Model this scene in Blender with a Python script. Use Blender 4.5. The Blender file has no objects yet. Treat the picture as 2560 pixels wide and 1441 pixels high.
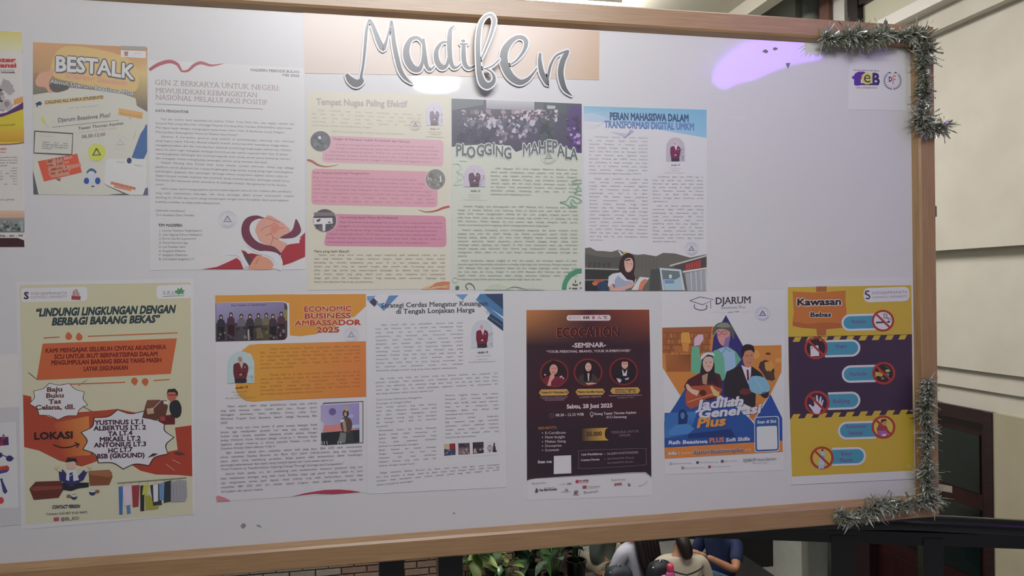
import bpy, bmesh, math, random
from math import sin, cos, pi, radians, hypot
from mathutils import Vector, Matrix
from mathutils.geometry import tessellate_polygon

# ------------------------------------------------------------------ camera, light, exposure
SC = bpy.context.scene
COL = SC.collection
F = 1914.35
CAM = Vector((-1.3497, -1.64977, 1.52098))
ax, ay, az = 1.5711652, 0.0116891, -0.2031872
ROT = Matrix.Rotation(az, 3, 'Z') @ Matrix.Rotation(ay, 3, 'Y') @ Matrix.Rotation(ax, 3, 'X')
cd = bpy.data.cameras.new('camera')
cd.sensor_width = 36.0
cd.lens = F / 2560 * 36.0
cd.clip_start = 0.02
co = bpy.data.objects.new('camera', cd)
COL.objects.link(co)
co.matrix_world = Matrix.Translation(CAM) @ ROT.to_4x4()
SC.camera = co

SC.view_settings.view_transform = 'Standard'
SC.view_settings.look = 'None'
SC.view_settings.gamma = 1.0
SC.view_settings.use_curve_mapping = False
SC.view_settings.exposure = 0.0

W = bpy.data.worlds.new('world'); SC.world = W
W.use_nodes = True
bg = W.node_tree.nodes['Background']
bg.inputs[0].default_value = (0.90, 0.90, 0.90, 1)
bg.inputs[1].default_value = 0.10
SC.cycles.max_bounces = 6
SC.cycles.diffuse_bounces = 3
SC.cycles.glossy_bounces = 3
SC.cycles.transmission_bounces = 4
SC.cycles.transparent_max_bounces = 8
SC.cycles.caustics_reflective = False
SC.cycles.caustics_refractive = False
SC.cycles.sample_clamp_indirect = 6.0
SC.cycles.use_denoising = True

LAMPS = dict(veil=5.0, tube=98.0, moon=44.0, purple=13.0, court=62.0, side=44.0)  # veil, tube and side feed lamps added only for their light

# ------------------------------------------------------------------ small helpers
def lin(c):
    c = c / 255.0
    return c / 12.92 if c <= 0.04045 else ((c + 0.055) / 1.055) ** 2.4

def L3(c):
    return (lin(c[0]), lin(c[1]), lin(c[2]))

def ray(u, v):
    return ROT @ Vector(((u - 1280) / F, -(v - 720.5) / F, -1.0))

def wb(u, v, off=0.0):
    d = ray(u, v); t = (-off - CAM.y) / d.y
    return CAM + d * t

def onX(u, v, x):
    d = ray(u, v); return CAM + d * ((x - CAM.x) / d.x)

def onY(u, v, y):
    d = ray(u, v); return CAM + d * ((y - CAM.y) / d.y)

def refl(u, v, z):
    d = ray(u, v); q = CAM + d * (-CAM.y / d.y)
    r = Vector((d.x, -d.y, d.z)); return q + r * ((z - q.z) / r.z)

def tag(o, label=None, cat=None, group=None, kind=None):
    if label: o['label'] = label
    if cat: o['category'] = cat
    if group: o['group'] = group
    if kind: o['kind'] = kind
    return o

def empty(name, loc=(0, 0, 0), **k):
    o = bpy.data.objects.new(name, None); COL.objects.link(o); o.location = loc
    o.empty_display_size = 0.05
    return tag(o, **k)

def link(name, me, parent=None, **k):
    o = bpy.data.objects.new(name, me); COL.objects.link(o)
    if parent is not None:
        o.parent = parent
        o.matrix_parent_inverse = Matrix.Translation(-Vector(parent.location)) if parent.location.length else Matrix.Identity(4)
    return tag(o, **k)

def mesh(name, vs, fs, mat=None, smooth=False):
    me = bpy.data.meshes.new(name)
    me.from_pydata([tuple(v) for v in vs], [], fs)
    if mat is not None: me.materials.append(mat)
    if smooth: me.polygons.foreach_set('use_smooth', [True] * len(me.polygons))
    me.update()
    return me

_m = {}
def mat(name, col, rough=0.5, metal=0.0, spec=0.5, coat=0.0, coat_r=0.03, coat_ior=1.5, noise=None, bump=0.0,
        bscale=60.0, emit=None, emit_s=0.0, trans=0.0, stretch=(1, 1, 1), alpha=1.0):
    if name in _m: return _m[name]
    m = bpy.data.materials.new(name); m.use_nodes = True
    nt = m.node_tree; b = nt.nodes['Principled BSDF']
    c = L3(col) if max(col) > 1.0 else tuple(col)
    b.inputs['Base Color'].default_value = (*c, 1)
    b.inputs['Roughness'].default_value = rough
    b.inputs['Metallic'].default_value = metal
    b.inputs['Specular IOR Level'].default_value = spec
    b.inputs['Coat Weight'].default_value = coat
    b.inputs['Coat Roughness'].default_value = coat_r
    b.inputs['Coat IOR'].default_value = coat_ior
    b.inputs['Transmission Weight'].default_value = trans
    b.inputs['Alpha'].default_value = alpha
    if emit:
        b.inputs['Emission Color'].default_value = (*L3(emit), 1)
        b.inputs['Emission Strength'].default_value = emit_s
    if noise or bump:
        tc = nt.nodes.new('ShaderNodeTexCoord'); mp = nt.nodes.new('ShaderNodeMapping')
        mp.inputs['Scale'].default_value = stretch
        nt.links.new(tc.outputs['Object'], mp.inputs['Vector'])
        nz = nt.nodes.new('ShaderNodeTexNoise'); nz.inputs['Scale'].default_value = bscale
        nz.inputs['Detail'].default_value = 5
        nt.links.new(mp.outputs[0], nz.inputs['Vector'])
        if noise:
            r = nt.nodes.new('ShaderNodeValToRGB')
            r.color_ramp.elements[0].position = 0.35; r.color_ramp.elements[1].position = 0.68
            r.color_ramp.elements[0].color = (*L3(noise), 1); r.color_ramp.elements[1].color = (*c, 1)
            nt.links.new(nz.outputs[0], r.inputs[0]); nt.links.new(r.outputs[0], b.inputs['Base Color'])
        if bump:
            bp = nt.nodes.new('ShaderNodeBump'); bp.inputs['Strength'].default_value = bump
            bp.inputs['Distance'].default_value = 0.002
            nt.links.new(nz.outputs[0], bp.inputs['Height']); nt.links.new(bp.outputs[0], b.inputs['Normal'])
    _m[name] = m
    return m

def boxv(x0, x1, y0, y1, z0, z1):
    vs = [(x, y, z) for z in (z0, z1) for y in (y0, y1) for x in (x0, x1)]
    fs = [(0, 2, 3, 1), (4, 5, 7, 6), (0, 1, 5, 4), (2, 6, 7, 3), (0, 4, 6, 2), (1, 3, 7, 5)]
    return vs, fs

def box(name, x0, x1, y0, y1, z0, z1, m, parent=None, bev=0.0, **k):
    vs, fs = boxv(min(x0, x1), max(x0, x1), min(y0, y1), max(y0, y1), min(z0, z1), max(z0, z1))
    me = mesh(name, vs, fs, m)
    if bev:
        bm = bmesh.new(); bm.from_mesh(me)
        bmesh.ops.bevel(bm, geom=bm.edges[:], offset=bev, segments=2, affect='EDGES')
        bm.to_mesh(me); bm.free()
    return link(name, me, parent, **k)

def prism(name, pts, ax_dir, m, parent=None, **k):
    """pts: closed 3-D outline, extruded along ax_dir."""
    n = len(pts); d = Vector(ax_dir)
    vs = [Vector(p) for p in pts] + [Vector(p) + d for p in pts]
    fs = [tuple(range(n)), tuple(range(2 * n - 1, n - 1, -1))] + [(i, i + n, (i + 1) % n + n, (i + 1) % n) for i in range(n)]
    me = mesh(name, vs, fs, m)
    bm = bmesh.new(); bm.from_mesh(me); bmesh.ops.recalc_face_normals(bm, faces=bm.faces[:]); bm.to_mesh(me); bm.free()
    return link(name, me, parent, **k)

def tubev(pts, r, n=10, cap=True):
    pts = [Vector(p) for p in pts]; rs = r if isinstance(r, (list, tuple)) else [r] * len(pts)
    vs, fs = [], []; up = None
    for i, p in enumerate(pts):
        t = (pts[min(i + 1, len(pts) - 1)] - pts[max(i - 1, 0)]).normalized()
        if up is None:
            up = Vector((0, 0, 1)) if abs(t.z) < 0.9 else Vector((1, 0, 0))
        a = t.cross(up).normalized(); up = a.cross(t).normalized()
        for j in range(n):
            q = 2 * pi * j / n
            vs.append(p + a * rs[i] * cos(q) + up * rs[i] * sin(q))
    for i in range(len(pts) - 1):
        for j in range(n):
            fs.append((i * n + j, i * n + (j + 1) % n, (i + 1) * n + (j + 1) % n, (i + 1) * n + j))
    if cap:
        fs.append(tuple(range(n - 1, -1, -1))); fs.append(tuple(range(len(vs) - n, len(vs))))
    return vs, fs

def tube(name, pts, r, m, parent=None, n=10, **k):
    vs, fs = tubev(pts, r, n)
    return link(name, mesh(name, vs, fs, m, smooth=True), parent, **k)

def smooth(pts, k=4, closed=False):
    """Catmull-Rom resampling of tuples of any length."""
    n = len(pts)
    if n < 3: return list(pts)
    out = []
    rng = range(n) if closed else range(n - 1)
    for i in rng:
        g = (lambda j: pts[j % n]) if closed else (lambda j: pts[max(0, min(n - 1, j))])
        a, b, c, d = g(i - 1), g(i), g(i + 1), g(i + 2)
        for s in range(k):
            t = s / k
            out.append(tuple(0.5 * (2 * b[q] + (c[q] - a[q]) * t + (2 * a[q] - 5 * b[q] + 4 * c[q] - d[q]) * t * t +
                                    (3 * b[q] - a[q] - 3 * c[q] + d[q]) * t ** 3) for q in range(len(a))))
    if not closed: out.append(tuple(pts[-1]))
    return out

# ------------------------------------------------------------------ print: flat lettering and pictures on paper
def ink_material():
    m = bpy.data.materials.new('printed_paper'); m.use_nodes = True
    nt = m.node_tree; b = nt.nodes['Principled BSDF']
    a = nt.nodes.new('ShaderNodeAttribute'); a.attribute_name = 'ink'
    nt.links.new(a.outputs['Color'], b.inputs['Base Color'])
    b.inputs['Roughness'].default_value = 0.34
    b.inputs['Specular IOR Level'].default_value = 1.0
    return m
INK = ink_material()

_g = {}
CHARS = [chr(i) for i in range(33, 127)] + ['“', '”', '’', '–', '•']
def load_glyphs():
    obs = []
    def mk(body, off):
        c = bpy.data.curves.new('g', 'FONT'); c.body = body; c.size = 1; c.resolution_u = 2; c.offset = off
        o = bpy.data.objects.new('g', c); COL.objects.link(o); obs.append(o); return o
    ref = mk('||', 0); ws = (-0.012, 0.0, 0.018, 0.036, 0.055, 0.075, 0.11)
    jobs = [(ch, w, mk(ch, w)) for ch in CHARS for w in ws]
    adv = [(ch, mk('|' + ch + '|', 0)) for ch in CHARS]
    sp = mk('| |', 0)
    dg = bpy.context.evaluated_depsgraph_get(); dg.update()
    def wd(o):
        me = o.evaluated_get(dg).to_mesh(); x = [v.co.x for v in me.vertices]; return max(x) - min(x)
    w0 = wd(ref)
    A = {ch: wd(o) - w0 for ch, o in adv}; A[' '] = wd(sp) - w0
    for ch, w, o in jobs:
        me = o.evaluated_get(dg).to_mesh()
        vs = [(v.co.x, v.co.y) for v in me.vertices]
        fs = [tuple(p.vertices) for p in me.polygons]
        ser = []
        if w == 0.0 or w == 0.018 or w == 0.036:
            cnt = {}
            for p in me.polygons:
                for e in p.edge_keys: cnt[e] = cnt.get(e, 0) + 1
            for (i, j), c in cnt.items():
                if c != 1: continue
                (xa, ya), (xb, yb) = vs[i], vs[j]
                if abs(ya - yb) > 0.004: continue
                dx = abs(xa - xb)
                if not 0.04 < dx < 0.2: continue
                x0, x1 = min(xa, xb), max(xa, xb)
                if abs(ya + w) < 0.01: ser.append((x0 - .07, x1 + .07, ya, ya + .05))
                elif abs(ya - .682 - w) < 0.03: ser.append((x0 - .07, x1 + (.07 if ch.isupper() else 0), ya - .05, ya))
                elif abs(ya - .449 - w) < 0.03 and ch in 'iuvwxymnrjpk': ser.append((x0 - .07, x1 + (.07 if ch in 'vwxyk' else 0), ya - .05, ya))
        _g[(ch, w)] = (vs, fs, ser, [0] * len(vs))
    # heavy weights: the plain glyph swept round a small circle, which keeps the acute letters clean
    for ch in CHARS:
        vs, fs, ser, _ = _g[(ch, 0.0)]
        for w in ws:
            if w <= 0 or (w < .05 and ch not in 'MWNKVmwvAXYkxy'): continue
            n = 4 if w < .05 else 8
            V, Fc, Sr, Lv = [], [], [], []
            for q in range(n):
                a = 2 * pi * (q + .5) / n; b = len(V); dx, dy = w * .8 * cos(a), w * .8 * sin(a)
                V += [(x + dx, y + dy) for x, y in vs]; Fc += [tuple(i + b for i in f) for f in fs]
                Lv += [q] * len(vs)
                if q == 0: Sr = [(x0 - .01, x1 + .01, y0, y1) for x0, x1, y0, y1 in ser]
            _g[(ch, w)] = (V, Fc, Sr, Lv)
    for o in obs:
        c = o.data; bpy.data.objects.remove(o); bpy.data.curves.remove(c)
    return A
ADV = load_glyphs()
LAYER = 4e-6

class Sheet:
    """One printed sheet lying on the board: root mesh + printed parts, drawn in photo pixels and laid on the board plane."""
    def __init__(s, name, corners, col, white, off=0.0006, label='', cat='poster', group=None, part='paper', th=0.0005, parent=None, flat=True):
        s.white = white; s.z = off + 1e-4; s.cur = None; s.view = (0, 0, 1.0); s.ox = None
        s.parts = []
        c0 = wb(*corners[0], off)
        pts = [wb(*c, off) for c in corners]
        n = len(pts)
        dn = Vector((0, 0.0, 0)); back = Vector((0, max(off - 0.00005, 1e-5) if flat else th, 0))
        vs = pts + [p + back for p in pts]
        tri = tessellate_polygon([[Vector((p.x, p.z, 0)) for p in pts]])
        fs = [tuple(t) for t in tri] + [tuple(i + n for i in reversed(t)) for t in tri] + [(i, i + n, (i + 1) % n + n, (i + 1) % n) for i in range(n)]
        me = mesh(name, vs, fs, INK)
        s._ink(me, [s.c(col)] * len(vs))
        bm = bmesh.new(); bm.from_mesh(me); bmesh.ops.recalc_face_normals(bm, faces=bm.faces[:]); bm.to_mesh(me); bm.free()
        s.root = link(name, me, parent)
        if cat: tag(s.root, label=label, cat=cat, group=group)
    def _ink(s, me, cols):
        a = me.color_attributes.new('ink', 'FLOAT_COLOR', 'POINT')
        flat = []
        for c in cols: flat += [c[0], c[1], c[2], 1.0]
        a.data.foreach_set('color', flat)
    def c(s, c):
        """measured colour over the measured paper white beside it -> ink reflectance"""
        sat = (max(c) - min(c)) / max(1.0, max(c))
        k = 0.80 * (1 - 0.42 * sat)
        v = [lin(max(0, c[i])) / lin(s.white[i]) * k for i in range(3)]
        m = max(v)
        if m > .82: v = [x * .82 / m for x in v]
        g = .3 * v[0] + .6 * v[1] + .1 * v[2]
        return tuple(max(0.004, x * .91 + g * .09) for x in v)
    def V(s, ox, oy, k): s.view = (ox, oy, k); return s
    def P(s, x, y):
        return (s.view[0] + x / s.view[2], s.view[1] + y / s.view[2])
    def part(s, name, label=None):
        s.flush(); s.cur = [name, [], [], [], label]; return s
    def flush(s):
        if s.cur and s.cur[1]:
            name, vs, fs, cs, lab = s.cur
            me = mesh(name, vs, fs, INK); s._ink(me, cs)
            o = link(name, me, s.root)
            if lab: o['label'] = lab
        s.cur = None
    def up(s, k=1): s.z += LAYER * k
    def add(s, pts2, fs, cols, lv=None):
        """pts2 in view coords"""
        b = len(s.cur[1])
        for i, (x, y) in enumerate(pts2):
            u, v = s.P(x, y)
            s.cur[1].append(wb(u, v, s.z + (lv[i] * 3e-6 if lv else 0)))
        s.cur[2] += [tuple(i + b for i in f) for f in fs]
        s.cur[3] += cols
    def poly(s, pts, col, sm=0, step=1):
        s.up(step)
        if sm: pts = smooth(pts, sm, True)
        tri = tessellate_polygon([[Vector((p[0], -p[1], 0)) for p in pts]])
        f = [t if True else t for t in tri]
        f2 = []
        for a, b, c in f:
            ar = (pts[b][0] - pts[a][0]) * (pts[c][1] - pts[a][1]) - (pts[c][0] - pts[a][0]) * (pts[b][1] - pts[a][1])
            f2.append((a, b, c) if ar < 0 else (a, c, b))
        s.add(pts, f2, [s.c(col)] * len(pts))
    def rect(s, x0, y0, x1, y1, col, step=1):
        s.poly([(x0, y0), (x1, y0), (x1, y1), (x0, y1)], col, step=step)
    def rrect(s, pts, r, col, n=5):
        """rounded polygon"""
        out = []; m = len(pts)
        for i in range(m):
            p, a, b = pts[i], pts[i - 1], pts[(i + 1) % m]
            rr = r[i] if isinstance(r, (list, tuple)) else r
            if rr <= 0: out.append(p); continue
            da = hypot(a[0] - p[0], a[1] - p[1]); db = hypot(b[0] - p[0], b[1] - p[1])
            A = (p[0] + (a[0] - p[0]) * rr / da, p[1] + (a[1] - p[1]) * rr / da)
            B = (p[0] + (b[0] - p[0]) * rr / db, p[1] + (b[1] - p[1]) * rr / db)
            for k in range(n + 1):
                t = k / n
                out.append(((1 - t) ** 2 * A[0] + 2 * t * (1 - t) * p[0] + t * t * B[0], (1 - t) ** 2 * A[1] + 2 * t * (1 - t) * p[1] + t * t * B[1]))
        s.poly(out, col)
    def ell(s, cx, cy, rx, ry, col, n=20, a0=0, a1=2 * pi, rot=0, step=1):
        pts = []
        for i in range(n + (0 if a1 - a0 > 6.28 else 1)):
            t = a0 + (a1 - a0) * i / n; x, y = rx * cos(t), ry * sin(t)
            pts.append((cx + x * cos(rot) - y * sin(rot), cy + x * sin(rot) + y * cos(rot)))
        s.poly(pts, col, step=step)
    def ring(s, cx, cy, rx, ry, w, col, n=28, a0=0, a1=2 * pi):
        full = a1 - a0 > 6.28
        s.line([(cx + rx * cos(a0 + (a1 - a0) * i / n), cy + ry * sin(a0 + (a1 - a0) * i / n)) for i in range(n + 1)], w, col)
    def line(s, pts, w, col, sm=0, step=1):
        """stroke; w a number or per-point widths"""
        s.up(step)
        q = [(p[0], p[1], (w[i] if isinstance(w, (list, tuple)) else w)) for i, p in enumerate(pts)]
        if sm: q = smooth(q, sm)
        vs, fs = ribbon(q)
        s.add(vs, fs, [s.c(col)] * len(vs))
    def grad(s, quad, cols, n=8, step=1):
        """bilinear colour patch: quad TL,TR,BR,BL"""
        s.up(step); vs, cs, fs = [], [], []
        C = [s.c(c) for c in cols]
        for j in range(n + 1):
            for i in range(n + 1):
                a, b = i / n, j / n
                w = ((1 - a) * (1 - b), a * (1 - b), a * b, (1 - a) * b)
                vs.append((sum(w[k] * quad[k][0] for k in range(4)), sum(w[k] * quad[k][1] for k in range(4))))
                cs.append(tuple(sum(w[k] * C[k][q] for k in range(4)) for q in range(3)))
        for j in range(n):
            for i in range(n):
                a = j * (n + 1) + i; fs.append((a, a + n + 1, a + n + 2, a + 1))
        s.add(vs, fs, cs)
    def blobs(s, x0, y0, x1, y1, n, pal, r, seed=1, slope=0.0, asp=1.0):
        rnd = random.Random(seed)
        for _ in range(n):
            x, y = rnd.uniform(x0, x1), rnd.uniform(y0, y1)
            rr = r * rnd.uniform(.5, 1.3)
            a = rnd.uniform(0, 6.28)
            m = rnd.randint(5, 7)
            x = min(max(x, x0 + rr), x1 - rr); y = min(max(y, y0 + rr * asp), y1 - rr * asp)
            pts = [(x + rr * cos(a + 2 * pi * k / m) * rnd.uniform(.7, 1), y + slope * (x - x0) + rr * asp * sin(a + 2 * pi * k / m) * rnd.uniform(.7, 1)) for k in range(m)]
            s.poly(pts, rnd.choice(pal), step=0.5)
    def text(s, t, x0, y0, x1, y1, h, col, w=0.0, it=0.0, serif=False, up=None, arc=0.0, jig=None, just=False, nat=None, fit=True, step=1):
        """baseline (x0,y0)-(x1,y1) in view coords, cap height h; text is fitted to the baseline.
        just: keep letter widths, open the word spaces; nat: natural width factor"""
        s.up(step)
        D = hypot(x1 - x0, y1 - y0)
        if D == 0: return
        dx, dy = (x1 - x0) / D, (y1 - y0) / D
        ux, uy = up if up else (0.0, -1.0)
        sc = h / 0.69
        tot = sum(ADV.get(ch, .5) for ch in t) + len(t) * 0.0
        nsp = t.count(' ')
        if just:
            base = sc * (nat or 1.0)
            room = D - tot * base
            if room < 0 or nsp == 0: kx = D / tot if room < 0 else base; gap = 0
            else: kx = base; gap = room / nsp
        elif not fit: kx = sc * (nat or 1.0); gap = 0
        else: kx = D / tot; gap = 0
        pen = 0.0; C = s.c(col)
        vs, fs, lv = [], [], []
        for n, ch in enumerate(t):
            if ch == ' ': pen += ADV[' '] * kx + gap; continue
            g = _g.get((ch, w))
            if not g: pen += .5 * kx; continue
            gv, gf, ser, gl = g; b = len(vs)
            jx, jy, ja = (jig[n % len(jig)] if jig else (0, 0, 0))
            half = ADV[ch] * kx / 2
            def put(px, py):
                X = px * kx + it * py * sc; Y = py * sc
                if ja:
                    X, Y = half + (X - half) * cos(ja) - Y * sin(ja), (X - half) * sin(ja) + Y * cos(ja)
                if arc:
                    q = (pen + X) / D - 0.5; Y += arc * (0.25 - q * q) * 4
                X += pen + jx; Y += jy
                vs.append((x0 + dx * X + ux * Y, y0 + dy * X + uy * Y))
            for (px, py) in gv: put(px, py)
            lv += gl
            fs += [tuple(i + b for i in f) for f in gf]
            if serif:
                for (xa, xb, ya, yb) in ser:
                    k = len(vs)
                    for q in ((xa, ya), (xb, ya), (xb, yb), (xa, yb)): put(*q)
                    lv += [8.5 + .3 * (k % 3)] * 4
                    fs.append((k, k + 1, k + 2, k + 3))
            pen += ADV[ch] * kx
        s.add(vs, fs, [C] * len(vs), lv)
        if step: s.z += 2.8e-5 if (w >= .05 or serif) else 1.3e-5
    def para(s, lines, tl, tr, bl, br, h, col, w=0.0, nat=1.0, ind=0.05):
        nat *= 1.3
        """lines between first baseline tl-tr and last baseline bl-br. '>' indents; '~' ragged line; '' blank; '=' justify hard;
        a leading number|... sets left inset fraction"""
        n = len(lines)
        for i, t in enumerate(lines):
            if not t: continue
            q = i / max(1, n - 1)
            a = (tl[0] + (bl[0] - tl[0]) * q, tl[1] + (bl[1] - tl[1]) * q)
            b = (tr[0] + (br[0] - tr[0]) * q, tr[1] + (br[1] - tr[1]) * q)
            def at(f): return (a[0] + (b[0] - a[0]) * f, a[1] + (b[1] - a[1]) * f)
            f0, f1 = 0.0, 1.0
            while t[0] in '>':
                f0 = ind; t = t[1:]
            if '|' in t:
                p = t.split('|'); t = p[0]; f1 = float(p[1])
                if len(p) > 2: f0 = float(p[2])
                A, B = at(f0), at(f1); s.text(t, *A, *B, h, col, w=w, step=0)
            else:
                A, B = at(f0), at(f1); s.text(t, *A, *B, h, col, w=w, just=True, nat=nat, step=0)
        s.up(); s.z += 2e-5
    def stamp(s, cx, cy, r, col=(150, 145, 165)):
        """round rubber stamp: ring of ink with a three-cornered emblem"""
        s.part('stamp'); q = col
        s.ring(cx, cy, r, r * .97, r * .035, q); s.ring(cx, cy, r * .7, r * .68, r * .03, q)
        a = (cx, cy - r * .42); b = (cx + r * .42, cy + r * .22); c = (cx - r * .42, cy + r * .22)
        s.line([a, b, c, a], r * .16, tuple(max(0, v - 18) for v in q))
        s.line([(cx - r * .3, cy + r * .1), (cx, cy - r * .1), (cx + r * .3, cy + r * .1)], r * .07, q)
        for k in range(22):
            t = pi * (0.15 + k / 22 * .9) if k < 14 else pi * (1.1 + (k - 14) / 8 * .8)
            s.ell(cx + r * .85 * cos(t), cy + r * .83 * sin(t), r * .05, r * .06, q, n=5, step=0.1)
    def author(s, cx, top, w, h, bg, coatc, dark, skin, veil=(225, 215, 218), cap=None, capc=(110, 110, 112), slope=0.0):
        """arched portrait photo: standing figure, blazer, head covering"""
        s.part('portrait_photo')
        pts = [(cx - w / 2, top + h)] + [(cx + w / 2 * cos(pi - pi * k / 10), top + w * .55 - w * .55 * sin(pi * k / 10)) for k in range(11)] + [(cx + w / 2, top + h)]
        s.poly([(x, y + slope * (x - cx)) for x, y in pts], bg)
        s.blobs(cx + w * .2, top + h * .45, cx + w * .49, top + h * .98, 26, [tuple(v - 22 for v in bg), tuple(v - 8 for v in bg)], w * .06, seed=int(cx))
        def R(x, y): return (cx + x * w, top + y * h)
        s.poly([R(-.22, 1), R(-.24, .78), R(.2, .78), R(.22, .98), R(.1, 1)], dark)
        s.poly([R(-.25, .82), R(-.28, .5), R(-.24, .4), R(-.1, .36), R(.12, .36), R(.24, .42), R(.28, .55), R(.24, .72), R(.2, .84), R(-.02, .86)], coatc, sm=2)
        s.poly([R(-.06, .36), R(.1, .36), R(.03, .56)], veil)
        s.ell(*R(-.02, .27), w * .11, h * .115, veil, n=14, rot=-.2)
        s.ell(*R(-.03, .26), w * .07, h * .085, skin, n=12, rot=-.2)
        s.poly([R(-.1, .66), R(.02, .7), R(.14, .66), R(.12, .75), R(-.02, .77), R(-.1, .74)], tuple(max(0, v - 25) for v in coatc))
        s.ell(*R(.0, .73), w * .07, h * .035, skin, n=8)
        s.ell(*R(.15, .5), w * .022, h * .025, veil, n=6)
        if cap:
            s.part('caption')
            for i, (t, hh, ww) in enumerate(cap):
                y = top + h * (1.2 + .165 * i)
                s.text(t, cx - ww / 2, y - slope * 0 * ww / 2, cx + ww / 2, y + slope * ww, hh, capc, w=.018 if i == 0 else -.012, serif=(i == 0))

def ribbon(q):
    vs, fs = [], []
    n = len(q)
    for i, (x, y, w) in enumerate(q):
        a, b = q[max(0, i - 1)], q[min(n - 1, i + 1)]
        if i == 0 or i == n - 1 or n < 3:
            tx, ty = b[0] - a[0], b[1] - a[1]
        else:
            tx, ty = b[0] - a[0], b[1] - a[1]
            if hypot(q[i][0] - q[0][0], q[i][1] - q[0][1]) < 1e-9: pass
        l = hypot(tx, ty) or 1
        tx, ty = tx / l, ty / l
        k = 1.0
        if 0 < i < n - 1:
            ex, ey = x - a[0], y - a[1]; e = hypot(ex, ey) or 1
            k = min(1.6, 1 / max(.45, abs((ex * tx + ey * ty) / e)))
        vs.append((x - ty * w / 2 * k, y + tx * w / 2 * k)); vs.append((x + ty * w / 2 * k, y - tx * w / 2 * k))
    for i in range(n - 1):
        fs.append((2 * i, 2 * i + 2, 2 * i + 3, 2 * i + 1))
    return vs, fs

# ================================================================== materials
M_plaster = mat('cream_plaster', (208, 202, 190), rough=.75, noise=(200, 194, 180), bscale=3.0, bump=.15)
M_plaster2 = mat('pale_plaster', (206, 208, 196), rough=.75, noise=(198, 198, 186), bscale=3.0)
M_white = mat('white_trim_paint', (236, 232, 224), rough=.6)
M_dkwood = mat('dark_stained_wood', (46, 27, 28), rough=.4, noise=(34, 20, 22), bscale=8, stretch=(1, 1, 6))
M_redwood = mat('red_brown_wood', (134, 98, 86), rough=.35, noise=(118, 84, 72), bscale=9, stretch=(2, 2, .3))
M_frame = mat('laminated_oak', (180, 146, 104), rough=.38, spec=1.0, noise=(162, 126, 86), bscale=26, stretch=(.35, 8, 14))
M_framev = mat('laminated_oak_upright', (180, 146, 104), rough=.38, spec=1.0, noise=(162, 126, 86), bscale=26, stretch=(14, 8, .35))
M_board = mat('gloss_white_board', (.78, .78, .775), rough=.36, spec=1.0, coat=1.0, coat_r=.035, coat_ior=1.6)
M_black = mat('black_gloss_steel', (16, 18, 20), rough=.22, spec=.6, bump=.25, bscale=40)
M_ceil = mat('beige_ceiling', (214, 208, 192), rough=.8)
M_floor = mat('grey_floor_tile', (150, 150, 144), rough=.5, noise=(136, 136, 130), bscale=6)
M_dark = mat('dark_recess', (22, 21, 27), rough=.6)
M_glass = mat('dark_green_glass', (14, 26, 24), rough=.12, spec=.7)
M_pane = mat('frosted_cream_pane', (226, 222, 196), rough=.5)
M_grey = mat('grey_painted_column', (196, 198, 188), rough=.6, noise=(186, 188, 178), bscale=5)

# ================================================================== setting: the corridor the viewer stands in and the lower court behind
def S_(name, *a, **k): return box(name, *a, kind='structure', **k)
S_('floor', -7, 3.2, -8, .62, -.18, 0, M_floor)
S_('floor_court', -7, 3.2, .62, 7.2, -1.5, -1.4, M_floor)
S_('trim_1', -7, 3.2, .55, .62, -1.4, -.18, M_plaster2)
S_('ceiling', -7, 3.0, -8, -1.2, 3.2, 3.34, M_ceil)
S_('ceiling_court', -7, 2.28, .9, 7.2, 4.2, 4.34, M_ceil)
S_('trim_2', 2.28, 2.42, .9, 7.2, 4.06, 4.3, M_ceil)
S_('dark_gap_cover', -7, 3.3, .9, 7.2, 4.9, 5.0, M_dark)  # added dark slab, keeps world light out of the ceiling gap
# right-hand wall, built in the steps the photograph shows
S_('wall_right', 2.90, 3.2, -8, 4.66, 1.764, 3.36, M_plaster)
w2 = S_('wall_right_lower', 2.98, 3.2, -8, 4.66, .894, 1.764, M_plaster)
S_('trim_3', 3.01, 3.2, -8, 4.66, .756, .894, M_plaster)
S_('trim_4', 3.035, 3.2, -8, 4.66, .612, .756, M_plaster)
S_('wall_right_base', 3.0, 3.2, -8, 2.905, -1.4, .612, mat('olive_cream_plaster', (178, 170, 146), rough=.8, noise=(168, 160, 136), bscale=3))
S_('trim_5', 2.82, 3.2, -8, 4.66, 3.36, 3.47, M_plaster)
S_('trim_6', 2.86, 3.2, -8, 4.66, 3.47, 3.53, M_plaster)
S_('trim_7', 2.76, 3.2, -8, 4.66, 3.53, 3.62, M_white)
# window band above the cornice
t = empty('window_1', (3.0, 3.0, 3.62), kind='structure')
for n, (a, b, c, d, m) in enumerate(((-8, 4.35, 3.62, 3.70, M_dkwood), (-8, 4.35, 3.92, 4.12, M_dkwood))):
    box('window_rail', 2.93, 3.0, a, b, c, d, m, t)
for y in (4.2, 3.28, 2.4, 1.5, .6, -.3): box('mullion', 2.92, 3.01, y, y + .13, 3.62, 4.12, M_dkwood, t)
for y0 in (3.41, 2.53, 1.63, .73, -.17): box('pane', 2.975, 2.985, y0, y0 + .8, 3.70, 3.92, M_pane, t)
box('pane', 2.97, 2.99, -8, 4.35, 4.12, 4.9, M_dark, t)
S_('pilaster_cream', 2.9, 3.2, 4.35, 4.52, 3.62, 4.9, M_white)
S_('pilaster_brown', 2.86, 3.2, 4.52, 4.66, 3.62, 4.9, M_redwood)
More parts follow.
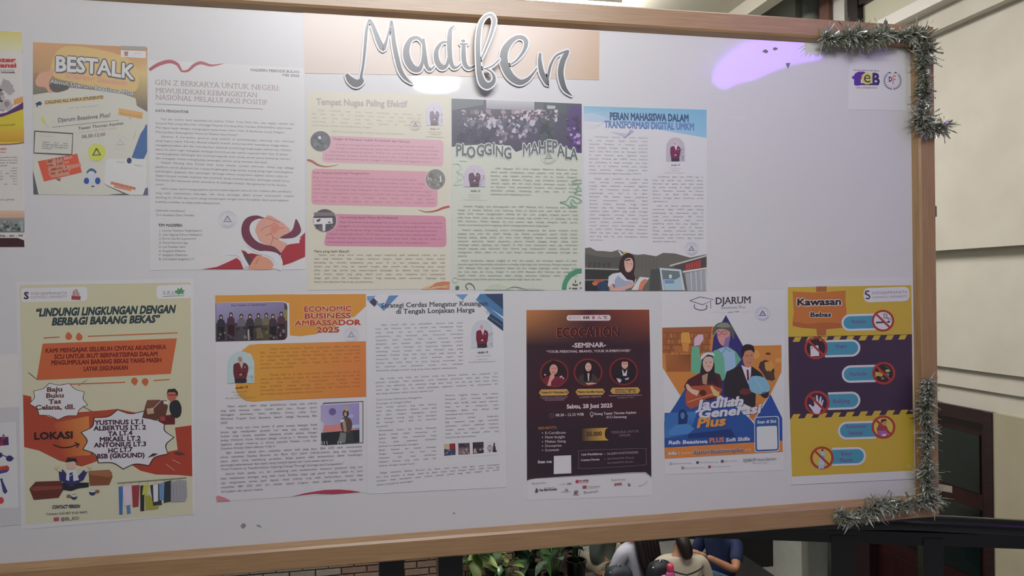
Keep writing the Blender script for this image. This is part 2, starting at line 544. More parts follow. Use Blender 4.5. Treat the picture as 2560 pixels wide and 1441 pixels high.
# column and down pipe past the wall end
S_('column', 2.88, 3.2, 5.08, 5.68, -1.4, 4.9, M_grey)
S_('wall_recess', 3.05, 3.2, 4.66, 5.08, -1.4, 4.9, mat('olive_wall', (150, 152, 130), rough=.7))
o = tube('downpipe', [(2.93, 4.86, -1.4), (2.93, 4.86, 4.9)], .10, mat('grey_pipe', (186, 192, 186), rough=.45), n=24)
tag(o, kind='structure')
# back of the court
S_('wall_back', 1.3, 3.2, 6.6, 6.75, -1.4, 4.9, M_dark)
S_('wall_back_left', -7, 1.3, 6.6, 6.75, -1.4, 4.9, M_plaster2)
S_('wall_right_rear', 3.0, 3.2, 5.68, 6.75, -1.4, 4.9, M_dark)
S_('dark_partition', 2.35, 2.9, 5.60, 5.68, -1.4, 1.0, mat('near_black_wood', (20, 16, 18), rough=.5))  # added dark partition, keeps the gap beside the column near black
S_('door_2', 2.45, 2.86, 6.52, 6.6, -1.4, .9, M_dkwood)

# double wooden door below the cornice
t = empty('door_1', (3.05, 3.57, -1.4), kind='structure')
box('door_frame', 2.99, 3.12, 2.905, 2.98, -1.4, .612, M_dkwood, t)
box('door_frame', 2.99, 3.12, 4.22, 4.30, -1.4, .612, M_dkwood, t)
box('door_frame', 3.0, 3.12, 2.98, 4.22, .52, .612, M_dkwood, t)
for y0, y1, glass in ((2.98, 3.60, M_glass), (3.60, 4.22, M_glass)):
    lf = box('door_leaf', 3.06, 3.10, y0, y1, -1.4, .52, mat('maroon_door', (50, 20, 20), rough=.3, noise=(38, 16, 17), bscale=8, stretch=(1, 4, .4)), t)
    box('glass_panel', 3.05, 3.062, y0 + .1, y1 - .1, .0, .42, M_glass, lf)
    box('glass_panel', 3.05, 3.062, y0 + .1, y1 - .1, -.62, -.12, M_glass, lf)
    box('raised_panel', 3.045, 3.062, y0 + .1, y1 - .1, -1.25, -.74, mat('maroon_door', (50, 20, 20)), lf, bev=.01)
S_('wall_above_trim', 3.12, 3.2, 2.905, 4.66, -1.4, .7, M_dkwood)
S_('door_3', 3.0, 3.12, 4.30, 4.66, -1.4, .612, M_dkwood)

# ================================================================== whiteboard
Z0, ZT, XL = 1.0, 2.1004, -2.44
FY = .052
wbd = empty('whiteboard', (XL / 2, 0, Z0 - FY), label='large glossy whiteboard in a light oak coloured frame', cat='whiteboard')
box('panel', XL, 0, 0, .014, Z0, ZT, M_board, wbd)
def rail(name, p0, p1, inw, m):
    """frame rail, profile: bevelled lip at the panel, flat face, square back"""
    d = Vector(p1) - Vector(p0)
    prof = [(0, -.0005), (.007, -.016), (.012, -.019), (FY - .003, -.019), (FY, -.016), (FY, .02), (0, .02)]
    out = Vector(inw)
    n = len(prof); vs = []
    for e, P in enumerate((Vector(p0), Vector(p1))):
        for (a, y) in prof:
            q = P + out * a + Vector((0, y, 0))
            q += d.normalized() * (a if e else -a)          # mitred ends
            vs.append(q)
    fs = [(i, (i + 1) % n, (i + 1) % n + n, i + n) for i in range(n)] + [tuple(range(n - 1, -1, -1)), tuple(range(n, 2 * n))]
    me = mesh(name, vs, fs, m)
    bm = bmesh.new(); bm.from_mesh(me); bmesh.ops.recalc_face_normals(bm, faces=bm.faces[:]); bm.to_mesh(me); bm.free()
    return link(name, me, wbd)
rail('frame_rail', (XL, 0, ZT), (0, 0, ZT), (0, 0, 1), M_frame)
rail('frame_rail', (0, 0, Z0), (XL, 0, Z0), (0, 0, -1), M_frame)
rail('frame_rail', (0, 0, ZT), (0, 0, Z0), (1, 0, 0), M_framev)
rail('frame_rail', (XL, 0, Z0), (XL, 0, ZT), (-1, 0, 0), M_framev)
def quadmark(name, pts, m, off=.0004, label=None):
    vs = [wb(*p, off) for p in pts]
    tri = tessellate_polygon([[Vector((p.x, p.z, 0)) for p in vs]])
    link(name, mesh(name, vs, [tuple(t) for t in tri], m), wbd, **({'label': label} if label else {}))
M_sm = mat('grey_smudge', (150, 148, 150), rough=.6); M_sm2 = mat('dark_smudge', (138, 128, 150), rough=.6); M_tape = mat('torn_white_tape', (226, 226, 228), rough=.5)
def blob_pts(cx, cy, rx, ry, n=9, seed=1):
    r = random.Random(seed); return [(cx + rx * cos(2 * pi * i / n) * r.uniform(.7, 1.1), cy + ry * sin(2 * pi * i / n) * r.uniform(.7, 1.1)) for i in range(n)]
quadmark('smudge', blob_pts(608, 1316, 7, 7, seed=2), M_sm); quadmark('smudge', [(638, 1314), (648, 1313), (655, 1320), (650, 1319)], M_sm)
quadmark('smudge', blob_pts(1135, 1284, 3, 3, seed=3), M_sm); quadmark('smudge', [(1964, 158), (1976, 157), (1970, 172)], M_sm2); quadmark('smudge', blob_pts(1914, 128, 7, 5, seed=5), M_sm2); quadmark('smudge', blob_pts(1938, 122, 7, 4, seed=6), M_sm2)
quadmark('torn_tape', [(1826, 290), (1848, 292), (1866, 292), (1860, 304), (1845, 304)], M_tape); quadmark('torn_tape', [(1775, 140), (1777, 140), (1778, 226), (1776, 228)], M_tape); quadmark('torn_tape', [(1776, 226), (1800, 229), (1800, 231), (1776, 229)], M_tape)

# tags on the frame edge
o = box('paper_tag', .047, .094, -.012, -.0105, 1.012, 1.028, mat('beige_tag', (190, 180, 150), rough=.7)); tag(o, 'beige paper tag sticking out from the lower right frame edge above the corner tinsel', 'tag')
o.rotation_euler = (0, radians(0), 0)
me = o.data
for v in me.vertices: v.co.z -= (v.co.x - .047) * .22
o = box('corner_clip', .0525, .058, -.015, .012, 1.685, 1.712, mat('grey_clip', (120, 112, 104), rough=.5), bev=.001); tag(o, 'small grey brown clip on the right frame edge', 'clip')

# ================================================================== black railing behind and right of the board
rl = empty('steel_railing', (-.3, .12, 0), label='black glossy steel railing behind the whiteboard and out to its right', cat='railing')
A = onY(2085, 1315, .2); th = radians(-20)
dirn = Vector((cos(th), sin(th), 0))
B0 = A - dirn * .55; B1 = A + dirn * .95
zt_ = A.z
tube('handrail', [tuple(B0 + Vector((0, 0, .008))), tuple(A + Vector((0, 0, .008))), tuple(A + dirn * .16 + Vector((0, 0, .014))), tuple(A + dirn * .3 + Vector((0, 0, .012))), tuple(A + dirn * .6 + Vector((0, 0, .004))), tuple(B1)], .0235, M_black, rl, n=20)
def obox(name, c, d, ln, wd, z0, z1, m, parent):
    n = Vector((-d.y, d.x, 0)); vs = []
    for z in (z0, z1):
        for a, b in ((-1, -1), (1, -1), (1, 1), (-1, 1)):
            q = Vector(c) + d * (ln / 2 * a) + n * (wd / 2 * b); vs.append((q.x, q.y, z))
    fs = [(3, 2, 1, 0), (4, 5, 6, 7), (0, 1, 5, 4), (1, 2, 6, 5), (2, 3, 7, 6), (3, 0, 4, 7)]
    return link(name, mesh(name, vs, fs, m), parent)
mid = (B0 + B1) / 2
obox('under_rail', mid + dirn * 0, dirn, 1.5, .034, zt_ - .040, zt_ - .006, M_black, rl)
for s, w in ((.018, .062), (.243, .05)): obox('post', A + dirn * s, dirn, w, .04, .0, zt_ - .02, M_black, rl)
obox('lower_rail', mid, dirn, 1.5, .03, .12, .15, M_black, rl)
# the board stands on two steel legs
st = empty('board_stand', (-1.2, .06, 0), label='pair of black square steel legs standing under the whiteboard', cat='stand')
for x in (-1.277, -1.149): box('leg', x - .027, x + .027, .03, .08, 0.0, 1.9, M_black, st)
box('foot', -1.33, -1.1, -.06, .22, 0, .03, M_black, st)

# ================================================================== lamps
def glow(name, col, s):
    return mat(name, col, rough=.5, emit=col, emit_s=s)
def lampthing(name, label, group, x0, x1, y0, y1, z, h, e, housing=True):
    t = empty(name, ((x0 + x1) / 2, (y0 + y1) / 2, z), label=label, cat='lamp', group=group)
    if housing: box('housing', x0 - .03, x1 + .03, y0 - .03, y1 + .03, z + h, z + h + .05, M_white, t)
    n = 2; w = (y1 - y0) / n
    for i in range(n): box('tube', x0, x1, y0 + i * w + w * .08, y0 + (i + 1) * w - w * .08, z, z + h, e, t)
    return t
LP = LAMPS
lampthing('ceiling_light', 'bright twin tube fixture seen above the board top', None, -.55, 1.04, 5.0, 5.42, 4.02, .09, glow('court_tube', (255, 252, 250), LP['court']))
lampthing('ceiling_light', 'added unseen twin tube fill light under the corridor ceiling, nearest to the board', None, -1.55, -.10, -3.32, -2.86, 3.08, .04, glow('corridor_fill', (250, 252, 255), LP['veil']))  # added for base light on the board, behind the viewer
lampthing('ceiling_light', 'added twin tube fill light under the court ceiling, out of sight over the railing', None, -.4, 1.1, 1.5, 1.92, 4.12, .03, glow('wall_fill', (255, 250, 242), LP['side']))  # added to brighten the cream wall, never in view
# added tube, never in view; its sheen stands in for lens glare
tc = refl(1040, 8, 2.62)
t = empty('glare_tube', (tc.x, tc.y, tc.z), label='added unseen tube lamp before the board top, standing in for lens glare', cat='lamp')
tube('tube', [(tc.x - .6, tc.y, tc.z), (tc.x + .6, tc.y, tc.z)], .02, glow('added_glare_tube', (250, 250, 252), LP['tube']), t, n=16)
for s in (-1, 1):
    tube('end_cap', [(tc.x + s * .6, tc.y, tc.z), (tc.x + s * .65, tc.y, tc.z)], .024, M_white, t, n=16)
    box('hanger', tc.x + s * .62 - .006, tc.x + s * .62 + .006, tc.y - .006, tc.y + .006, tc.z + .02, 3.2, M_white, t)
# round downlight mirrored in the board
vs, fs = tubev([(-.69, -4.45, 3.14), (-.69, -4.45, 3.2)], .17, 32)
o = link('downlight', mesh('downlight', vs, fs, glow('downlight_disc', (255, 250, 244), LP['moon']))); tag(o, 'round downlight on the corridor ceiling behind the viewer', 'lamp')
# violet light strip mirrored in the upper right of the board
pp = [(1781, 206), (1792, 186), (1818, 158), (1853, 136), (1885, 120), (1912, 104), (1950, 96), (1990, 98), (2010, 104), (2030, 116), (2058, 116), (2064, 130), (2050, 150), (2012, 156), (1975, 163), (1930, 180), (1889, 199), (1850, 208), (1812, 224), (1796, 220)]
P = [refl(u, v, 3.12) for u, v in pp]
tri = tessellate_polygon([[Vector((p.x, p.y, 0)) for p in P]])
n = len(P); vs = [tuple(p) for p in P] + [(p.x, p.y, 3.17) for p in P]
fs = [tuple(t) for t in tri] + [tuple(i + n for i in t) for t in tri] + [(i, (i + 1) % n, (i + 1) % n + n, i + n) for i in range(n)]
me = mesh('neon_sign', vs, fs, glow('violet_neon', (150, 88, 255), LP['purple']))
bm = bmesh.new(); bm.from_mesh(me); bmesh.ops.recalc_face_normals(bm, faces=bm.faces[:]); bm.to_mesh(me); bm.free()
tag(link('neon_sign', me), 'violet neon panel under the corridor ceiling behind the viewer', 'lamp')

# ================================================================== the printed sheets
CAPT = [('studio 19', 5, 1), ]
def VP(S, ox, oy, k): S.V(ox, oy, k)

# ---------------- poster 'bestalk'
def bestalk():
    S = Sheet('poster', [(82, 104), (369, 119), (371, 489), (84, 487)], (168, 165, 158), (172, 168, 170),
              label='orange and cream talk show poster headed BESTALK, left of the red ribbon article', cat='poster')
    S.V(0, 60, 3.275)
    S.part('artwork')
    S.grad([(270, 148), (1207, 193), (1207, 400), (270, 400)], [(190, 145, 105), (175, 120, 90), (190, 160, 110), (165, 130, 95)])
    S.grad([(270, 400), (1207, 400), (1207, 720), (270, 580)], [(150, 120, 90), (190, 165, 110), (95, 85, 85), (100, 100, 95)])
    S.poly([(430, 300), (540, 180), (900, 230), (1100, 330), (1130, 520), (1000, 560), (560, 470), (430, 420)], (215, 180, 120), sm=3)
    S.poly([(270, 580), (400, 560), (560, 520), (760, 540), (1000, 570), (1110, 610), (1120, 670), (1207, 720), (1212, 1395), (275, 1395)], (170, 165, 155))
    S.poly([(290, 470), (330, 400), (400, 390), (420, 360), (440, 400), (400, 480), (430, 560), (400, 560), (370, 520), (310, 510)], (200, 150, 125), sm=3)
    S.poly([(400, 500), (480, 480), (570, 520), (520, 550), (440, 560)], (85, 80, 80), sm=2)
    S.part('headline', label='white block capitals edged in dark grey')
    for k, (c, w, dx) in enumerate((((88, 84, 92), .11, 0), ((88, 84, 92), .11, 5), ((235, 230, 228), .036, 0))):
        S.text('BESTALK', 448 + dx, 385 + dx, 1095, 455 + dx, 118, c, w=w, arc=16, up=(0.03, -1))
    S.text('Sharing Session', 530, 440, 1040, 505, 44, (205, 150, 130), w=.036, it=.1)
    for c, w in (((70, 75, 85), .11), ((170, 170, 175), 0.018)):
        S.text('About Djarum Beasiswa Plus', 410, 482, 1095, 585, 32, c, w=w)
    S.part('logo_plate')
    S.poly([(990, 178), (1195, 185), (1195, 212), (990, 205)], (135, 130, 125))
    S.poly([(990, 215), (1195, 222), (1195, 280), (990, 270)], (205, 200, 200))
    S.poly([(1015, 225), (1050, 225), (1046, 262), (1020, 262)], (150, 110, 100)); S.rect(1095, 235, 1160, 243, (160, 158, 160)); S.rect(1095, 250, 1150, 257, (170, 168, 170))
    S.part('notice_lettering')
    S.poly([(365, 628), (845, 585), (850, 615), (368, 662)], (195, 165, 110))
    S.text('CALLING ALL UNIKA STUDENTS!', 368, 655, 845, 610, 24, (95, 85, 70), w=.036)
    S.poly([(285, 655), (300, 645), (330, 632), (345, 655), (330, 668), (312, 665), (308, 682), (298, 680), (300, 663)], (60, 70, 100))
    S.text('Yuk cari tahu seputar', 560, 697, 810, 672, 16, (140, 140, 135))
    S.text('Djarum Beasiswa Plus!', 472, 805, 905, 762, 34, (90, 92, 95), w=.018)
    S.line([(425, 846), (975, 788)], 4, (110, 110, 108))
    S.poly([(335, 765), (355, 762), (372, 810), (350, 808)], (200, 190, 60)); S.line([(365, 810), (400, 850)], 3, (150, 150, 130))
    S.text('Teater Thomas Aquinas', 640, 868, 1012, 822, 24, (90, 90, 92), w=.018)
    S.text('Jumat, 16 Mei 2025', 650, 893, 960, 860, 15, (180, 145, 130))
    S.text('08.30-12.00', 668, 937, 862, 915, 26, (95, 95, 98), w=.018)
    S.poly([(972, 690), (1170, 725), (1166, 778), (968, 742)], (215, 165, 100))
    S.text('Free entry & snack', 985, 740, 1158, 768, 20, (150, 110, 70)); S.line([(1055, 765), (1065, 778), (1075, 768)], 5, (120, 130, 100))
    S.part('benefit_box')
    S.line([(285, 878), (597, 898), (588, 1072), (277, 1057), (285, 874)], 9, (75, 72, 78))
    S.text('Benefits', 325, 922, 430, 928, 17, (190, 160, 150))
    S.para(['Dapat ilmu baru', 'Pengembangan soft skill', 'Relasi dan pengalaman', 'Sertifikat'], (350, 970), (560, 985), (345, 1022), (555, 1040), 12, (100, 105, 120))
    S.part('contact_card')
    S.poly([(310, 1125), (632, 1062), (670, 1215), (360, 1290)], (205, 85, 60))
    S.poly([(375, 1118), (590, 1078), (595, 1100), (515, 1118), (530, 1160), (660, 1140), (665, 1165), (560, 1195), (572, 1235), (420, 1262)], (190, 120, 100))
    S.para(['SEGERA DAFTARKAN', 'DIRIMU DI SINI', 'Narahubung kami', 'Informasi lanjut'], (385, 1140), (560, 1106), (400, 1240), (575, 1205), 20, (230, 180, 165), w=.018)
    S.poly([(455, 1268), (500, 1265), (490, 1285), (500, 1290), (480, 1285)], (110, 90, 85))
    S.part('emblem'); S.ell(792, 1052, 72, 70, (190, 190, 70)); S.line([(790, 1020), (822, 1072), (760, 1075), (790, 1020)], 12, (90, 95, 70))
    S.ring(792, 1052, 80, 78, 5, (180, 178, 165))
    S.part('illustration', label='small blue and white figure')
    S.poly([(708, 1212), (745, 1180), (790, 1205), (775, 1228), (720, 1222)], (70, 90, 125), sm=2)
    S.ell(748, 1225, 28, 20, (205, 205, 210)); S.ell(750, 1270, 36, 40, (200, 205, 215))
    S.ell(708, 1285, 22, 26, (50, 80, 150)); S.ell(800, 1285, 22, 28, (50, 80, 150)); S.ell(760, 1330, 14, 6, (70, 80, 110))
    S.part('scan_card')
    S.grad([(1195, 820), (1205, 830), (1170, 1112), (1080, 1095)], [(90, 105, 125), (70, 95, 140), (60, 85, 130), (90, 120, 165)])
    S.poly([(1150, 900), (1205, 820), (1205, 1050), (1175, 1110), (1078, 1092)], (72, 98, 145))
    S.rrect([(870, 1105), (1200, 1105), (1200, 1400), (1060, 1400), (850, 1310)], 30, (185, 182, 180))
    S.ell(1058, 1120, 20, 24, (60, 70, 95)); S.line([(1100, 1155), (1165, 1165)], 4, (110, 110, 115)); S.line([(955, 1130), (1020, 1135)], 4, (120, 120, 120))
    S.line([(905, 1300), (1110, 1350)], 24, (215, 140, 110)); S.line([(935, 1330), (1075, 1362)], 20, (215, 140, 110))
    S.text('DAFTAR DI SINI', 915, 1312, 1105, 1357, 16, (150, 85, 65), w=.018)
    S.part('corner_art')
    S.poly([(270, 1200), (315, 1395), (275, 1395)], (75, 78, 82)); S.poly([(845, 1310), (1060, 1400), (880, 1400), (1010, 1388)], (90, 85, 85))
    S.poly([(1170, 1400), (1190, 1345), (1212, 1340), (1212, 1400)], (90, 85, 105))
    S.ring(985, 970, 55, 58, 3, (165, 165, 165)); S.line([(985, 945), (1015, 985), (955, 988), (985, 945)], 6, (150, 150, 152))
    S.text('SCU', 1095, 945, 1115, 880, 16, (195, 120, 100), w=.036)
    S.flush()

def gen_z():
    S = Sheet('article_sheet', [(372, 150), (760, 170), (763, 674), (375, 676)], (181, 178, 178), (181, 178, 180),
              label='white article sheet with a red ribbon and clenched fist picture, headed GEN Z', cat='poster', group='wall magazine articles')
    S.V(360, 140, 2.6195)
    S.part('ribbon_band')
    S.line([(35, 92), (95, 55), (165, 36), (215, 52), (235, 80), (250, 100), (290, 95), (330, 60), (375, 45), (440, 62), (520, 50)],
           [20, 24, 24, 20, 16, 12, 16, 20, 20, 14, 3], (165, 90, 95), sm=4)
    S.part('headline', label='pale thin capitals')
    S.text('MADIFEN PERIODE BULAN', 697, 100, 1018, 113, 17, (110, 106, 110), w=.036)
    S.text('MEI 2025', 905, 132, 1018, 138, 15, (110, 106, 110), w=.036)
    c = (150, 130, 132)
    S.text('GEN Z BERKARYA UNTUK NEGERI:', 70, 188, 890, 228, 34, c, w=0, serif=True)
    S.text('MEWUJUDKAN KEBANGKITAN', 75, 240, 742, 272, 32, c, w=0, serif=True)
    S.text('NASIONAL MELALUI AKSI POSITIF', 75, 284, 808, 320, 32, c, w=0, serif=True)
    S.line([(75, 314), (778, 348)], 3.5, (120, 116, 120))
    S.part('body_text')
    g = (112, 108, 112)
    S.text('KATA PENGANTAR', 75, 366, 292, 374, 16, (105, 102, 106), w=.036)
    S.para(['>Puji dan syukur kami panjatkan ke hadirat Tuhan Yang Maha Esa, atas segala rahmat dan',
            'karunia-Nya yang diberikan sehingga Majalah Dinding Dian Fendas (MADIFEN) edisi bulan|.985',
            'Mei dapat hadir dengan mengangkat tema besar yakni "Gen Z Berkarya untuk Negeri:|.93',
            'Mewujudkan Kebangkitan Nasional Melalui Aksi Positif".|.6',
            '>Generasi Z merupakan generasi yang tumbuh di perkembangan teknologi dan informasi',
            'yang begitu cepat. Mereka dikenal adaptif, kreatif, serta memiliki kesadaran tinggi dalam|.96',
            'mengekspresikan diri dan memberikan dampak positif bagi lingkungan sekitarnya. Melalui|.98',
            'tema ini, kami ingin mengajak berbagai kontribusi dan peran inspiratif dari Gen Z dalam|.955',
            'membangkitkan semangat dan motivasi kepada anak muda untuk terus berkarya, berani|.97',
            'dan mengejar mimpi menghadapi tantangan zaman yang semakin berubah.|.81',
            '>Majalah Dinding Dian Fendas hadir hanya sekadar sumber informasi, tetapi juga sebagai',
            'platform untuk ekspresi dan ruang penghargaan bagi setiap orang yang ingin membagikan|.99',
            'pandangan, gagasan, dan semangat. Semoga tulisan yang kami sajikan dalam edisi ini|.955',
            'dapat menjadi sumber inspirasi dan motivasi, serta membangkitkan semangat untuk terus|.965',
            'berkarya dan berperan aktif, terutama di kalangan belajar dan generasi muda secara|.94', 'umum.|.065'],
           (75, 417), (985, 452), (75, 846), (985, 884), 12, g, ind=.04)
    S.para(['>Akhir kata, kami mengucapkan terima kasih kepada seluruh tim redaksi dan pembaca|.98|.04',
            'yang telah memberikan dukungan, ide, serta semangat dalam proses penyusunan majalah',
            'dinding ini. Kritik dan saran yang membangun sangat kami harapkan demi peningkatan|.965',
            'kualitas madifen di edisi-edisi selanjutnya.|.47'], (75, 874), (982, 895), (75, 961), (982, 982), 12, g, ind=.04)
    S.text('Selamat membaca!', 77, 1018, 270, 1021, 13, g); S.text('Tim Redaksi Dian Fendas', 77, 1048, 328, 1050, 13, g)
    S.text('TIM MADIFEN', 94, 1118, 250, 1119, 18, (85, 82, 86), w=.036)
    for i, (t, x) in enumerate((('1. Louvias Natalena Nugrohoputri', 382), ('2. Lani Agung Cahya Hidayanti', 382), ('3. Farrah Aprillia Supramono', 342),
                                ('4. Maria Manohra Agu', 290), ('5. Lusi Fradiba Yanti', 272), ('6. Angelita Debora', 272), ('7. Angeline Meilarisa', 284), ('8. Christabel Angelina I.T', 330))):
        S.text(t, 98, 1150 + i * 26.7, x, 1150 + i * 26.7, 13, g)
    S.stamp(547, 1072, 58, (158, 153, 170))
    S.part('fist_artwork', label='clenched fist wrapped in a maroon and white ribbon')
    S.V(370, 460, 6.4)
    S.poly([(2515, 775), (2515, 1165), (2300, 1260), (2138, 1312), (2120, 1120), (2200, 990), (2300, 955), (2420, 950), (2430, 860)], (172, 45, 60), sm=1)
    S.poly([(2455, 870), (2420, 900), (2425, 945), (2240, 970), (2200, 900), (2160, 860), (2300, 870)], (188, 185, 188), sm=1)
    S.poly([(860, 1368), (1100, 1330), (1260, 1260), (1420, 1185), (1480, 1240), (1530, 1368)], (175, 45, 62))
    S.poly([(1000, 1352), (860, 1368), (1530, 1368), (1510, 1350)], (150, 40, 62))
    S.poly([(1260, 1145), (1400, 1140), (1470, 1190), (1530, 1300), (1535, 1368), (1625, 1368), (1580, 1230), (1520, 1110), (1480, 1060), (1380, 1030), (1320, 1040)], (185, 184, 188), sm=2)
    S.poly([(1535, 1368), (1560, 1310), (1620, 1320), (1625, 1368)], (160, 160, 165))
    S.poly([(1490, 1058), (1560, 1080), (1600, 1120), (1660, 1110), (1830, 1150), (1700, 1240), (1620, 1310), (1560, 1210)], (150, 40, 55))
    S.poly([(1530, 1090), (1620, 1150), (1680, 1240), (1625, 1310), (1560, 1200)], (85, 60, 65))
    S.poly([(1625, 1368), (1640, 1290), (1740, 1150), (1850, 1165), (1940, 1200), (2010, 1290), (1990, 1368)], (205, 140, 115), sm=2)
    S.poly([(1715, 740), (1770, 600), (1880, 540), (1910, 505), (1980, 515), (2100, 590), (2180, 640), (2290, 760), (2230, 800), (2120, 850), (2100, 900), (2210, 950), (2200, 1010), (2120, 1100), (2060, 1050), (1900, 980), (1780, 900), (1750, 830)], (218, 158, 138), sm=2)
    for p in ([(1880, 545), (2040, 590), (2110, 620)], [(1800, 755), (1860, 700), (1960, 670), (2040, 610)], [(1880, 830), (1990, 780), (2050, 720), (2180, 705)],
              [(1960, 980), (2000, 860), (1960, 790)], [(2000, 860), (2080, 890)], [(1720, 1290), (1770, 1190)]):
        S.line(p, 9, (165, 85, 75), sm=3)
    S.poly([(1960, 700), (2050, 640), (2100, 680), (2060, 780), (1980, 790)], (205, 125, 108), sm=2)
    S.line([(1880, 548), (1770, 540), (1650, 590), (1590, 700), (1600, 820), (1690, 950), (1850, 1040), (2000, 1080), (2118, 1160)],
           [4, 50, 110, 150, 170, 175, 150, 110, 40], (188, 186, 190), sm=5)
    S.line([(1870, 550), (1740, 535), (1610, 590), (1560, 710), (1590, 850), (1700, 970), (1850, 1030), (2000, 1060), (2110, 1150)],
           [4, 60, 110, 130, 140, 130, 120, 110, 80], (112, 52, 72), sm=5)
    S.line([(1600, 1000), (1760, 1090), (1900, 1110), (2040, 1160), (2090, 1260), (2060, 1368)], [10, 40, 70, 110, 130, 150], (190, 190, 193), sm=5)
    S.poly([(2110, 865), (2180, 820), (2280, 770), (2330, 690), (2360, 565), (2400, 600), (2445, 710), (2440, 780), (2360, 850), (2240, 875)], (112, 52, 75), sm=2)
    S.flush()

def tempat():
    S = Sheet('article_sheet', [(768, 229), (1127, 238), (1125, 722), (768, 726)], (182, 176, 158), (178, 176, 176),
              label='cream article sheet with three pink text panels beside round photos', cat='poster', group='wall magazine articles')
    S.V(750, 220, 2.826)
    S.part('headline')
    for c, w in (((205, 195, 190), .11), ((150, 140, 132), .055)):
        S.text('Tempat Nugas Paling Efektif', 115, 118, 755, 136, 44, c, w=w, up=(0, -1))
    g = (140, 136, 120)
    S.part('text_panel', label='pale pink panel')
    S.rrect([(170, 335), (1015, 370), (1012, 555), (155, 525)], [60, 30, 30, 30], (196, 152, 162))
    S.part('text_panel', label='middle pink panel')
    S.rrect([(82, 570), (970, 592), (972, 845), (80, 825)], 32, (192, 138, 150))
    S.part('text_panel', label='deep pink panel')
    S.rrect([(215, 890), (1030, 905), (1035, 1125), (165, 1118)], [20, 32, 32, 34], (186, 122, 142))
    S.part('body_text')
    S.para(['>Tempat mengerjakan tugas sering menjadi pertimbangan bagi mahasiswa yang',
            'aktif dalam tugas. Kali ini membahas mana tempat nugas yang cocok, dan',
            'mana yang paling nyaman untuk fokus. Setiap orang memiliki kebutuhan',
            'masing-masing. Di berbagai tempat, sesuai kebutuhan dan suasana yang',
            'menunjang untuk menyelesaikan tugas.|.55'],
           (85, 160), (855, 195), (85, 268), (855, 298), 11, g, nat=.8)
    S.text('Berikut ini perbandingan tempat yang sering digunakan:', 228, 312, 740, 332, 11, g)
    p = (142, 98, 110)
    S.text('Nugas di Kampus: Lebih Produktif dan Hemat', 232, 366, 775, 388, 15, p, w=.018)
    S.para(['Kampus sering menjadi pilihan utama bagi banyak mahasiswa|.95|.09', 'dengan suasana akademik yang dapat mendukung konsentrasi belajar|1|.09',
            'dan fasilitas internet gratis. Selain itu, perpustakaan kampus yang|.98|.04', 'menyediakan tempat duduk yang nyaman dan tenang untuk mengerjakan|1|0',
            'tugas bersama kelompok hingga selesai tanpa gangguan suara|.93|0'], (180, 402), (985, 425), (178, 505), (985, 530), 11, p)
    S.text('Kafe: Suasana Santai tapi Mengasyikkan', 92, 606, 490, 612, 15, p, w=.018)
    S.para(['Bagi mahasiswa yang merasa jenuh di kampus, kafe menjadi pilihan tepat|.85', 'untuk nugas dan mencari suasana yang menyenangkan. Selain itu, tidak|.92',
            'sedikit kafe ataupun kopi yang menyediakan suasana yang membuat mood|.9', 'lebih segar. Ditambah lagi hidangan dan minuman sebagai teman nugas|.98',
            'kopi yang menyegarkan, kekurangannya adalah kafe yang ramai dan bising saat|.98', 'jam sibuk atau kadang sulit mendapat tempat duduk. Namun, bagi banyak',
            'mahasiswa untuk mencari suasana dan inspirasi baru, tempat ini menarik dicoba'], (92, 636), (950, 660), (92, 802), (950, 818), 11, p)
    S.text('Co-working Space: Fokus dan Profesional', 285, 922, 690, 926, 16, (125, 78, 95), w=.018)
    S.para(['Bagi mahasiswa yang menginginkan suasana serius yang tenang dan minim|1|.115', 'gangguan, co-working space bisa menjadi pilihan yang sangat tepat. Tempat ini|1|.105',
            'umumnya dilengkapi dengan berbagai fasilitas yang mendukung produktivitas,|.96|.075', 'seperti meja yang nyaman, Wi-Fi cepat, ruang berdiskusi dan suasana yang lebih|.95|.02',
            'hening. Namun tempat ini biasanya membutuhkan biaya sewa, maka dari hal itulah co-', 'working space yang memberikan tarif khusus untuk pelajar atau paket harian.|.88'],
           (188, 952), (1005, 962), (188, 1094), (1005, 1102), 11.5, (125, 78, 95))
    S.text('Mana yang lebih Efektif?', 98, 1162, 348, 1164, 16, (100, 92, 72), w=.018)
    S.para(['>Tempat yang paling cocok untuk tugas sangat bergantung pada preferensi individu dan jenis', 'tugas yang dikerjakan. Bagi sebagian mahasiswa, kampus adalah pilihan utama karena fasilitas',
            'pendukung dan atmosfer akademisnya yang sesuai. Di sisi lain, mahasiswa yang lebih suka', 'suasana yang lebih hidup dan inspiratif mungkin lebih memilih kafe. Co-working space menjadi',
            'pilihan tepat bagi mereka yang memprioritaskan ketenangan dan efisiensi kerja. Oleh karena itu,', 'untuk mencari tempat yang paling efektif untuk nugas, setiap mahasiswa perlu menyesuaikan',
            'dengan gaya kerja dan kebutuhan mereka. Yang terpenting adalah menemukan lingkungan yang', 'dapat meningkatkan fokus dan produktivitas.|.455'],
           (98, 1186), (1025, 1188), (98, 1376), (1025, 1378), 12.5, (112, 105, 84), nat=.8, ind=.035)
    S.part('round_photo', label='round dark photo with one lit window')
    S.ell(144, 377, 76, 76, (190, 178, 175)); S.ell(145, 377, 72, 72, (92, 92, 94), n=36)
    S.blobs(90, 330, 200, 430, 30, [(105, 106, 108), (82, 83, 86), (98, 98, 102)], 16, 3); S.poly([(128, 360), (132, 342), (146, 340), (150, 362)], (225, 225, 225))
    S.part('round_photo', label='round grey photo of an indoor corner')
    S.ell(957, 647, 74, 76, (178, 170, 160)); S.ell(957, 647, 69, 72, (112, 110, 105), n=36)
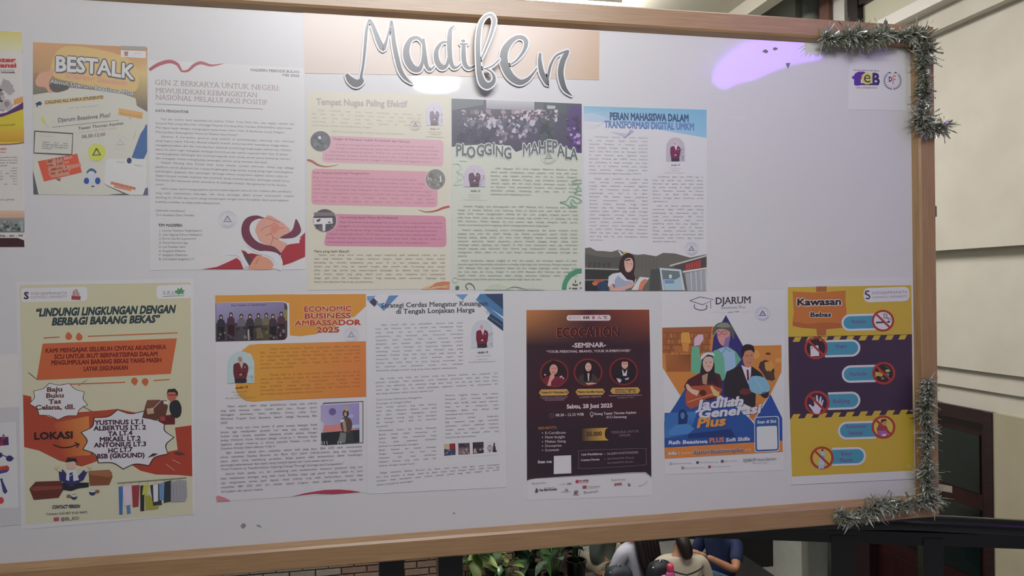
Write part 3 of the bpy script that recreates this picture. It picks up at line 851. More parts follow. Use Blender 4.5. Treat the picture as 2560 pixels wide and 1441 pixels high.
    S.rect(900, 615, 932, 655, (150, 140, 138)); S.rect(985, 620, 1000, 672, (150, 148, 142)); S.blobs(905, 600, 1010, 695, 34, [(98, 96, 90), (120, 118, 110), (88, 86, 84), (132, 128, 122)], 12, 4); S.rect(988, 630, 998, 665, (185, 182, 175))
    S.part('round_photo', label='round photo of a white shop front at night')
    S.ell(175, 937, 88, 84, (175, 160, 155)); S.ell(175, 937, 81, 80, (78, 72, 76), n=36)
    S.poly([(98, 880), (240, 880), (252, 905), (100, 905)], (105, 98, 100)); S.poly([(95, 920), (228, 918), (232, 958), (180, 962), (178, 1010), (160, 1012), (158, 962), (98, 965)], (185, 180, 180))
    S.rect(95, 908, 240, 917, (62, 58, 62)); S.ell(128, 938, 12, 9, (60, 58, 60)); S.ell(207, 950, 10, 5, (70, 68, 70)); S.ell(140, 930, 5, 8, (50, 48, 50))
    S.blobs(110, 968, 156, 1000, 12, [(60, 56, 60), (100, 92, 95)], 7, 2); S.blobs(192, 966, 236, 1000, 12, [(60, 56, 60), (100, 92, 95)], 7, 5)
    S.part('swoosh')
    S.line([(50, 508), (85, 518), (130, 545), (190, 556), (268, 543)], [12, 16, 12, 6, 2], (165, 90, 92), sm=4)
    S.part('swoosh'); S.line([(1056, 838), (1010, 848), (960, 868), (890, 876), (835, 860)], [14, 14, 10, 6, 2], (180, 62, 70), sm=4)
    S.part('corner_art')
    S.poly([(850, 1425), (900, 1400), (970, 1395), (930, 1420)], (205, 170, 110)); S.poly([(900, 1422), (960, 1378), (1010, 1368), (1058, 1370), (1058, 1422)], (196, 120, 72), sm=1)
    S.line([(900, 1424), (990, 1408), (1058, 1396)], 4, (215, 205, 190), sm=3); S.line([(930, 1412), (980, 1405), (1058, 1415)], 3, (215, 205, 190), sm=3)
    S.author(950, 105, 120, 160, (172, 168, 180), (118, 100, 118), (90, 88, 90), (170, 150, 150), (180, 176, 182))
    S.part('caption'); S.text('studio 19', 918, 292, 985, 296, 12, (140, 136, 130), w=.018, serif=True); S.text('Universitas Katolik', 905, 312, 1000, 318, 7, g); S.text('Soegijapranata', 915, 328, 990, 333, 7, g); S.text('Ilmu Ekonomi Pembangunan', 890, 346, 1018, 352, 7, g)
    S.stamp(815, 262, 40, (160, 158, 160))
    S.flush()

def plogging():
    S = Sheet('article_sheet', [(1129, 246), (1454, 259), (1455.5, 727), (1129, 725)], (170, 176, 160), (176, 177, 176),
              label='pale green article sheet headed PLOGGING MAHEPALA under a dark crowd photo', cat='poster', group='wall magazine articles')
    S.V(1120, 230, 2.826)
    S.part('crowd_photo', label='dark photo of a standing crowd, violet reflection painted in at the right')
    S.poly([(25, 46), (945, 84), (945, 432), (895, 430), (860, 405), (800, 380), (560, 395), (480, 425), (440, 380), (300, 370), (120, 378), (27, 388)], (62, 60, 78))
    S.grad([(270, 56), (610, 70), (610, 130), (270, 120)], [(150, 152, 156), (150, 152, 156), (120, 120, 126), (120, 120, 126)])
    S.poly([(610, 75), (675, 78), (675, 140), (610, 136)], (70, 78, 80)); S.poly([(692, 80), (840, 86), (840, 150), (692, 150)], (58, 70, 74)); S.poly([(700, 95), (760, 98), (755, 120), (700, 118)], (140, 150, 150))
    S.poly([(25, 46), (250, 56), (250, 90), (25, 130)], (84, 92, 94)); S.poly([(860, 95), (945, 100), (945, 430), (900, 425), (860, 330), (840, 200)], (70, 52, 100))  # violet right end paints in the neon panel's reflection
    S.blobs(90, 120, 780, 215, 110, [(165, 160, 165), (118, 110, 118), (60, 55, 66), (150, 138, 148), (88, 80, 92), (135, 110, 125)], 17, 11)
    S.blobs(60, 190, 640, 300, 90, [(58, 60, 78), (150, 148, 155), (52, 50, 62), (100, 96, 110), (66, 70, 90), (42, 42, 55)], 22, 12, asp=1.1)
    S.blobs(340, 230, 570, 370, 44, [(150, 140, 155), (78, 68, 90), (60, 55, 74), (110, 100, 118)], 18, 13)
    S.blobs(640, 180, 760, 400, 44, [(48, 60, 64), (58, 70, 72), (40, 46, 54)], 26, 14); S.blobs(60, 260, 330, 362, 44, [(48, 50, 68), (60, 64, 84), (42, 42, 56)], 24, 15)
    S.blobs(835, 160, 940, 400, 36, [(70, 50, 105), (52, 42, 70), (110, 80, 140), (150, 130, 170)], 17, 16)  # violet specks belong to the same painted reflection
    for i in range(16):
        x = 105 + i * 43; S.ell(x, 150 + (i * 37) % 40, 11, 14, (45, 42, 50), n=9); S.ell(x + 1, 155 + (i * 37) % 40, 8, 9, (140, 118, 120), n=9)
    S.part('headline', label='white edged dark green capitals set up and down')
    jig = [(0, 0, 0), (0, 2, .04), (0, -8, 0), (0, 2, .03), (0, 10, 0), (0, 14, -.04), (0, -2, 0), (0, -14, 0)]
    for c, w in (((205, 208, 208), .11), ((82, 92, 86), .036)):
        S.text('PLOGGING', 55, 450, 452, 458, 78, c, w=w, jig=[(0, 0, 0), (0, 4, 0), (0, -12, .05), (0, 2, -.06), (0, 10, .08), (0, 16, 0), (0, -2, 0), (0, -14, .04)])
        S.text('MAHEPALA', 525, 455, 915, 462, 82, c, w=w, jig=[(0, 6, 0), (0, 16, 0), (0, 24, 0), (0, 34, 0), (0, 30, 0), (0, 4, .05), (0, -12, 0), (0, -18, 0)])
    S.stamp(712, 455, 58, (150, 160, 152))
    S.part('cloud_pattern', label='green outlined cloud scrolls')
    g = (120, 150, 130)
    S.line([(945, 625), (900, 622), (880, 645), (930, 650), (905, 690), (945, 700)], 8, g, sm=3); S.ring(935, 662, 16, 18, 7, g, a0=1.2, a1=5.5)
    S.line([(790, 780), (835, 772), (860, 740), (895, 742), (945, 772), (905, 785), (880, 760), (865, 790), (900, 810), (870, 815), (830, 792), (790, 780)], 9, g, sm=3)
    S.ring(890, 800, 20, 18, 6, g, a0=0, a1=4.5); S.line([(946, 690), (915, 705), (895, 720), (946, 730)], 7, g, sm=3)
    lg = (160, 172, 162)
    S.line([(30, 512), (70, 505), (95, 540), (60, 560), (110, 590), (40, 655), (105, 650)], 8, lg, sm=3); S.ring(85, 600, 18, 22, 6, lg); S.line([(80, 485), (130, 488)], 5, lg)
    S.author(188, 515, 150, 155, (168, 160, 172), (92, 70, 84), (72, 66, 72), (170, 150, 155), (175, 165, 175))
    S.part('body_text')
    t = (108, 116, 106)
    S.text('studio 19', 160, 704, 228, 707, 13, (95, 98, 95), w=.018, serif=True); S.text('Universitas Katolik', 145, 728, 235, 731, 7, (150, 156, 148)); S.text('Soegijapranata', 150, 745, 225, 748, 7, (150, 156, 148)); S.text('Ilmu Ekonomi Pembangunan', 105, 763, 272, 766, 7, (150, 156, 148))
    S.para(['>UKM Mahepala SCU (Unit Kegiatan Mahasiswa Mahasiswa Pecinta', 'Alam) kembali menghadirkan sebuah program kerja yang tidak hanya', 'berfokus pada kegiatan konservasi alam. Kali ini, mereka menggelar',
            'sebuah kegiatan bertajuk Plogging, yang merupakan perpaduan antara', 'olahraga jogging dan aksi sosial berupa memungut sampah. Kegiatan', 'ini bertujuan untuk meningkatkan kesadaran akan pentingnya menjaga',
            'kebersihan sekaligus mendukung gaya hidup sehat di kalangan', 'mahasiswa dan masyarakat umum.|.47'], (302, 545), (915, 556), (302, 727), (915, 738), 11.5, t, nat=.85, ind=.05)
    S.para(['>Kegiatan Plogging yang diselenggarakan oleh UKM Mahepala SCU berlangsung pada pagi hari', 'minggu, di kawasan Simpang Lima, Semarang. Acara ini dimulai pada pukul 06.00 dan berakhir', 'sekitar 09.00. Dengan menggabungkan olahraga dan aksi sosial, plogging mengajak peserta untuk',
            'tidak hanya berlari, tetapi juga untuk memungut sampah yang mereka temui di sepanjang rute yang', 'telah ditentukan. Melalui kegiatan ini, para peserta dapat menjaga kebugaran tubuh mereka', 'sambil turut berkontribusi langsung dalam menjaga kebersihan lingkungan.|.765'],
           (68, 812), (918, 822), (70, 944), (918, 954), 11.5, t, nat=.85, ind=.05)
    S.para(['>Sebelum kegiatan berlangsung, peserta mendapatkan pengarahan dari panitia mengenai aturan', 'plogging yang aman dan efektif. Mereka juga dibekali perlengkapan seperti sarung tangan,', 'kantong sampah, gelang warna, dan stiker untuk dibagikan kepada masyarakat sebagai bentuk',
            'kampanye kebersihan. Setelah pengarahan, peserta memulai plogging dengan jogging santai', 'memungut sampah sepanjang rute. Kegiatan ini tidak hanya menyehatkan tetapi juga memberikan', 'dampak langsung pada kebersihan kota. Peserta yang mengumpulkan sampah terbanyak akan',
            'mendapatkan hadiah. Selain itu kuis kecil dengan doorprize turut menambah semangat para', 'peserta.|.08'], (70, 980), (916, 984), (70, 1164), (916, 1166), 11.5, t, nat=.85, ind=.035)
    S.para(['>Secara keseluruhan, kegiatan plogging ini lebih dari sekadar aksi memungut sampah. Ini adalah', 'bentuk nyata dari kepedulian mahasiswa terhadap lingkungan dan kesehatan. Dengan kegiatan ini,|.995', 'UKM Mahepala SCU ingin membuktikan bahwa kita bisa menjaga lingkungan sambil menjaga tubuh',
            'kita tetap sehat dan senang. Dengan ini pula UKM Mahepala SCU berharap bisa menginspirasi', 'banyak individu untuk berpartisipasi dalam menjaga kebersihan lingkungan sekitar serta turut', 'mengadopsi gaya hidup sehat yang bermanfaat bagi tubuh dan alam.|.71'],
           (70, 1196), (914, 1198), (70, 1328), (914, 1330), 11.5, t, nat=.85, ind=.03)
    S.part('corner_art')
    S.poly([(255, 1400), (300, 1365), (355, 1355), (410, 1375), (480, 1400)], (160, 172, 148), sm=1); S.poly([(480, 1400), (600, 1385), (690, 1400)], (150, 158, 150))
    S.line([(410, 1398), (470, 1378), (560, 1398)], 5, (105, 125, 112), sm=4)
    S.ring(50, 1330, 18, 18, 3, (150, 158, 150)); S.ell(66, 1384, 14, 13, (70, 92, 84)); S.line([(140, 1396), (125, 1370), (150, 1352), (180, 1370), (190, 1396)], 6, (80, 98, 92), sm=4)
    S.ring(945, 1395, 124, 132, 32, (62, 140, 104), n=24, a0=pi, a1=pi * 1.5)
    dk = (60, 78, 70)
    for p in ([(902, 1325), (906, 1340), (902, 1352), (897, 1340)], ): S.poly(p, dk)
    for p in ([(880, 1358), (900, 1366), (918, 1360)], [(932, 1345), (938, 1355)], [(858, 1384), (866, 1390)], [(878, 1386), (900, 1390), (914, 1386)], [(936, 1382), (943, 1388)]): S.line(p, 8, dk, sm=2)
    S.flush()

def peran():
    S = Sheet('article_sheet', [(1458.5, 265), (1767, 274.5), (1767, 728), (1463, 728)], (182, 182, 186), (182, 182, 186),
              label='white article sheet with a light blue header and a shop worker photo at its foot', cat='poster', group='wall magazine articles')
    S.V(1450, 250, 2.941)
    S.part('header_band')
    S.grad([(26, 45), (931, 72), (931, 280), (28, 160)], [(118, 168, 195), (108, 168, 196), (126, 178, 205), (165, 182, 200)], n=10)
    S.poly([(28, 160), (240, 165), (480, 200), (700, 240), (931, 280), (931, 300), (28, 300)], (182, 182, 186), sm=0)
    S.poly([(30, 100), (90, 95), (170, 120), (240, 165), (28, 158)], (158, 178, 198), sm=1)
    S.part('line_pattern')
    for i in range(7): S.line([(26, 168 + i * 7), (120, 185 + i * 4), (200, 160 - i * 6)], 1.5, (165, 168, 184), sm=4)
    for i in range(9): S.line([(225 + i * 18, 236 + i * 2), (300 + i * 8, 262 - i), (330, 275 + i), (375 + i * 3, 215 + i * 2)], 2, (140, 138, 168), sm=4)
    S.part('headline', label='dark blue condensed capitals, lower line paled by a painted violet reflection')
    S.text('PERAN MAHASISWA DALAM', 218, 145, 800, 160, 52, (52, 82, 118), w=.055)
    S.text('TRANSFORMASI DIGITAL UMKM', 180, 204, 840, 222, 50, (92, 122, 172), w=.055)  # paler violet blue puts the neon reflection into this line
    S.part('body_text')
    g = (118, 118, 122)
    S.para(['>Perkembangan teknologi dan proses digitalisasi', 'kini telah menyatu dengan aktivitas harian', 'masyarakat. Perubahan ini membawa pengaruh', 'besar terhadap berbagai bidang, tak terkecuali',
            'sektor Usaha Mikro, Kecil, dan Menengah (UMKM).', 'Di tengah kemajuan zaman, digitalisasi menjadi', 'kebutuhan mendesak agar UMKM mampu bertahan', 'dan berkembang di tengah persaingan yang ketat.',
            'Dalam hal ini, mahasiswa memiliki peran strategis', 'sebagai pendukung sekaligus penggerak dalam', 'proses transformasi digital bagi pelaku UMKM.|.89'], (66, 275), (497, 285), (66, 545), (497, 551), 11.5, g, nat=.8, ind=.1)
    S.para(['>Sebagai agen perubahan dan generasi yang', 'melek teknologi, mahasiswa memiliki peran', 'strategis dalam membantu percepatan digitalisasi', 'UMKM dan memberikan dampak nyata dalam', 'pengembangan usaha kecil di era digital.',
            'Mahasiswa FEB dibekali dengan pengetahuan', 'tentang kewirausahaan, pemasaran digital,', 'akuntansi berbasis teknologi, hingga analisis', 'keuangan yang bisa langsung diterapkan untuk', 'membantu pelaku UMKM yang masih tertinggal',
            'dalam penggunaan teknologi. Melalui program', 'pengabdian masyarakat, KKN, atau bahkan inisiatif', 'mandiri berbasis komunitas, mahasiswa dapat', 'menjadi jembatan antara perkembangan teknologi', 'dan pelaku UMKM. Dengan dukungan mahasiswa,',
            'UMKM bisa lebih cepat naik kelas, menjangkau', 'pasar yang lebih luas, serta meningkatkan efisiensi', 'operasional.|.24'], (67, 584), (499, 590), (70, 1035), (497, 1040), 11.5, g, nat=.8, ind=.09)
    S.para(['>Transformasi digital pada UMKM saat ini', 'bukan lagi sekadar opsi, melainkan sebuah', 'kebutuhan agar pelaku usaha tetap relevan', 'dan mampu bersaing di tengah perubahan', 'zaman. Mahasiswa, terutama dari Fakultas', 'Ekonomi dan Bisnis (FEB), memegang', 'peranan strategis dalam mendorong proses', 'digitalisasi ini.|.3'],
           (534, 570), (907, 573), (534, 752), (908, 755), 11.5, g, nat=.8, ind=.09)
    S.para(['>Lebih dari sekadar penerapan teknologi,', 'transformasi digital UMKM adalah tentang', 'pemberdayaan dan keberlanjutan usaha. Di', 'sinilah peran mahasiswa FEB menjadi', 'sangat penting-mereka dapat menjadi', 'penghubung antara teori yang dipelajari di', 'kelas dan praktik nyata di lapangan.',
            'Dengan demikian, mahasiswa tidak hanya', 'belajar, tetapi juga turut berkontribusi dalam', 'menciptakan solusi konkret bagi kemajuan', 'ekonomi masyarakat.|.47'], (534, 785), (908, 786), (534, 1046), (908, 1048), 11.5, g, nat=.8, ind=.08)
    S.author(702, 275, 138, 178, (160, 156, 164), (116, 42, 74), (58, 48, 56), (178, 140, 132), (185, 175, 182))
    S.part('caption'); S.text('studio 19', 670, 485, 736, 486, 13, (100, 100, 104), w=.018, serif=True)
    for y, x0, x1, t in ((506, 662, 745, 'Universitas Katolik'), (522, 668, 732, 'Soegijapranata'), (540, 622, 777, 'Ilmu Ekonomi Pembangunan')): S.text(t, x0, y, x1, y, 7, (150, 150, 154))
    S.part('shop_photo', label='photo of a woman holding a tablet in a shop')
    S.V(1450, 250, 2.941)
    S.poly([(37, 1090), (75, 1085), (120, 1110), (180, 1112), (230, 1118), (285, 1102), (330, 1125), (420, 1140), (470, 1135), (560, 1150), (612, 1125), (700, 1130), (780, 1152), (810, 1160), (860, 1150), (930, 1135), (931, 1405), (38, 1405)], (92, 90, 82))
    S.poly([(37, 1130), (120, 1150), (230, 1160), (300, 1150), (300, 1235), (37, 1225)], (74, 74, 70)); S.line([(37, 1240), (290, 1248)], 7, (150, 150, 148)); S.poly([(37, 1246), (290, 1254), (290, 1320), (37, 1320)], (46, 48, 46))
    for x in (60, 95, 130, 165, 200): S.rect(x, 1195, x + 22, 1235, (62, 62, 58))
    S.line([(37, 1325), (210, 1322)], 6, (120, 120, 118)); S.rect(37, 1330, 210, 1405, (38, 40, 42)); S.ell(140, 1340, 38, 18, (190, 78, 58)); S.ell(110, 1350, 20, 16, (196, 110, 60)); S.ell(170, 1370, 45, 35, (44, 66, 92))
    for i in range(6): S.line([(430 + i * 28, 1150), (425 + i * 28, 1240)], 3, (76, 74, 68))
    S.poly([(660, 1215), (931, 1140), (931, 1150), (660, 1226)], (175, 172, 170)); S.poly([(755, 1258), (931, 1232), (931, 1245), (755, 1272)], (180, 178, 178))
    S.poly([(690, 1222), (931, 1155), (931, 1230), (760, 1256), (690, 1235)], (74, 66, 62))
    for i in range(6): S.poly([(778 + i * 19, 1210 - i * 6), (792 + i * 19, 1206 - i * 6), (792 + i * 19, 1246 - i * 3), (778 + i * 19, 1250 - i * 3)], (196, 62, 52))
    S.poly([(770, 1275), (931, 1248), (931, 1405), (790, 1405)], (140, 145, 150))
    for i in range(4): S.line([(815 + i * 36, 1265 - i * 5), (822 + i * 36, 1405)], 6, (172, 176, 180))
    S.poly([(520, 1250), (590, 1240), (590, 1405), (510, 1405)], (66, 70, 68)); S.poly([(584, 1235), (742, 1248), (772, 1400), (608, 1400)], (176, 186, 194)); S.poly([(598, 1250), (730, 1260), (756, 1400), (620, 1400)], (96, 112, 116))
    S.poly([(612, 1320), (700, 1322), (740, 1300), (756, 1400), (622, 1400)], (150, 175, 188)); S.rect(655, 1285, 675, 1312, (205, 208, 206)); S.poly([(620, 1325), (690, 1325), (695, 1350), (625, 1352)], (104, 142, 172))
    S.poly([(278, 1108), (290, 1108), (316, 1140), (305, 1146)], (205, 205, 200)); S.poly([(316, 1122), (345, 1116), (348, 1134), (320, 1140)], (196, 172, 62))
    S.poly([(285, 1260), (295, 1180), (330, 1132), (370, 1128), (400, 1160), (405, 1230), (395, 1280), (410, 1320), (385, 1345), (340, 1330), (300, 1280)], (52, 38, 36), sm=2)
    S.poly([(325, 1190), (345, 1165), (378, 1165), (392, 1200), (385, 1245), (360, 1268), (335, 1255)], (214, 168, 150), sm=2)
    for p in ((350, 1205), (376, 1207)): S.ell(p[0], p[1], 5, 2.5, (60, 40, 38), n=8)
    S.line([(348, 1238), (362, 1246), (374, 1238)], 4, (205, 205, 205), sm=2); S.line([(336, 1184), (350, 1176), (372, 1176)], 10, (52, 38, 36), sm=2)
    S.poly([(205, 1370), (210, 1300), (240, 1278), (300, 1268), (345, 1320), (390, 1330), (392, 1345), (350, 1345), (320, 1405), (280, 1405), (255, 1360), (240, 1350), (230, 1385)], (202, 204, 212))
    S.poly([(255, 1325), (280, 1290), (300, 1310), (330, 1330), (372, 1330), (380, 1345), (330, 1405), (255, 1405)], (140, 150, 172))
    S.poly([(215, 1370), (238, 1352), (250, 1385), (330, 1370), (390, 1345), (405, 1352), (380, 1380), (320, 1398), (290, 1405), (222, 1405)], (212, 162, 146))
    S.poly([(378, 1398), (440, 1302), (510, 1308), (450, 1400)], (210, 212, 214)); S.poly([(425, 1400), (445, 1340), (470, 1318), (498, 1322), (470, 1370), (455, 1402)], (208, 120, 96), sm=1); S.line([(402, 1350), (410, 1318)], 6, (205, 210, 214))
    S.stamp(820, 1095, 48, (150, 150, 172))
    S.flush()

def lindungi():
    S = Sheet('poster', [(40, 705), (484, 697), (486, 1287), (53, 1325)], (170, 164, 164), (170, 164, 164),
              label='laminated cream poster about sharing used goods, with orange parallelogram and speech bursts', cat='poster')
    S.V(0, 690, 2.252)
    S.part('artwork')
    S.grad([(110, 52), (1072, 38), (1085, 1345), (145, 1400)], [(172, 163, 132), (168, 158, 126), (168, 160, 135), (172, 165, 140)])
    S.poly([(130, 670), (175, 680), (180, 720), (230, 780), (300, 800), (420, 770), (560, 760), (660, 750), (760, 770), (820, 790), (700, 900), (520, 1000), (560, 1040), (460, 1075), (330, 1040), (220, 985), (136, 965)], (168, 62, 38), sm=1)
    S.grad([(300, 830), (500, 790), (510, 1010), (360, 1020)], [(176, 76, 36), (205, 122, 50), (200, 118, 48), (172, 68, 36)])
    S.poly([(985, 855), (1078, 842), (1083, 1130), (1000, 1122), (880, 1120), (790, 1098), (740, 1065), (860, 1010), (1000, 980)], (165, 55, 34), sm=0)
    S.part('university_mark')
    S.rrect([(118, 70), (490, 62), (492, 140), (118, 150)], 20, (178, 172, 172)); S.rrect([(880, 55), (1075, 48), (1076, 125), (882, 130)], 20, (178, 172, 172))
    S.text('S', 134, 130, 162, 130, 38, (60, 45, 62), w=.055); S.text('SOEGIJAPRANATA', 172, 108, 378, 104, 15, (105, 98, 104)); S.text('CATHOLIC UNIVERSITY', 172, 128, 378, 124, 14, (105, 98, 104))
    S.poly([(400, 135), (408, 92), (430, 72), (448, 100), (455, 135)], (165, 130, 128)); S.poly([(402, 112), (455, 116), (452, 136), (404, 134)], (150, 60, 60)); S.line([(415, 78), (420, 120)], 3, (110, 80, 80)); S.line([(430, 75), (440, 118)], 3, (110, 80, 80))
    S.text('S.E.L', 916, 106, 985, 104, 20, (90, 120, 96)); S.line([(918, 116), (1035, 112)], 3, (80, 90, 80))
    S.poly([(985, 85), (1000, 80), (998, 66), (1012, 76), (1024, 64), (1028, 80), (1042, 82), (1030, 95), (1040, 104), (1015, 100), (1005, 108), (995, 98), (985, 98)], (70, 124, 80))
    S.part('headline', label='heavy slanted dark green capitals')
    for c, w, d in (((175, 170, 150), .075, 3), ((44, 56, 56), .075, 0)):
        S.text('“LINDUNGI LINGKUNGAN DENGAN', 198 + d, 228 + d, 985 + d, 208 + d, 42, c, w=w, it=.18)
        S.text('BERBAGI BARANG BEKAS”', 290 + d, 278 + d, 895 + d, 262 + d, 40, c, w=w, it=.18)
    S.part('quote_box')
    o = (192, 90, 44)
    S.poly([(240, 382), (996, 352), (962, 552), (205, 588)], o)
    S.line([(246, 350), (335, 345)], 6, o); S.line([(494, 341), (1000, 321)], 6, o); S.line([(350, 612), (705, 600)], 6, o); S.line([(865, 590), (955, 584)], 6, o)
    for x, y in ((387, 342), (446, 346)): S.ell(x, y, 19, 19, o); S.poly([(x - 20, y), (x - 10, y - 22), (x + 8, y - 26), (x - 4, y - 12)], o)
    for x, y in ((757, 592), (817, 596)): S.ell(x, y, 19, 19, o); S.poly([(x + 20, y), (x + 10, y + 22), (x - 8, y + 26), (x + 4, y + 12)], o)
    r = (118, 34, 30)
    for t, x0, y0, x1, y1 in (('KAMI MENGAJAK SELURUH CIVITAS AKADEMIKA', 255, 434, 935, 412), ('SCU UNTUK IKUT BERPARTISIPASI DALAM', 305, 468, 888, 450),
                              ('PENGUMPULAN BARANG BEKAS YANG MASIH', 288, 502, 910, 486), ('LAYAK DIGUNAKAN', 470, 536, 722, 528)): S.text(t, x0, y0, x1, y1, 24, r, w=.055)
    def burst(cx, cy, rx, ry, n, amp, ph, fill, edge, pw=5):
        for grow, c in ((1.0, edge), (0.972, fill)):
            pts = []
            for i in range(n * 6):
                t = 2 * pi * i / (n * 6) + ph; q = (i % 6) / 6
                k = 1 - amp * sin(pi * q)
                pts.append((cx + rx * k * cos(t) * grow, cy + ry * k * sin(t) * (grow if grow == 1 else .965)))
            S.poly(pts, c)
    S.part('speech_burst', label='white burst listing clothes, books and bags')
    burst(330, 705, 168, 108, 9, .16, .2, (178, 172, 172), (70, 55, 48))
    S.line([(160, 545), (205, 580)], 4, (90, 80, 66)); S.line([(465, 735), (520, 765)], 4, (90, 80, 66)); S.line([(440, 620), (490, 585)], 4, (120, 105, 85))
    c = (92, 52, 46)
    for t, x0, x1, y in (('Baju', 262, 352, 652), ('Buku', 258, 360, 686), ('Tas', 274, 344, 720), ('Celana, dll.', 198, 422, 752)): S.text(t, x0, y + 2, x1, y - 2, 25, c, w=.036, serif=True)
    S.part('speech_burst', label='large white burst listing drop-off places')
    burst(715, 920, 268, 172, 11, .15, -.06, (180, 174, 176), (60, 40, 34))
    S.text('LOKASI', 190, 922, 412, 915, 38, (42, 26, 30), w=.055, serif=False)
    S.line([(300, 950), (340, 966), (385, 966), (440, 950)], 6, (40, 26, 28), sm=4); S.line([(420, 940), (446, 949), (432, 968)], 6, (40, 26, 28))
    d = (62, 32, 48)
    for i, (t, x0, x1) in enumerate((('YUSTINUS LT.1', 534, 812), ('ALBERTUS LT. 2', 528, 822), ('TA LT.4', 608, 745), ('MIKAEL LT.2', 560, 792), ('ANTONIUS LT.3', 530, 824), ('HC LT.7', 608, 745), ('BSB (GROUND)', 545, 815))):
        S.text(t, x0, 840 + i * 31.6, x1, 834 + i * 31.2, 25, d, w=.055)
    S.part('illustration', label='person in black carrying a brown box')
    S.poly([(895, 790), (985, 780), (985, 836), (925, 838), (893, 820)], (95, 30, 36)); S.poly([(960, 712), (1000, 700), (1022, 740), (1015, 790), (980, 800), (955, 760)], (34, 34, 40), sm=2)
    S.ell(968, 672, 28, 34, (172, 88, 72), n=14); S.poly([(938, 668), (945, 640), (985, 635), (1002, 655), (1000, 680), (985, 655), (950, 655)], (36, 32, 34), sm=1)
    S.line([(944, 672), (996, 672)], 5, (110, 30, 36)); S.poly([(800, 800), (828, 700), (938, 702), (945, 740), (930, 800), (870, 812)], (92, 52, 40)); S.poly([(828, 700), (900, 698), (880, 740), (815, 740)], (112, 66, 50))
    S.poly([(825, 748), (862, 742), (868, 775), (830, 780)], (165, 130, 105)); S.poly([(920, 705), (950, 708), (945, 725), (922, 722)], (185, 180, 172)); S.poly([(898, 795), (925, 790), (932, 815), (905, 818)], (150, 60, 56))
    S.line([(905, 705), (850, 760)], 3, (190, 180, 170)); S.poly([(830, 1025), (860, 1000), (890, 1002), (870, 1015)], (70, 40, 36)); S.poly([(975, 998), (1010, 990), (1045, 1005), (1010, 1010)], (80, 50, 44)); S.line([(935, 1060), (985, 1100)], 3, (185, 150, 135)); S.line([(970, 1035), (1015, 1058)], 3, (185, 150, 135))
    S.part('illustration', label='seated person with raised hands between open boxes')
    S.poly([(165, 1200), (200, 1160), (345, 1155), (360, 1200), (330, 1250), (190, 1262)], (96, 42, 34)); S.poly([(165, 1200), (210, 1185), (352, 1185), (360, 1200), (190, 1212)], (122, 60, 46))
    S.poly([(498, 1100), (615, 1092), (635, 1130), (615, 1178), (505, 1182)], (122, 70, 42)); S.poly([(498, 1100), (615, 1092), (632, 1110), (620, 1135), (505, 1120)], (146, 90, 56))
    S.poly([(350, 1165), (500, 1165), (500, 1190), (440, 1198), (400, 1212), (350, 1205)], (32, 30, 38), sm=1)
    S.poly([(330, 1095), (355, 1092), (385, 1130), (440, 1128), (470, 1095), (495, 1100), (470, 1150), (430, 1172), (380, 1175), (335, 1150)], (46, 44, 92)); S.poly([(375, 1095), (425, 1090), (445, 1150), (400, 1160), (372, 1150)], (176, 172, 176)); S.poly([(392, 1110), (410, 1108), (415, 1185), (388, 1188)], (44, 46, 90))
    S.ell(400, 1062, 28, 30, (185, 150, 130), n=14); S.poly([(368, 1050), (380, 1025), (430, 1028), (434, 1055), (415, 1045), (385, 1050)], (36, 32, 36), sm=1)
    for p in ((320, 1075, -.3), (505, 1075, .3)): S.ell(p[0], p[1], 16, 9, (190, 165, 135), rot=p[2], n=10)
    S.poly([(310, 1085), (345, 1090), (350, 1105), (330, 1102)], (190, 165, 135)); S.poly([(520, 1085), (480, 1090), (478, 1105), (495, 1102)], (190, 165, 135))
    S.line([(392, 1130), (450, 1085)], 3, (200, 195, 190)); S.ell(388, 1242, 14, 10, (130, 90, 60)); S.ell(417, 1246, 18, 15, (40, 50, 74)); S.ell(417, 1240, 16, 6, (185, 182, 182)); S.ell(520, 1222, 18, 15, (40, 46, 70)); S.ell(520, 1214, 16, 6, (180, 178, 178)); S.ell(548, 1215, 13, 10, (128, 86, 62))
    S.part('clothes_rail', label='printed row of hanging clothes')
    S.line([(660, 1168), (1048, 1138)], 5, (110, 96, 86))
    for x in range(8): S.line([(690 + x * 46, 1180 - x * 3), (697 + x * 46, 1163 - x * 3)], 2.5, (100, 90, 84))
    for pts, cc in ((([(668, 1188), (692, 1185), (690, 1345), (672, 1345)]), (56, 98, 156)), (([(690, 1190), (738, 1178), (742, 1290), (700, 1296)]), (182, 160, 172)), (([(712, 1296), (732, 1292), (736, 1338), (716, 1342)]), (70, 110, 160)),
                    (([(742, 1182), (786, 1178), (780, 1300), (748, 1304)]), (142, 44, 60)), (([(790, 1182), (812, 1180), (812, 1325), (790, 1325)]), (34, 32, 36)), (([(808, 1178), (842, 1176), (828, 1230), (800, 1235)]), (176, 172, 52)),
                    (([(815, 1240), (840, 1235), (895, 1300), (890, 1312), (820, 1320)]), (150, 142, 40)), (([(845, 1180), (895, 1170), (912, 1290), (862, 1296)]), (40, 44, 52)), (([(862, 1178), (890, 1172), (890, 1270), (865, 1275)]), (182, 180, 182)),
                    (([(896, 1172), (922, 1165), (925, 1258), (898, 1265)]), (88, 122, 158)), (([(925, 1162), (962, 1152), (968, 1270), (922, 1280)]), (36, 44, 52)), (([(962, 1165), (1000, 1150), (1050, 1152), (1055, 1245), (1040, 1272), (962, 1275)]), (122, 118, 120))):
        S.poly(pts, cc)
    for x in (975, 995, 1015, 1035): S.line([(x, 1175), (x + 2, 1262)], 2, (100, 96, 98))
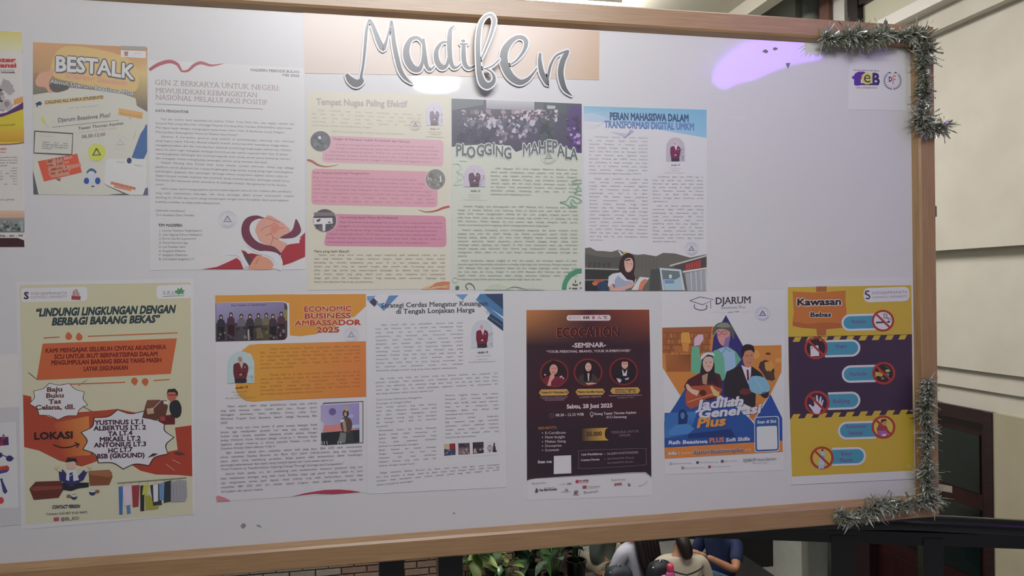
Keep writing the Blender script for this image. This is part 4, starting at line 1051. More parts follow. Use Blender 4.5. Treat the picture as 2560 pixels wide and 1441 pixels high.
    S.part('contact_lines'); S.text('CONTACT PERSON', 293, 1312, 450, 1306, 18, (52, 54, 64), w=.055, it=.15); S.text('Yohanes (+62 857 0162 0467)', 258, 1348, 492, 1336, 11, (80, 78, 76), w=.018)
    S.rrect([(302, 1362), (332, 1360), (332, 1380), (302, 1382)], 4, (165, 60, 96)); S.text('@SEL_SCU', 342, 1378, 445, 1372, 16, (80, 76, 76), w=.018)
    S.flush()

def ambassador():
    S = Sheet('article_sheet', [(539, 739), (914, 735), (917, 1231), (541, 1255)], (165, 155, 158), (165, 156, 158),
              label='article sheet with orange header blocks headed ECONOMIC BUSINESS AMBASSADOR 2025', cat='poster', group='wall magazine articles')
    S.V(520, 720, 2.6195)
    S.part('header_band')
    S.grad([(48, 50), (560, 42), (560, 100), (48, 110)], [(205, 135, 38), (200, 130, 36), (200, 130, 36), (205, 135, 38)])
    S.poly([(530, 44), (1034, 40), (1034, 120), (960, 190), (860, 215), (820, 270), (700, 305), (600, 318), (536, 312)], (200, 128, 36), sm=0)
    S.poly([(1034, 110), (1034, 240), (700, 310), (860, 250)], (165, 156, 158)) if False else None
    S.part('group_photo', label='photo of people lined up on a stage')
    S.rrect([(49, 97), (525, 88), (525, 345), (50, 356)], [0, 40, 40, 0], (178, 168, 172)); S.rrect([(49, 99), (520, 94), (520, 342), (50, 354)], [0, 36, 36, 0], (58, 48, 56))
    S.grad([(52, 100), (500, 97), (500, 225), (52, 232)], [(130, 118, 148), (110, 96, 128), (96, 84, 104), (110, 100, 128)]); S.poly([(500, 140), (519, 145), (519, 215), (500, 215)], (120, 110, 50))
    S.text('From Tradition to Transformation', 150, 122, 380, 116, 13, (70, 50, 80), w=.018, it=.2)
    for i, (x, y, cc) in enumerate(((85, 200, (44, 36, 46)), (150, 185, (70, 40, 52)), (218, 195, (84, 76, 84)), (275, 195, (52, 40, 46)), (330, 190, (70, 62, 60)), (382, 188, (96, 84, 62)), (425, 195, (50, 40, 48)), (480, 180, (76, 40, 56)))):
        S.poly([(x - 26, y + 60), (x - 24, y + 18), (x - 8, y + 2), (x + 8, y + 2), (x + 24, y + 18), (x + 26, y + 58)], cc); S.ell(x, y - 8, 13, 17, (40, 32, 36), n=10); S.ell(x, y - 5, 8, 10, (150, 118, 110), n=8)
        S.poly([(x - 22, y + 58), (x + 22, y + 56), (x + 24, 340), (x - 22, 344)], tuple(max(20, v - 24) for v in cc))
    S.poly([(258, 270), (270, 270), (274, 342), (260, 342)], (128, 120, 116)); S.blobs(60, 250, 510, 338, 40, [(44, 40, 46), (66, 56, 58), (96, 86, 80), (36, 34, 40)], 12, 21); S.poly([(318, 265), (345, 258), (365, 330), (318, 335)], (90, 76, 56))
    S.part('headline', label='red capitals edged in cream')
    for t, x0, y0, x1, y1 in (('ECONOMIC', 628, 156, 940, 152), ('BUSINESS', 630, 202, 936, 197), ('AMBASSADOR', 568, 248, 998, 242), ('2025', 710, 292, 862, 290)):
        S.text(t, x0, y0, x1, y1, 33, (228, 204, 170), w=.11); S.text(t, x0, y0, x1, y1, 33, (176, 40, 28), w=.036)
    S.stamp(938, 310, 50, (148, 142, 156))
    S.part('text_panel', label='orange panel with curved left edge')
    top, bot = (370, 742), (352, 712)
    S.grad([(330, 368), (1034, 350), (1036, 713), (330, 742)], [(206, 138, 34), (205, 112, 46), (204, 108, 44), (206, 138, 38)])
    S.poly([(332, 368), (270, 374), (218, 415), (280, 430), (303, 480), (303, 625), (180, 625), (185, 680), (215, 718), (250, 740), (300, 746), (332, 743)], (206, 138, 36))
    S.part('body_text')
    b = (132, 78, 20)
    S.para(['>Setiap tahun Economic Business Ambassador (EBA) 2025 sebagai', 'EBA. Sosok individu yang telah menjadi duta perwakilan mahasiswa', 'dan kepemimpinan mahasiswa. Periode ditemukan dan terus menjadi EBA',
            'ini tempat menjadi kompetisi, acara. Dan proses ujian dilalui', 'pemilihan seluruh kegiatan seleksi, hingga dari sinilah muncul para', 'penentu harapan mereka.|.34', '',
            '>Mereka EBA ini di telah menunjukkan kepiawaian dan kreasi. Kreasi', 'pilihan dan tidak seleksinya, segala diri sebagai individu terbaik dari kelas dan', 'menjadi duta, mereka memperjuangkan berbagai bakat',
            'yang dimilikinya, menjadi seorang dalam prestasi dengan meraih', 'mewujudkan yang membanggakan nama universitas dan menginspirasi semua', 'dan kampus yang tepat membawa nama kampus.|.63'],
           (342, 408), (998, 388), (342, 703), (998, 672), 12.5, b, nat=.8, ind=.1)
    g = (88, 78, 82)
    S.para(['>Malam seperti dalam setiap penantiannya, hanya satu individu', 'yang pada namanya malam meraih gelar juara. Dengan penuh', 'kebanggaan, disematkan Salwa Arifianto Erwine Lailisa Putri,', 'Mahasiswa Program Studi Akuntansi, terpilih sebagai Pemenang EBA', '2025.|.08'],
           (82, 785), (715, 762), (82, 892), (715, 872), 13, g, nat=.8, ind=.07)
    S.para(['>Meski hanya satu nama berdiri di posisi teratas, keempat finalis', 'lainnya juga mendapatkan apresiasi luar biasa atas dedikasi dan', 'kualitas yang mereka tampilkan sepanjang proses seleksi. Dengan', 'Andita Widhamra Putrie Wardana sebagai runner-up 1, Nerissyn Elysia',
            'Sugiharto sebagai runner-up 2, disusul Julyandra Prasetio Lundy dan', 'Donitour Kristian Delvis sebutan 4 dan 5.|.57'], (82, 926), (715, 902), (82, 1060), (715, 1030), 13, g, nat=.8, ind=.06)
    S.para(['>EBA bukanlah sebuah akhir, melainkan sebuah awal yang baru. EBA 2025 telah membuktikan', 'bahwa mahasiswa Fakultas Ekonomi dan Bisnis SCU adalah individu-individu yang siap mengambil', 'peran, dalam dunia mendukung perubahan. Setiap peserta telah berkontribusi dalam membangun',
            'semangat kebersamaan dan sejati, yang menjadi esensi dari tema besar tahun ini:|.8', '"From Tradition to Transformation: Inspiring Change Through Courage and Compassion."|.87|0'],
           (82, 1090), (1010, 1045), (82, 1196), (1010, 1152), 13, g, nat=.8, ind=.04)
    S.para(['>Seluruh finalis, panitia, juri, dan pendamping telah bersama-sama menyusun perjalanan yang luar', 'biasa mencetuskan kenangan yang tidak hanya berkilau, tetapi juga penuh inspirasi. Selain itu, kami', 'juga mengucapkan terima kasih kepada setiap individu yang telah berkontribusi, karena telah',
            'menjadikan EBA 2025 lebih dari sekadar sebuah program, tetapi sebuah perjalanan yang tak', 'terlupakan dan penuh makna.|.3'], (82, 1228), (1014, 1178), (85, 1342), (1014, 1288), 13, g, nat=.8, ind=.035)
    S.part('winner_photo', label='photo of the winner on stage with offset black outline')
    S.line([(752, 768), (755, 757), (1015, 744), (1015, 1015), (760, 1030)], 4, (60, 50, 56))
    S.grad([(738, 770), (990, 755), (992, 1015), (740, 1030)], [(136, 122, 160), (126, 112, 158), (118, 108, 140), (150, 132, 150)])
    S.poly([(742, 905), (860, 895), (990, 930), (990, 950), (742, 945)], (190, 110, 106)); S.poly([(940, 900), (990, 895), (990, 915), (945, 920)], (160, 172, 190)); S.poly([(741, 950), (992, 930), (992, 1014), (741, 1030)], (32, 34, 40))
    S.ell(815, 812, 24, 24, (88, 76, 118)); S.ell(938, 840, 16, 10, (160, 170, 200)); S.poly([(738, 870), (760, 890), (750, 950), (738, 950)], (165, 150, 165))
    S.ell(902, 825, 20, 26, (40, 34, 40)); S.ell(900, 828, 11, 15, (150, 115, 105), n=10); S.poly([(885, 790), (895, 770), (905, 782), (920, 775), (925, 800), (905, 812)], (150, 132, 90))
    S.poly([(868, 880), (880, 855), (910, 848), (935, 862), (945, 900), (930, 945), (895, 955), (872, 920)], (78, 56, 50), sm=2); S.poly([(866, 864), (895, 860), (890, 880), (868, 882)], (170, 165, 172)); S.poly([(880, 880), (900, 872), (908, 940), (890, 945)], (140, 110, 96))
    S.poly([(868, 945), (905, 955), (900, 1015), (850, 1018)], (96, 92, 90)); S.poly([(905, 955), (945, 940), (955, 1010), (905, 1015)], (44, 44, 44))
    for x in (745, 760, 778, 850, 868): S.line([(x, 1005), (x + 3, 1026)], 4, (165, 160, 162))
    S.part('swoosh')
    S.poly([(545, 1368), (640, 1345), (760, 1325), (860, 1322), (940, 1328), (1000, 1338), (920, 1345), (820, 1352), (700, 1350), (620, 1358)], (160, 42, 66), sm=1); S.part('swoosh'); S.poly([(52, 1370), (70, 1362), (110, 1375), (148, 1396), (60, 1402)], (170, 100, 108))
    S.author(215, 415, 176, 210, (142, 150, 152), (98, 34, 44), (40, 32, 44), (140, 100, 92), (150, 132, 132), slope=-.02)
    S.part('caption'); S.text('studio 19', 180, 662, 262, 656, 14, (100, 66, 28), w=.036, serif=True); S.text('Universitas Katolik', 155, 688, 258, 683, 9, (110, 96, 84)); S.text('Soegijapranata', 170, 708, 245, 704, 9, (120, 100, 84)); S.text('Ilmu Ekonomi Pembangunan', 115, 728, 312, 720, 9, (120, 104, 84))
    S.flush()

def strategi():
    S = Sheet('article_sheet', [(916, 740), (1257, 734), (1265, 1219), (918, 1236)], (172, 170, 170), (172, 170, 170), off=0.0009,
              label='white article sheet with blue angular corners about managing money', cat='poster', group='wall magazine articles')
    S.V(900, 720, 2.771)
    S.part('corner_art', label='blue angular shapes')
    S.poly([(48, 58), (110, 55), (70, 100), (50, 85)], (100, 130, 165)); S.poly([(95, 70), (125, 100), (100, 132), (65, 100)], (62, 54, 82)); S.poly([(200, 54), (268, 52), (165, 160), (125, 122), (140, 105), (165, 128)], (82, 118, 160)); S.poly([(110, 98), (150, 120), (135, 132), (118, 118)], (112, 140, 172))
    S.poly([(660, 46), (748, 44), (712, 88)], (92, 132, 168)); S.poly([(832, 42), (870, 42), (992, 140), (992, 200), (805, 80)], (62, 108, 150)); S.poly([(860, 42), (990, 40), (992, 150)], (44, 62, 90)); S.poly([(800, 82), (815, 70), (992, 215), (992, 245), (900, 175), (880, 150)], (66, 118, 160))
    S.poly([(905, 178), (992, 240), (992, 300), (880, 215)], (42, 56, 82)); S.line([(895, 200), (985, 262)], 2, (130, 150, 170))
    S.part('headline', label='dark serif title')
    S.text('Strategi Cerdas Mengatur Keuangan', 148, 138, 885, 122, 32, (50, 50, 56), w=.018, serif=True); S.text('di Tengah Lonjakan Harga', 248, 180, 795, 168, 32, (50, 50, 56), w=.018, serif=True)
    S.part('body_text')
    g = (88, 86, 90)
    S.para(['>Inflasi menjadi salah satu permasalahan ekonomi yang cukup', 'berat bagi Indonesia. Istilah ini merujuk pada meningkatnya harga-', 'harga barang dan jasa secara menyeluruh dalam suatu', 'perekonomian, yang berdampak pada menurunnya kemampuan',
            'masyarakat untuk membeli. Disisi lain mahasiswa seringkali', 'dihadapkan pada kesulitan dalam mengelola keuangan pribadi.', 'Saat inflasi mulai meningkat dan harga-harga kebutuhan pokok', 'melambung, mereka menjadi salah satu kelompok yang paling',
            'terdampak. Kenaikan harga tidak hanya terjadi pada makanan dan', 'transportasi, tetapi juga pada hal-hal sederhana seperti biaya', 'fotokopi tugas kuliah. Situasi ini secara langsung menurunkan daya', 'beli mahasiswa, yakni kemampuan mereka untuk mencukupi', 'kebutuhan dengan jumlah uang yang sama seperti sebelumnya.|.935'],
           (107, 264), (712, 246), (110, 580), (714, 558), 11.5, g, nat=.8, ind=.065)
    S.para(['>Bagi mereka yang hidup dari kiriman orang tua, bantuan beasiswa, atau penghasilan dari', 'pekerjaan sampingan, inflasi memberikan untuk melakukan penyesuaian dalam gaya hidup. Dana', 'bulanan yang sebelumnya bisa mencukupi hingga akhir bulan, kini bisa saja habis hanya dalam',
            'waktu tiga minggu. Dari sini timbul pertanyaan, bagaimana mahasiswa bisa menyesuaikan diri', 'dan tetap bertahan dalam situasi seperti ini?|.47'], (108, 636), (955, 596), (110, 740), (955, 696), 11.5, g, nat=.8, ind=.035)
    S.para(['Cara Cerdas Mahasiswa Mengelola|.75', 'Keuangan di Tengah Inflasi|.58', 'Dalam kondisi ekonomi yang tidak menentu', 'akibat inflasi, mahasiswa dituntut untuk lebih', 'bijak dalam mengatur keuangannya, namun', 'ada berbagai strategi yang bisa diterapkan', 'agar keuangan tetap stabil dan kebutuhan', 'terpenuhi:|.2'],
           (110, 782), (532, 760), (112, 968), (530, 940), 11.5, g, nat=.8)
    S.para(['Memanfaatkan Diskon dan Promo Mahasiswa', 'Banyak tempat makan, transportasi, dan', 'aplikasi digital yang memberikan harga', 'khusus untuk mahasiswa, manfaatkan', 'fasilitas ini semaksimal mungkin.|.7', 'Belajar Investasi dan Literasi Keuangan', 'Dengan memahami cara kerja uang,',
            'mahasiswa bisa mulai membangun', 'kebiasaan finansial yang sehat sejak dini', 'bahkan dengan modal kecil.|.63'], (130, 996), (530, 974), (130, 1240), (528, 1214), 11.5, g, nat=.8)
    S.para(['Menyusun anggaran bulanan yang realistis', 'Mahasiswa perlu mencatat pengeluaran', 'harian yang bersifat wajib seperti makanan,', 'biaya kos dan transportasi serta', 'memangkas belanja yang sifatnya tidak', 'mendesak atau impulsif.|.55', 'Menambah Sumber Penghasilan', 'Bagi mahasiswa yang ingin menambah',
            'pemasukan, mencari pekerjaan freelance,', 'menjadi asisten dosen, atau membuka', 'usaha kecil bisa menjadi pilihan yang', 'menarik dan bermanfaat.|.58'], (588, 752), (958, 738), (592, 1044), (962, 1024), 11.5, g, nat=.8)
    S.para(['>Sebagai mahasiswa Fakultas Ekonomi dan Bisnis, inilah waktu yang tepat untuk menerapkan', 'ilmu yang diajarkan di bangku kuliah ke dalam situasi nyata. Dengan begitu, inflasi bukan lagi', 'hambatan, tetapi kesempatan untuk tumbuh menjadi pribadi yang lebih tangguh dan cerdas', 'dalam mengelola keuangan.|.3'],
           (112, 1290), (966, 1230), (115, 1372), (966, 1284), 11.5, g, nat=.8, ind=.03)
    def mount(x, y, lab):
        S.part('small_photo', label=lab); S.poly([(x - 4, y), (x + 88, y - 4), (x + 90, y + 96), (x - 2, y + 102)], (182, 178, 176))
    mount(578, 1072, 'small photo with a red flag')
    S.poly([(580, 1082), (620, 1080), (622, 1120), (582, 1122)], (165, 150, 120)); S.poly([(620, 1080), (660, 1078), (662, 1130), (622, 1132)], (140, 34, 46)); S.poly([(582, 1122), (662, 1118), (662, 1158), (584, 1166)], (52, 58, 78)); S.blobs(584, 1115, 640, 1160, 12, [(80, 92, 120), (44, 48, 60), (110, 120, 140)], 8, 3)
    mount(678, 1070, 'small photo of a group at a table')
    S.poly([(680, 1078), (760, 1074), (762, 1154), (682, 1158)], (96, 78, 80)); S.blobs(682, 1076, 758, 1110, 22, [(52, 44, 56), (62, 54, 70)], 12, 5); S.blobs(684, 1112, 760, 1154, 22, [(150, 128, 126), (120, 92, 92), (84, 66, 70)], 9, 6)
    mount(778, 1066, 'small dark photo')
    S.poly([(780, 1072), (856, 1068), (858, 1146), (782, 1152)], (50, 40, 44)); S.poly([(800, 1120), (855, 1108), (858, 1122), (820, 1130)], (160, 150, 150)); S.blobs(784, 1076, 852, 1146, 18, [(40, 34, 38), (70, 52, 52), (56, 48, 56)], 10, 7); S.poly([(788, 1118), (800, 1112), (812, 1146), (786, 1146)], (150, 130, 128))
    mount(876, 1060, 'small pale photo with a standing figure')
    S.poly([(878, 1066), (960, 1062), (962, 1140), (880, 1144)], (172, 166, 166)); S.ring(900, 1112, 14, 20, 4, (60, 56, 62)); S.line([(900, 1095), (900, 1142)], 4, (50, 46, 52)); S.poly([(918, 1140), (922, 1095), (930, 1082), (938, 1100), (940, 1118), (950, 1138)], (44, 42, 50)); S.ell(930, 1082, 6, 8, (40, 38, 44), n=8)
    S.stamp(892, 155, 26, (120, 128, 150))
    S.author(847, 222, 152, 194, (158, 160, 166), (118, 26, 52), (44, 38, 52), (170, 130, 128), (176, 160, 164), slope=-.02)
    S.part('caption'); S.text('studio 19', 816, 454, 888, 452, 13, (70, 68, 74), w=.036, serif=True); S.text('Universitas Katolik', 800, 478, 905, 472, 8, (132, 130, 134)); S.text('Soegijapranata', 812, 500, 884, 496, 8, (132, 130, 134)); S.text('Ilmu Ekonomi Pembangunan', 752, 520, 938, 512, 8, (118, 116, 120))
    S.flush()

def ecocation():
    S = Sheet('poster', [(1316, 777), (1623, 774), (1630, 1240), (1317, 1251)], (168, 166, 166), (168, 166, 166),
              label='dark maroon seminar poster headed ECOCATION with three round portraits', cat='poster')
    S.V(1300, 760, 2.882)
    S.part('background')
    D = (40, 26, 34)
    S.grad([(46, 45), (490, 43), (490, 300), (47, 300)], [(178, 112, 52), (74, 30, 34), (44, 26, 34), (48, 28, 36)], n=12)
    S.grad([(490, 43), (931, 42), (937, 300), (490, 300)], [(74, 30, 34), (140, 66, 36), (52, 30, 38), (44, 26, 34)], n=12)
    S.grad([(47, 300), (490, 300), (490, 760), (48, 760)], [(48, 28, 36), (44, 24, 32), (58, 22, 30), (52, 26, 36)], n=8)
    S.grad([(490, 300), (937, 300), (942, 760), (490, 760)], [(44, 24, 32), (52, 30, 38), (56, 28, 36), (58, 22, 30)], n=8)
    S.poly([(48, 760), (942, 760), (947, 1248), (905, 1214), (800, 1216), (400, 1240), (110, 1258), (50, 1272)], D)
    S.grad([(48, 760), (942, 760), (944, 900), (48, 900)], [(52, 26, 36), (56, 28, 36), (40, 26, 34), (40, 26, 34)])
    S.line([(50, 1282), (100, 1262), (400, 1245), (800, 1222), (900, 1222), (947, 1256)], 4, (120, 112, 100), sm=4)
    S.part('logo_plate')
    S.rrect([(336, 82), (653, 80), (653, 122), (336, 122)], 20, (176, 160, 160)); S.text('C', 354, 109, 364, 109, 14, (60, 50, 60), w=.036); S.text('SOEGIJAPRANATA', 370, 99, 440, 98, 7, (110, 100, 104)); S.text('CATHOLIC UNIVERSITY', 370, 109, 440, 108, 6, (110, 100, 104))
    S.text('feB', 456, 110, 500, 108, 20, (48, 34, 110), w=.055); S.ell(480, 100, 11, 13, (206, 190, 60)); S.text('e', 473, 107, 487, 107, 22, (60, 44, 40), w=.036)
    S.poly([(516, 90), (542, 90), (534, 100), (540, 110), (518, 110), (524, 100)], (130, 70, 80)); S.line([(558, 110), (570, 88), (584, 110)], 4, (170, 60, 70)); S.line([(560, 102), (590, 108)], 3, (90, 70, 110)); S.text('TC', 602, 109, 628, 108, 18, (40, 30, 40), w=.055)
    S.part('headline', label='glowing orange outline letters')
    for c, w, dx in (((178, 72, 40), .036, -2.5), ((46, 18, 24), .018, 1.0)):
        S.text('ECOCATION', 262 + dx, 240, 718 + dx, 232, 66, c, w=w)
    S.text('-SEMINAR-', 375, 316, 620, 310, 32, (196, 176, 176), w=.036, serif=True)
    S.text('“YOUR PERSONAL BRAND, YOUR SUPERPOWER”', 190, 354, 800, 346, 17, (186, 160, 162), w=.018, serif=True)
    for (cx, cy), lab in (((247, 502), 'portrait of a woman in maroon, hand at chin'), ((490, 494), 'portrait of a long haired woman in a dark jacket'), ((747, 488), 'portrait of a man in a dark suit')):
        S.part('portrait_photo', label=lab)
        S.ell(cx, cy, 112, 108, (62, 24, 32), n=28); S.ell(cx, cy, 106, 102, (92, 30, 34), n=28); S.ell(cx, cy, 100, 97, (128, 40, 36), n=28); S.ell(cx, cy, 93, 90, (40, 22, 28), n=32)
        if cx == 247:
            S.poly([(165, 540), (190, 520), (235, 530), (300, 520), (325, 545), (320, 570), (247, 593), (180, 575)], (112, 28, 46)); S.ell(242, 465, 46, 58, (28, 18, 22), n=18); S.ell(242, 474, 30, 38, (192, 128, 116), n=16)
            S.poly([(195, 590), (210, 545), (215, 520), (228, 500), (245, 505), (250, 530), (225, 560), (222, 592)], (202, 140, 122), sm=1); S.line([(232, 492), (242, 497), (254, 491)], 4, (150, 60, 60), sm=2)
            for x in (300, 312, 292, 180): S.ell(x, 512 + x % 9 * 4, 7, 7, (176, 132, 140), n=6)
            S.line([(228, 466), (238, 466)], 3, (40, 24, 26)); S.line([(248, 466), (258, 466)], 3, (40, 24, 26))
        elif cx == 490:
            S.poly([(415, 560), (430, 520), (460, 500), (530, 505), (565, 540), (560, 565), (490, 585), (430, 575)], (56, 46, 44)); S.poly([(460, 560), (455, 450), (475, 420), (505, 420), (520, 460), (518, 540), (500, 560)], (24, 16, 20), sm=1); S.poly([(486, 500), (500, 500), (497, 556), (490, 556)], (196, 168, 158))
            S.ell(492, 456, 23, 32, (206, 158, 140), n=16); S.line([(486, 473), (494, 477), (503, 472)], 4, (176, 70, 70), sm=2); S.poly([(470, 572), (520, 568), (555, 575), (490, 585)], (198, 148, 130)); S.line([(480, 452), (488, 452)], 3, (40, 24, 26)); S.line([(496, 452), (504, 452)], 3, (40, 24, 26))
        else:
            S.poly([(668, 540), (700, 490), (735, 472), (785, 472), (825, 505), (828, 540), (790, 565), (750, 578), (700, 570)], (26, 24, 30)); S.poly([(735, 470), (755, 500), (772, 470), (768, 520), (742, 520)], (190, 184, 190)); S.poly([(748, 478), (758, 478), (757, 500), (747, 500)], (30, 28, 36))
            S.ell(755, 436, 24, 33, (206, 156, 140), n=16); S.poly([(728, 432), (732, 402), (765, 396), (782, 412), (782, 432), (774, 418), (738, 418)], (30, 22, 26), sm=1); S.line([(736, 434), (776, 432)], 3, (60, 44, 46)); S.line([(746, 455), (756, 459), (766, 454)], 4, (190, 120, 115), sm=2)
            S.poly([(695, 535), (720, 540), (735, 552), (722, 562), (700, 552)], (200, 152, 136)); S.poly([(755, 540), (785, 530), (782, 546), (760, 550)], (200, 152, 136)); S.poly([(708, 545), (730, 552), (722, 570), (706, 562)], (190, 184, 190))
    for x0, x1, y, t in ((136, 353, 640, ('Yohana Sri Wahyuhani, SE',)), (400, 612, 636, ('Maura Camillia Keynia',)), (650, 866, 627, ('Valentinus Kristiawan', 'Nugroho, SE, Ak'))):
        S.part('name_plate'); S.poly([(x0, y), (x0 + 16, y - 22), (x1 - 16, y - 25), (x1, y - 2), (x1 - 16, y + 20), (x0 + 16, y + 23)], (178, 138, 66)); n = len(t)
        for i, q in enumerate(t): S.text(q, x0 + 14 + 20 * (n - 1), y + 6 - 8 * (n - 1) + 16 * i, x1 - 10 - 20 * (n - 1), y + 4 - 8 * (n - 1) + 16 * i, 14 - 3 * (n - 1), (60, 34, 26), w=.036, serif=True)
    S.part('small_lettering')
    l = (172, 150, 156)
    for t, x0, x1, y in (('FOUNDER OF CV BERSAMA DAN', 146, 345, 678), ('TRAINER DI BIDANG KOMUNIKASI', 160, 330, 689), ('DAN BISNIS SEMARANG', 178, 318, 700)): S.text(t, x0, y, x1, y - 3, 8, (150, 120, 128))
    S.text('CONTENT CREATOR', 425, 680, 585, 674, 11, (160, 136, 144), serif=True)
    S.text('MAHASISWA & DUTA GENRE SEMARANG', 640, 668, 880, 662, 8, (160, 136, 144)); S.text('RUNNER UP 1 2023', 702, 682, 820, 678, 8, (150, 126, 134))
    S.text('Sabtu, 28 Juni 2025', 336, 755, 667, 746, 28, (206, 192, 192), w=.036, serif=True)
    S.ring(228, 806, 15, 16, 4, (96, 76, 82)); S.line([(228, 797), (228, 807), (236, 807)], 3, (96, 76, 82)); S.text('08.30 - 12.15 WIB', 256, 812, 460, 806, 19, (176, 156, 160), w=.018, serif=True)
    S.ring(517, 795, 11, 14, 4, (186, 168, 170)); S.line([(508, 802), (517, 818), (526, 802)], 4, (186, 168, 170)); S.text('Ruang Teater Thomas Aquinas', 536, 802, 838, 790, 17, (176, 154, 160), w=.018, serif=True); S.text('SCU Semarang', 622, 826, 768, 822, 17, (176, 154, 160), w=.018, serif=True)
    S.text('BENEFITS:', 132, 906, 268, 900, 18, (150, 92, 66), w=.018, serif=True)
    for i, (t, x) in enumerate((('E-Certificate', 330), ('New Insight', 325), ('Makan Siang', 330), ('Doorprize', 300), ('Souvenir', 284))):
        S.ell(162, 932 + 31 * i, 4, 4, (190, 176, 176), n=8); S.text(t, 180, 940 + 31 * i, x, 936 + 31 * i, 18, (186, 172, 174), serif=True)
    S.text('TERBUKA UNTUK', 652, 936, 856, 926, 17, (130, 100, 108), serif=True); S.text('UMUM', 712, 958, 794, 955, 16, (130, 100, 108), serif=True)
    S.part('price_tag', label='gold price tag reading 35.000')
    S.grad([(440, 900), (635, 893), (635, 985), (440, 990)], [(40, 26, 34), (214, 168, 60), (206, 158, 56), (40, 26, 34)], n=10); S.ell(634, 937, 24, 42, (36, 22, 26), n=20)
    S.text('35.000', 478, 955, 590, 950, 30, (64, 32, 20), w=.036)
    S.part('contact_box')
    S.line(smooth([(440, 1058), (660, 1050), (890, 1044), (908, 1060), (908, 1140), (890, 1162), (660, 1178), (440, 1188), (424, 1170), (424, 1080)], 4, True) + [(440, 1058)], 3, (100, 84, 90))
    S.text('Link Pendaftaran  :', 442, 1094, 612, 1088, 15, (172, 158, 160), w=.018, serif=True); S.text('bit.ly/ECOCATION2025', 628, 1088, 852, 1078, 15, (150, 136, 140), serif=True)
    S.text('Contact Person      :', 438, 1134, 612, 1126, 15, (172, 158, 160), w=.018, serif=True); S.text('085794662783 (Maura)', 628, 1126, 822, 1114, 14, (110, 96, 100), serif=True); S.text('081228450990 (Nadia)', 628, 1156, 816, 1144, 14, (110, 96, 100), serif=True)
    S.text('Scan me', 128, 1150, 228, 1146, 20, (190, 184, 186), w=.036)
    S.part('scan_plate', label='blank white square'); S.poly([(244, 1097), (368, 1092), (370, 1222), (243, 1228)], (176, 172, 172))
    S.part('sponsor_row')
    k = (100, 96, 92)
    S.text('Sponsored by :', 84, 1300, 196, 1294, 13, (130, 122, 108), serif=True); S.text('Media Partner :', 658, 1278, 770, 1270, 13, (130, 116, 100), serif=True)
    S.poly([(108, 1356), (118, 1325), (132, 1345), (128, 1360), (114, 1362)], (70, 66, 66)); S.text('Peso Blitz Homestay', 140, 1350, 268, 1342, 15, (60, 56, 60), w=.036); S.text('by sugar group', 180, 1330, 250, 1326, 8, k)
    S.text('somethinc', 284, 1304, 330, 1302, 11, (150, 146, 140)); S.text('info', 340, 1302, 372, 1300, 12, k, w=.036)
    S.ell(412, 1281, 12, 12, (172, 44, 62)); S.text('SPN SISTERS', 427, 1284, 495, 1280, 12, (130, 60, 60), w=.036); S.line([(428, 1292), (494, 1288)], 2, (170, 90, 90))
    S.poly([(452, 1312), (480, 1310), (480, 1330), (452, 1332)], (150, 56, 56)); S.text('kedaikampung', 484, 1322, 576, 1318, 10, (132, 110, 108)); S.text('warung makan', 484, 1332, 560, 1328, 6, (132, 110, 108))
    S.line([(322, 1350), (334, 1335), (346, 1350)], 4, (90, 84, 80)); S.text('nusantara', 296, 1360, 362, 1357, 10, (110, 104, 98)); S.ell(404, 1358, 15, 12, (80, 64, 60), rot=-.5); S.ell(404, 1357, 8, 4, (150, 140, 130), rot=-.5); S.text('ukimbayo', 380, 1382, 428, 1378, 9, (96, 88, 84), w=.018)
    S.ring(468, 1360, 7, 8, 3, k); S.text('senseimyself', 480, 1364, 560, 1356, 11, (104, 100, 96), w=.018)
    S.text('RMOL', 678, 1312, 736, 1306, 17, (140, 52, 56), w=.055, it=.2); S.line([(780, 1292), (784, 1314)], 5, (60, 50, 50)); S.line([(792, 1294), (794, 1314), (786, 1304)], 4, (120, 60, 60)); S.line([(850, 1312), (880, 1306), (905, 1290), (918, 1272)], 3, (150, 148, 150), sm=3)
    S.flush()

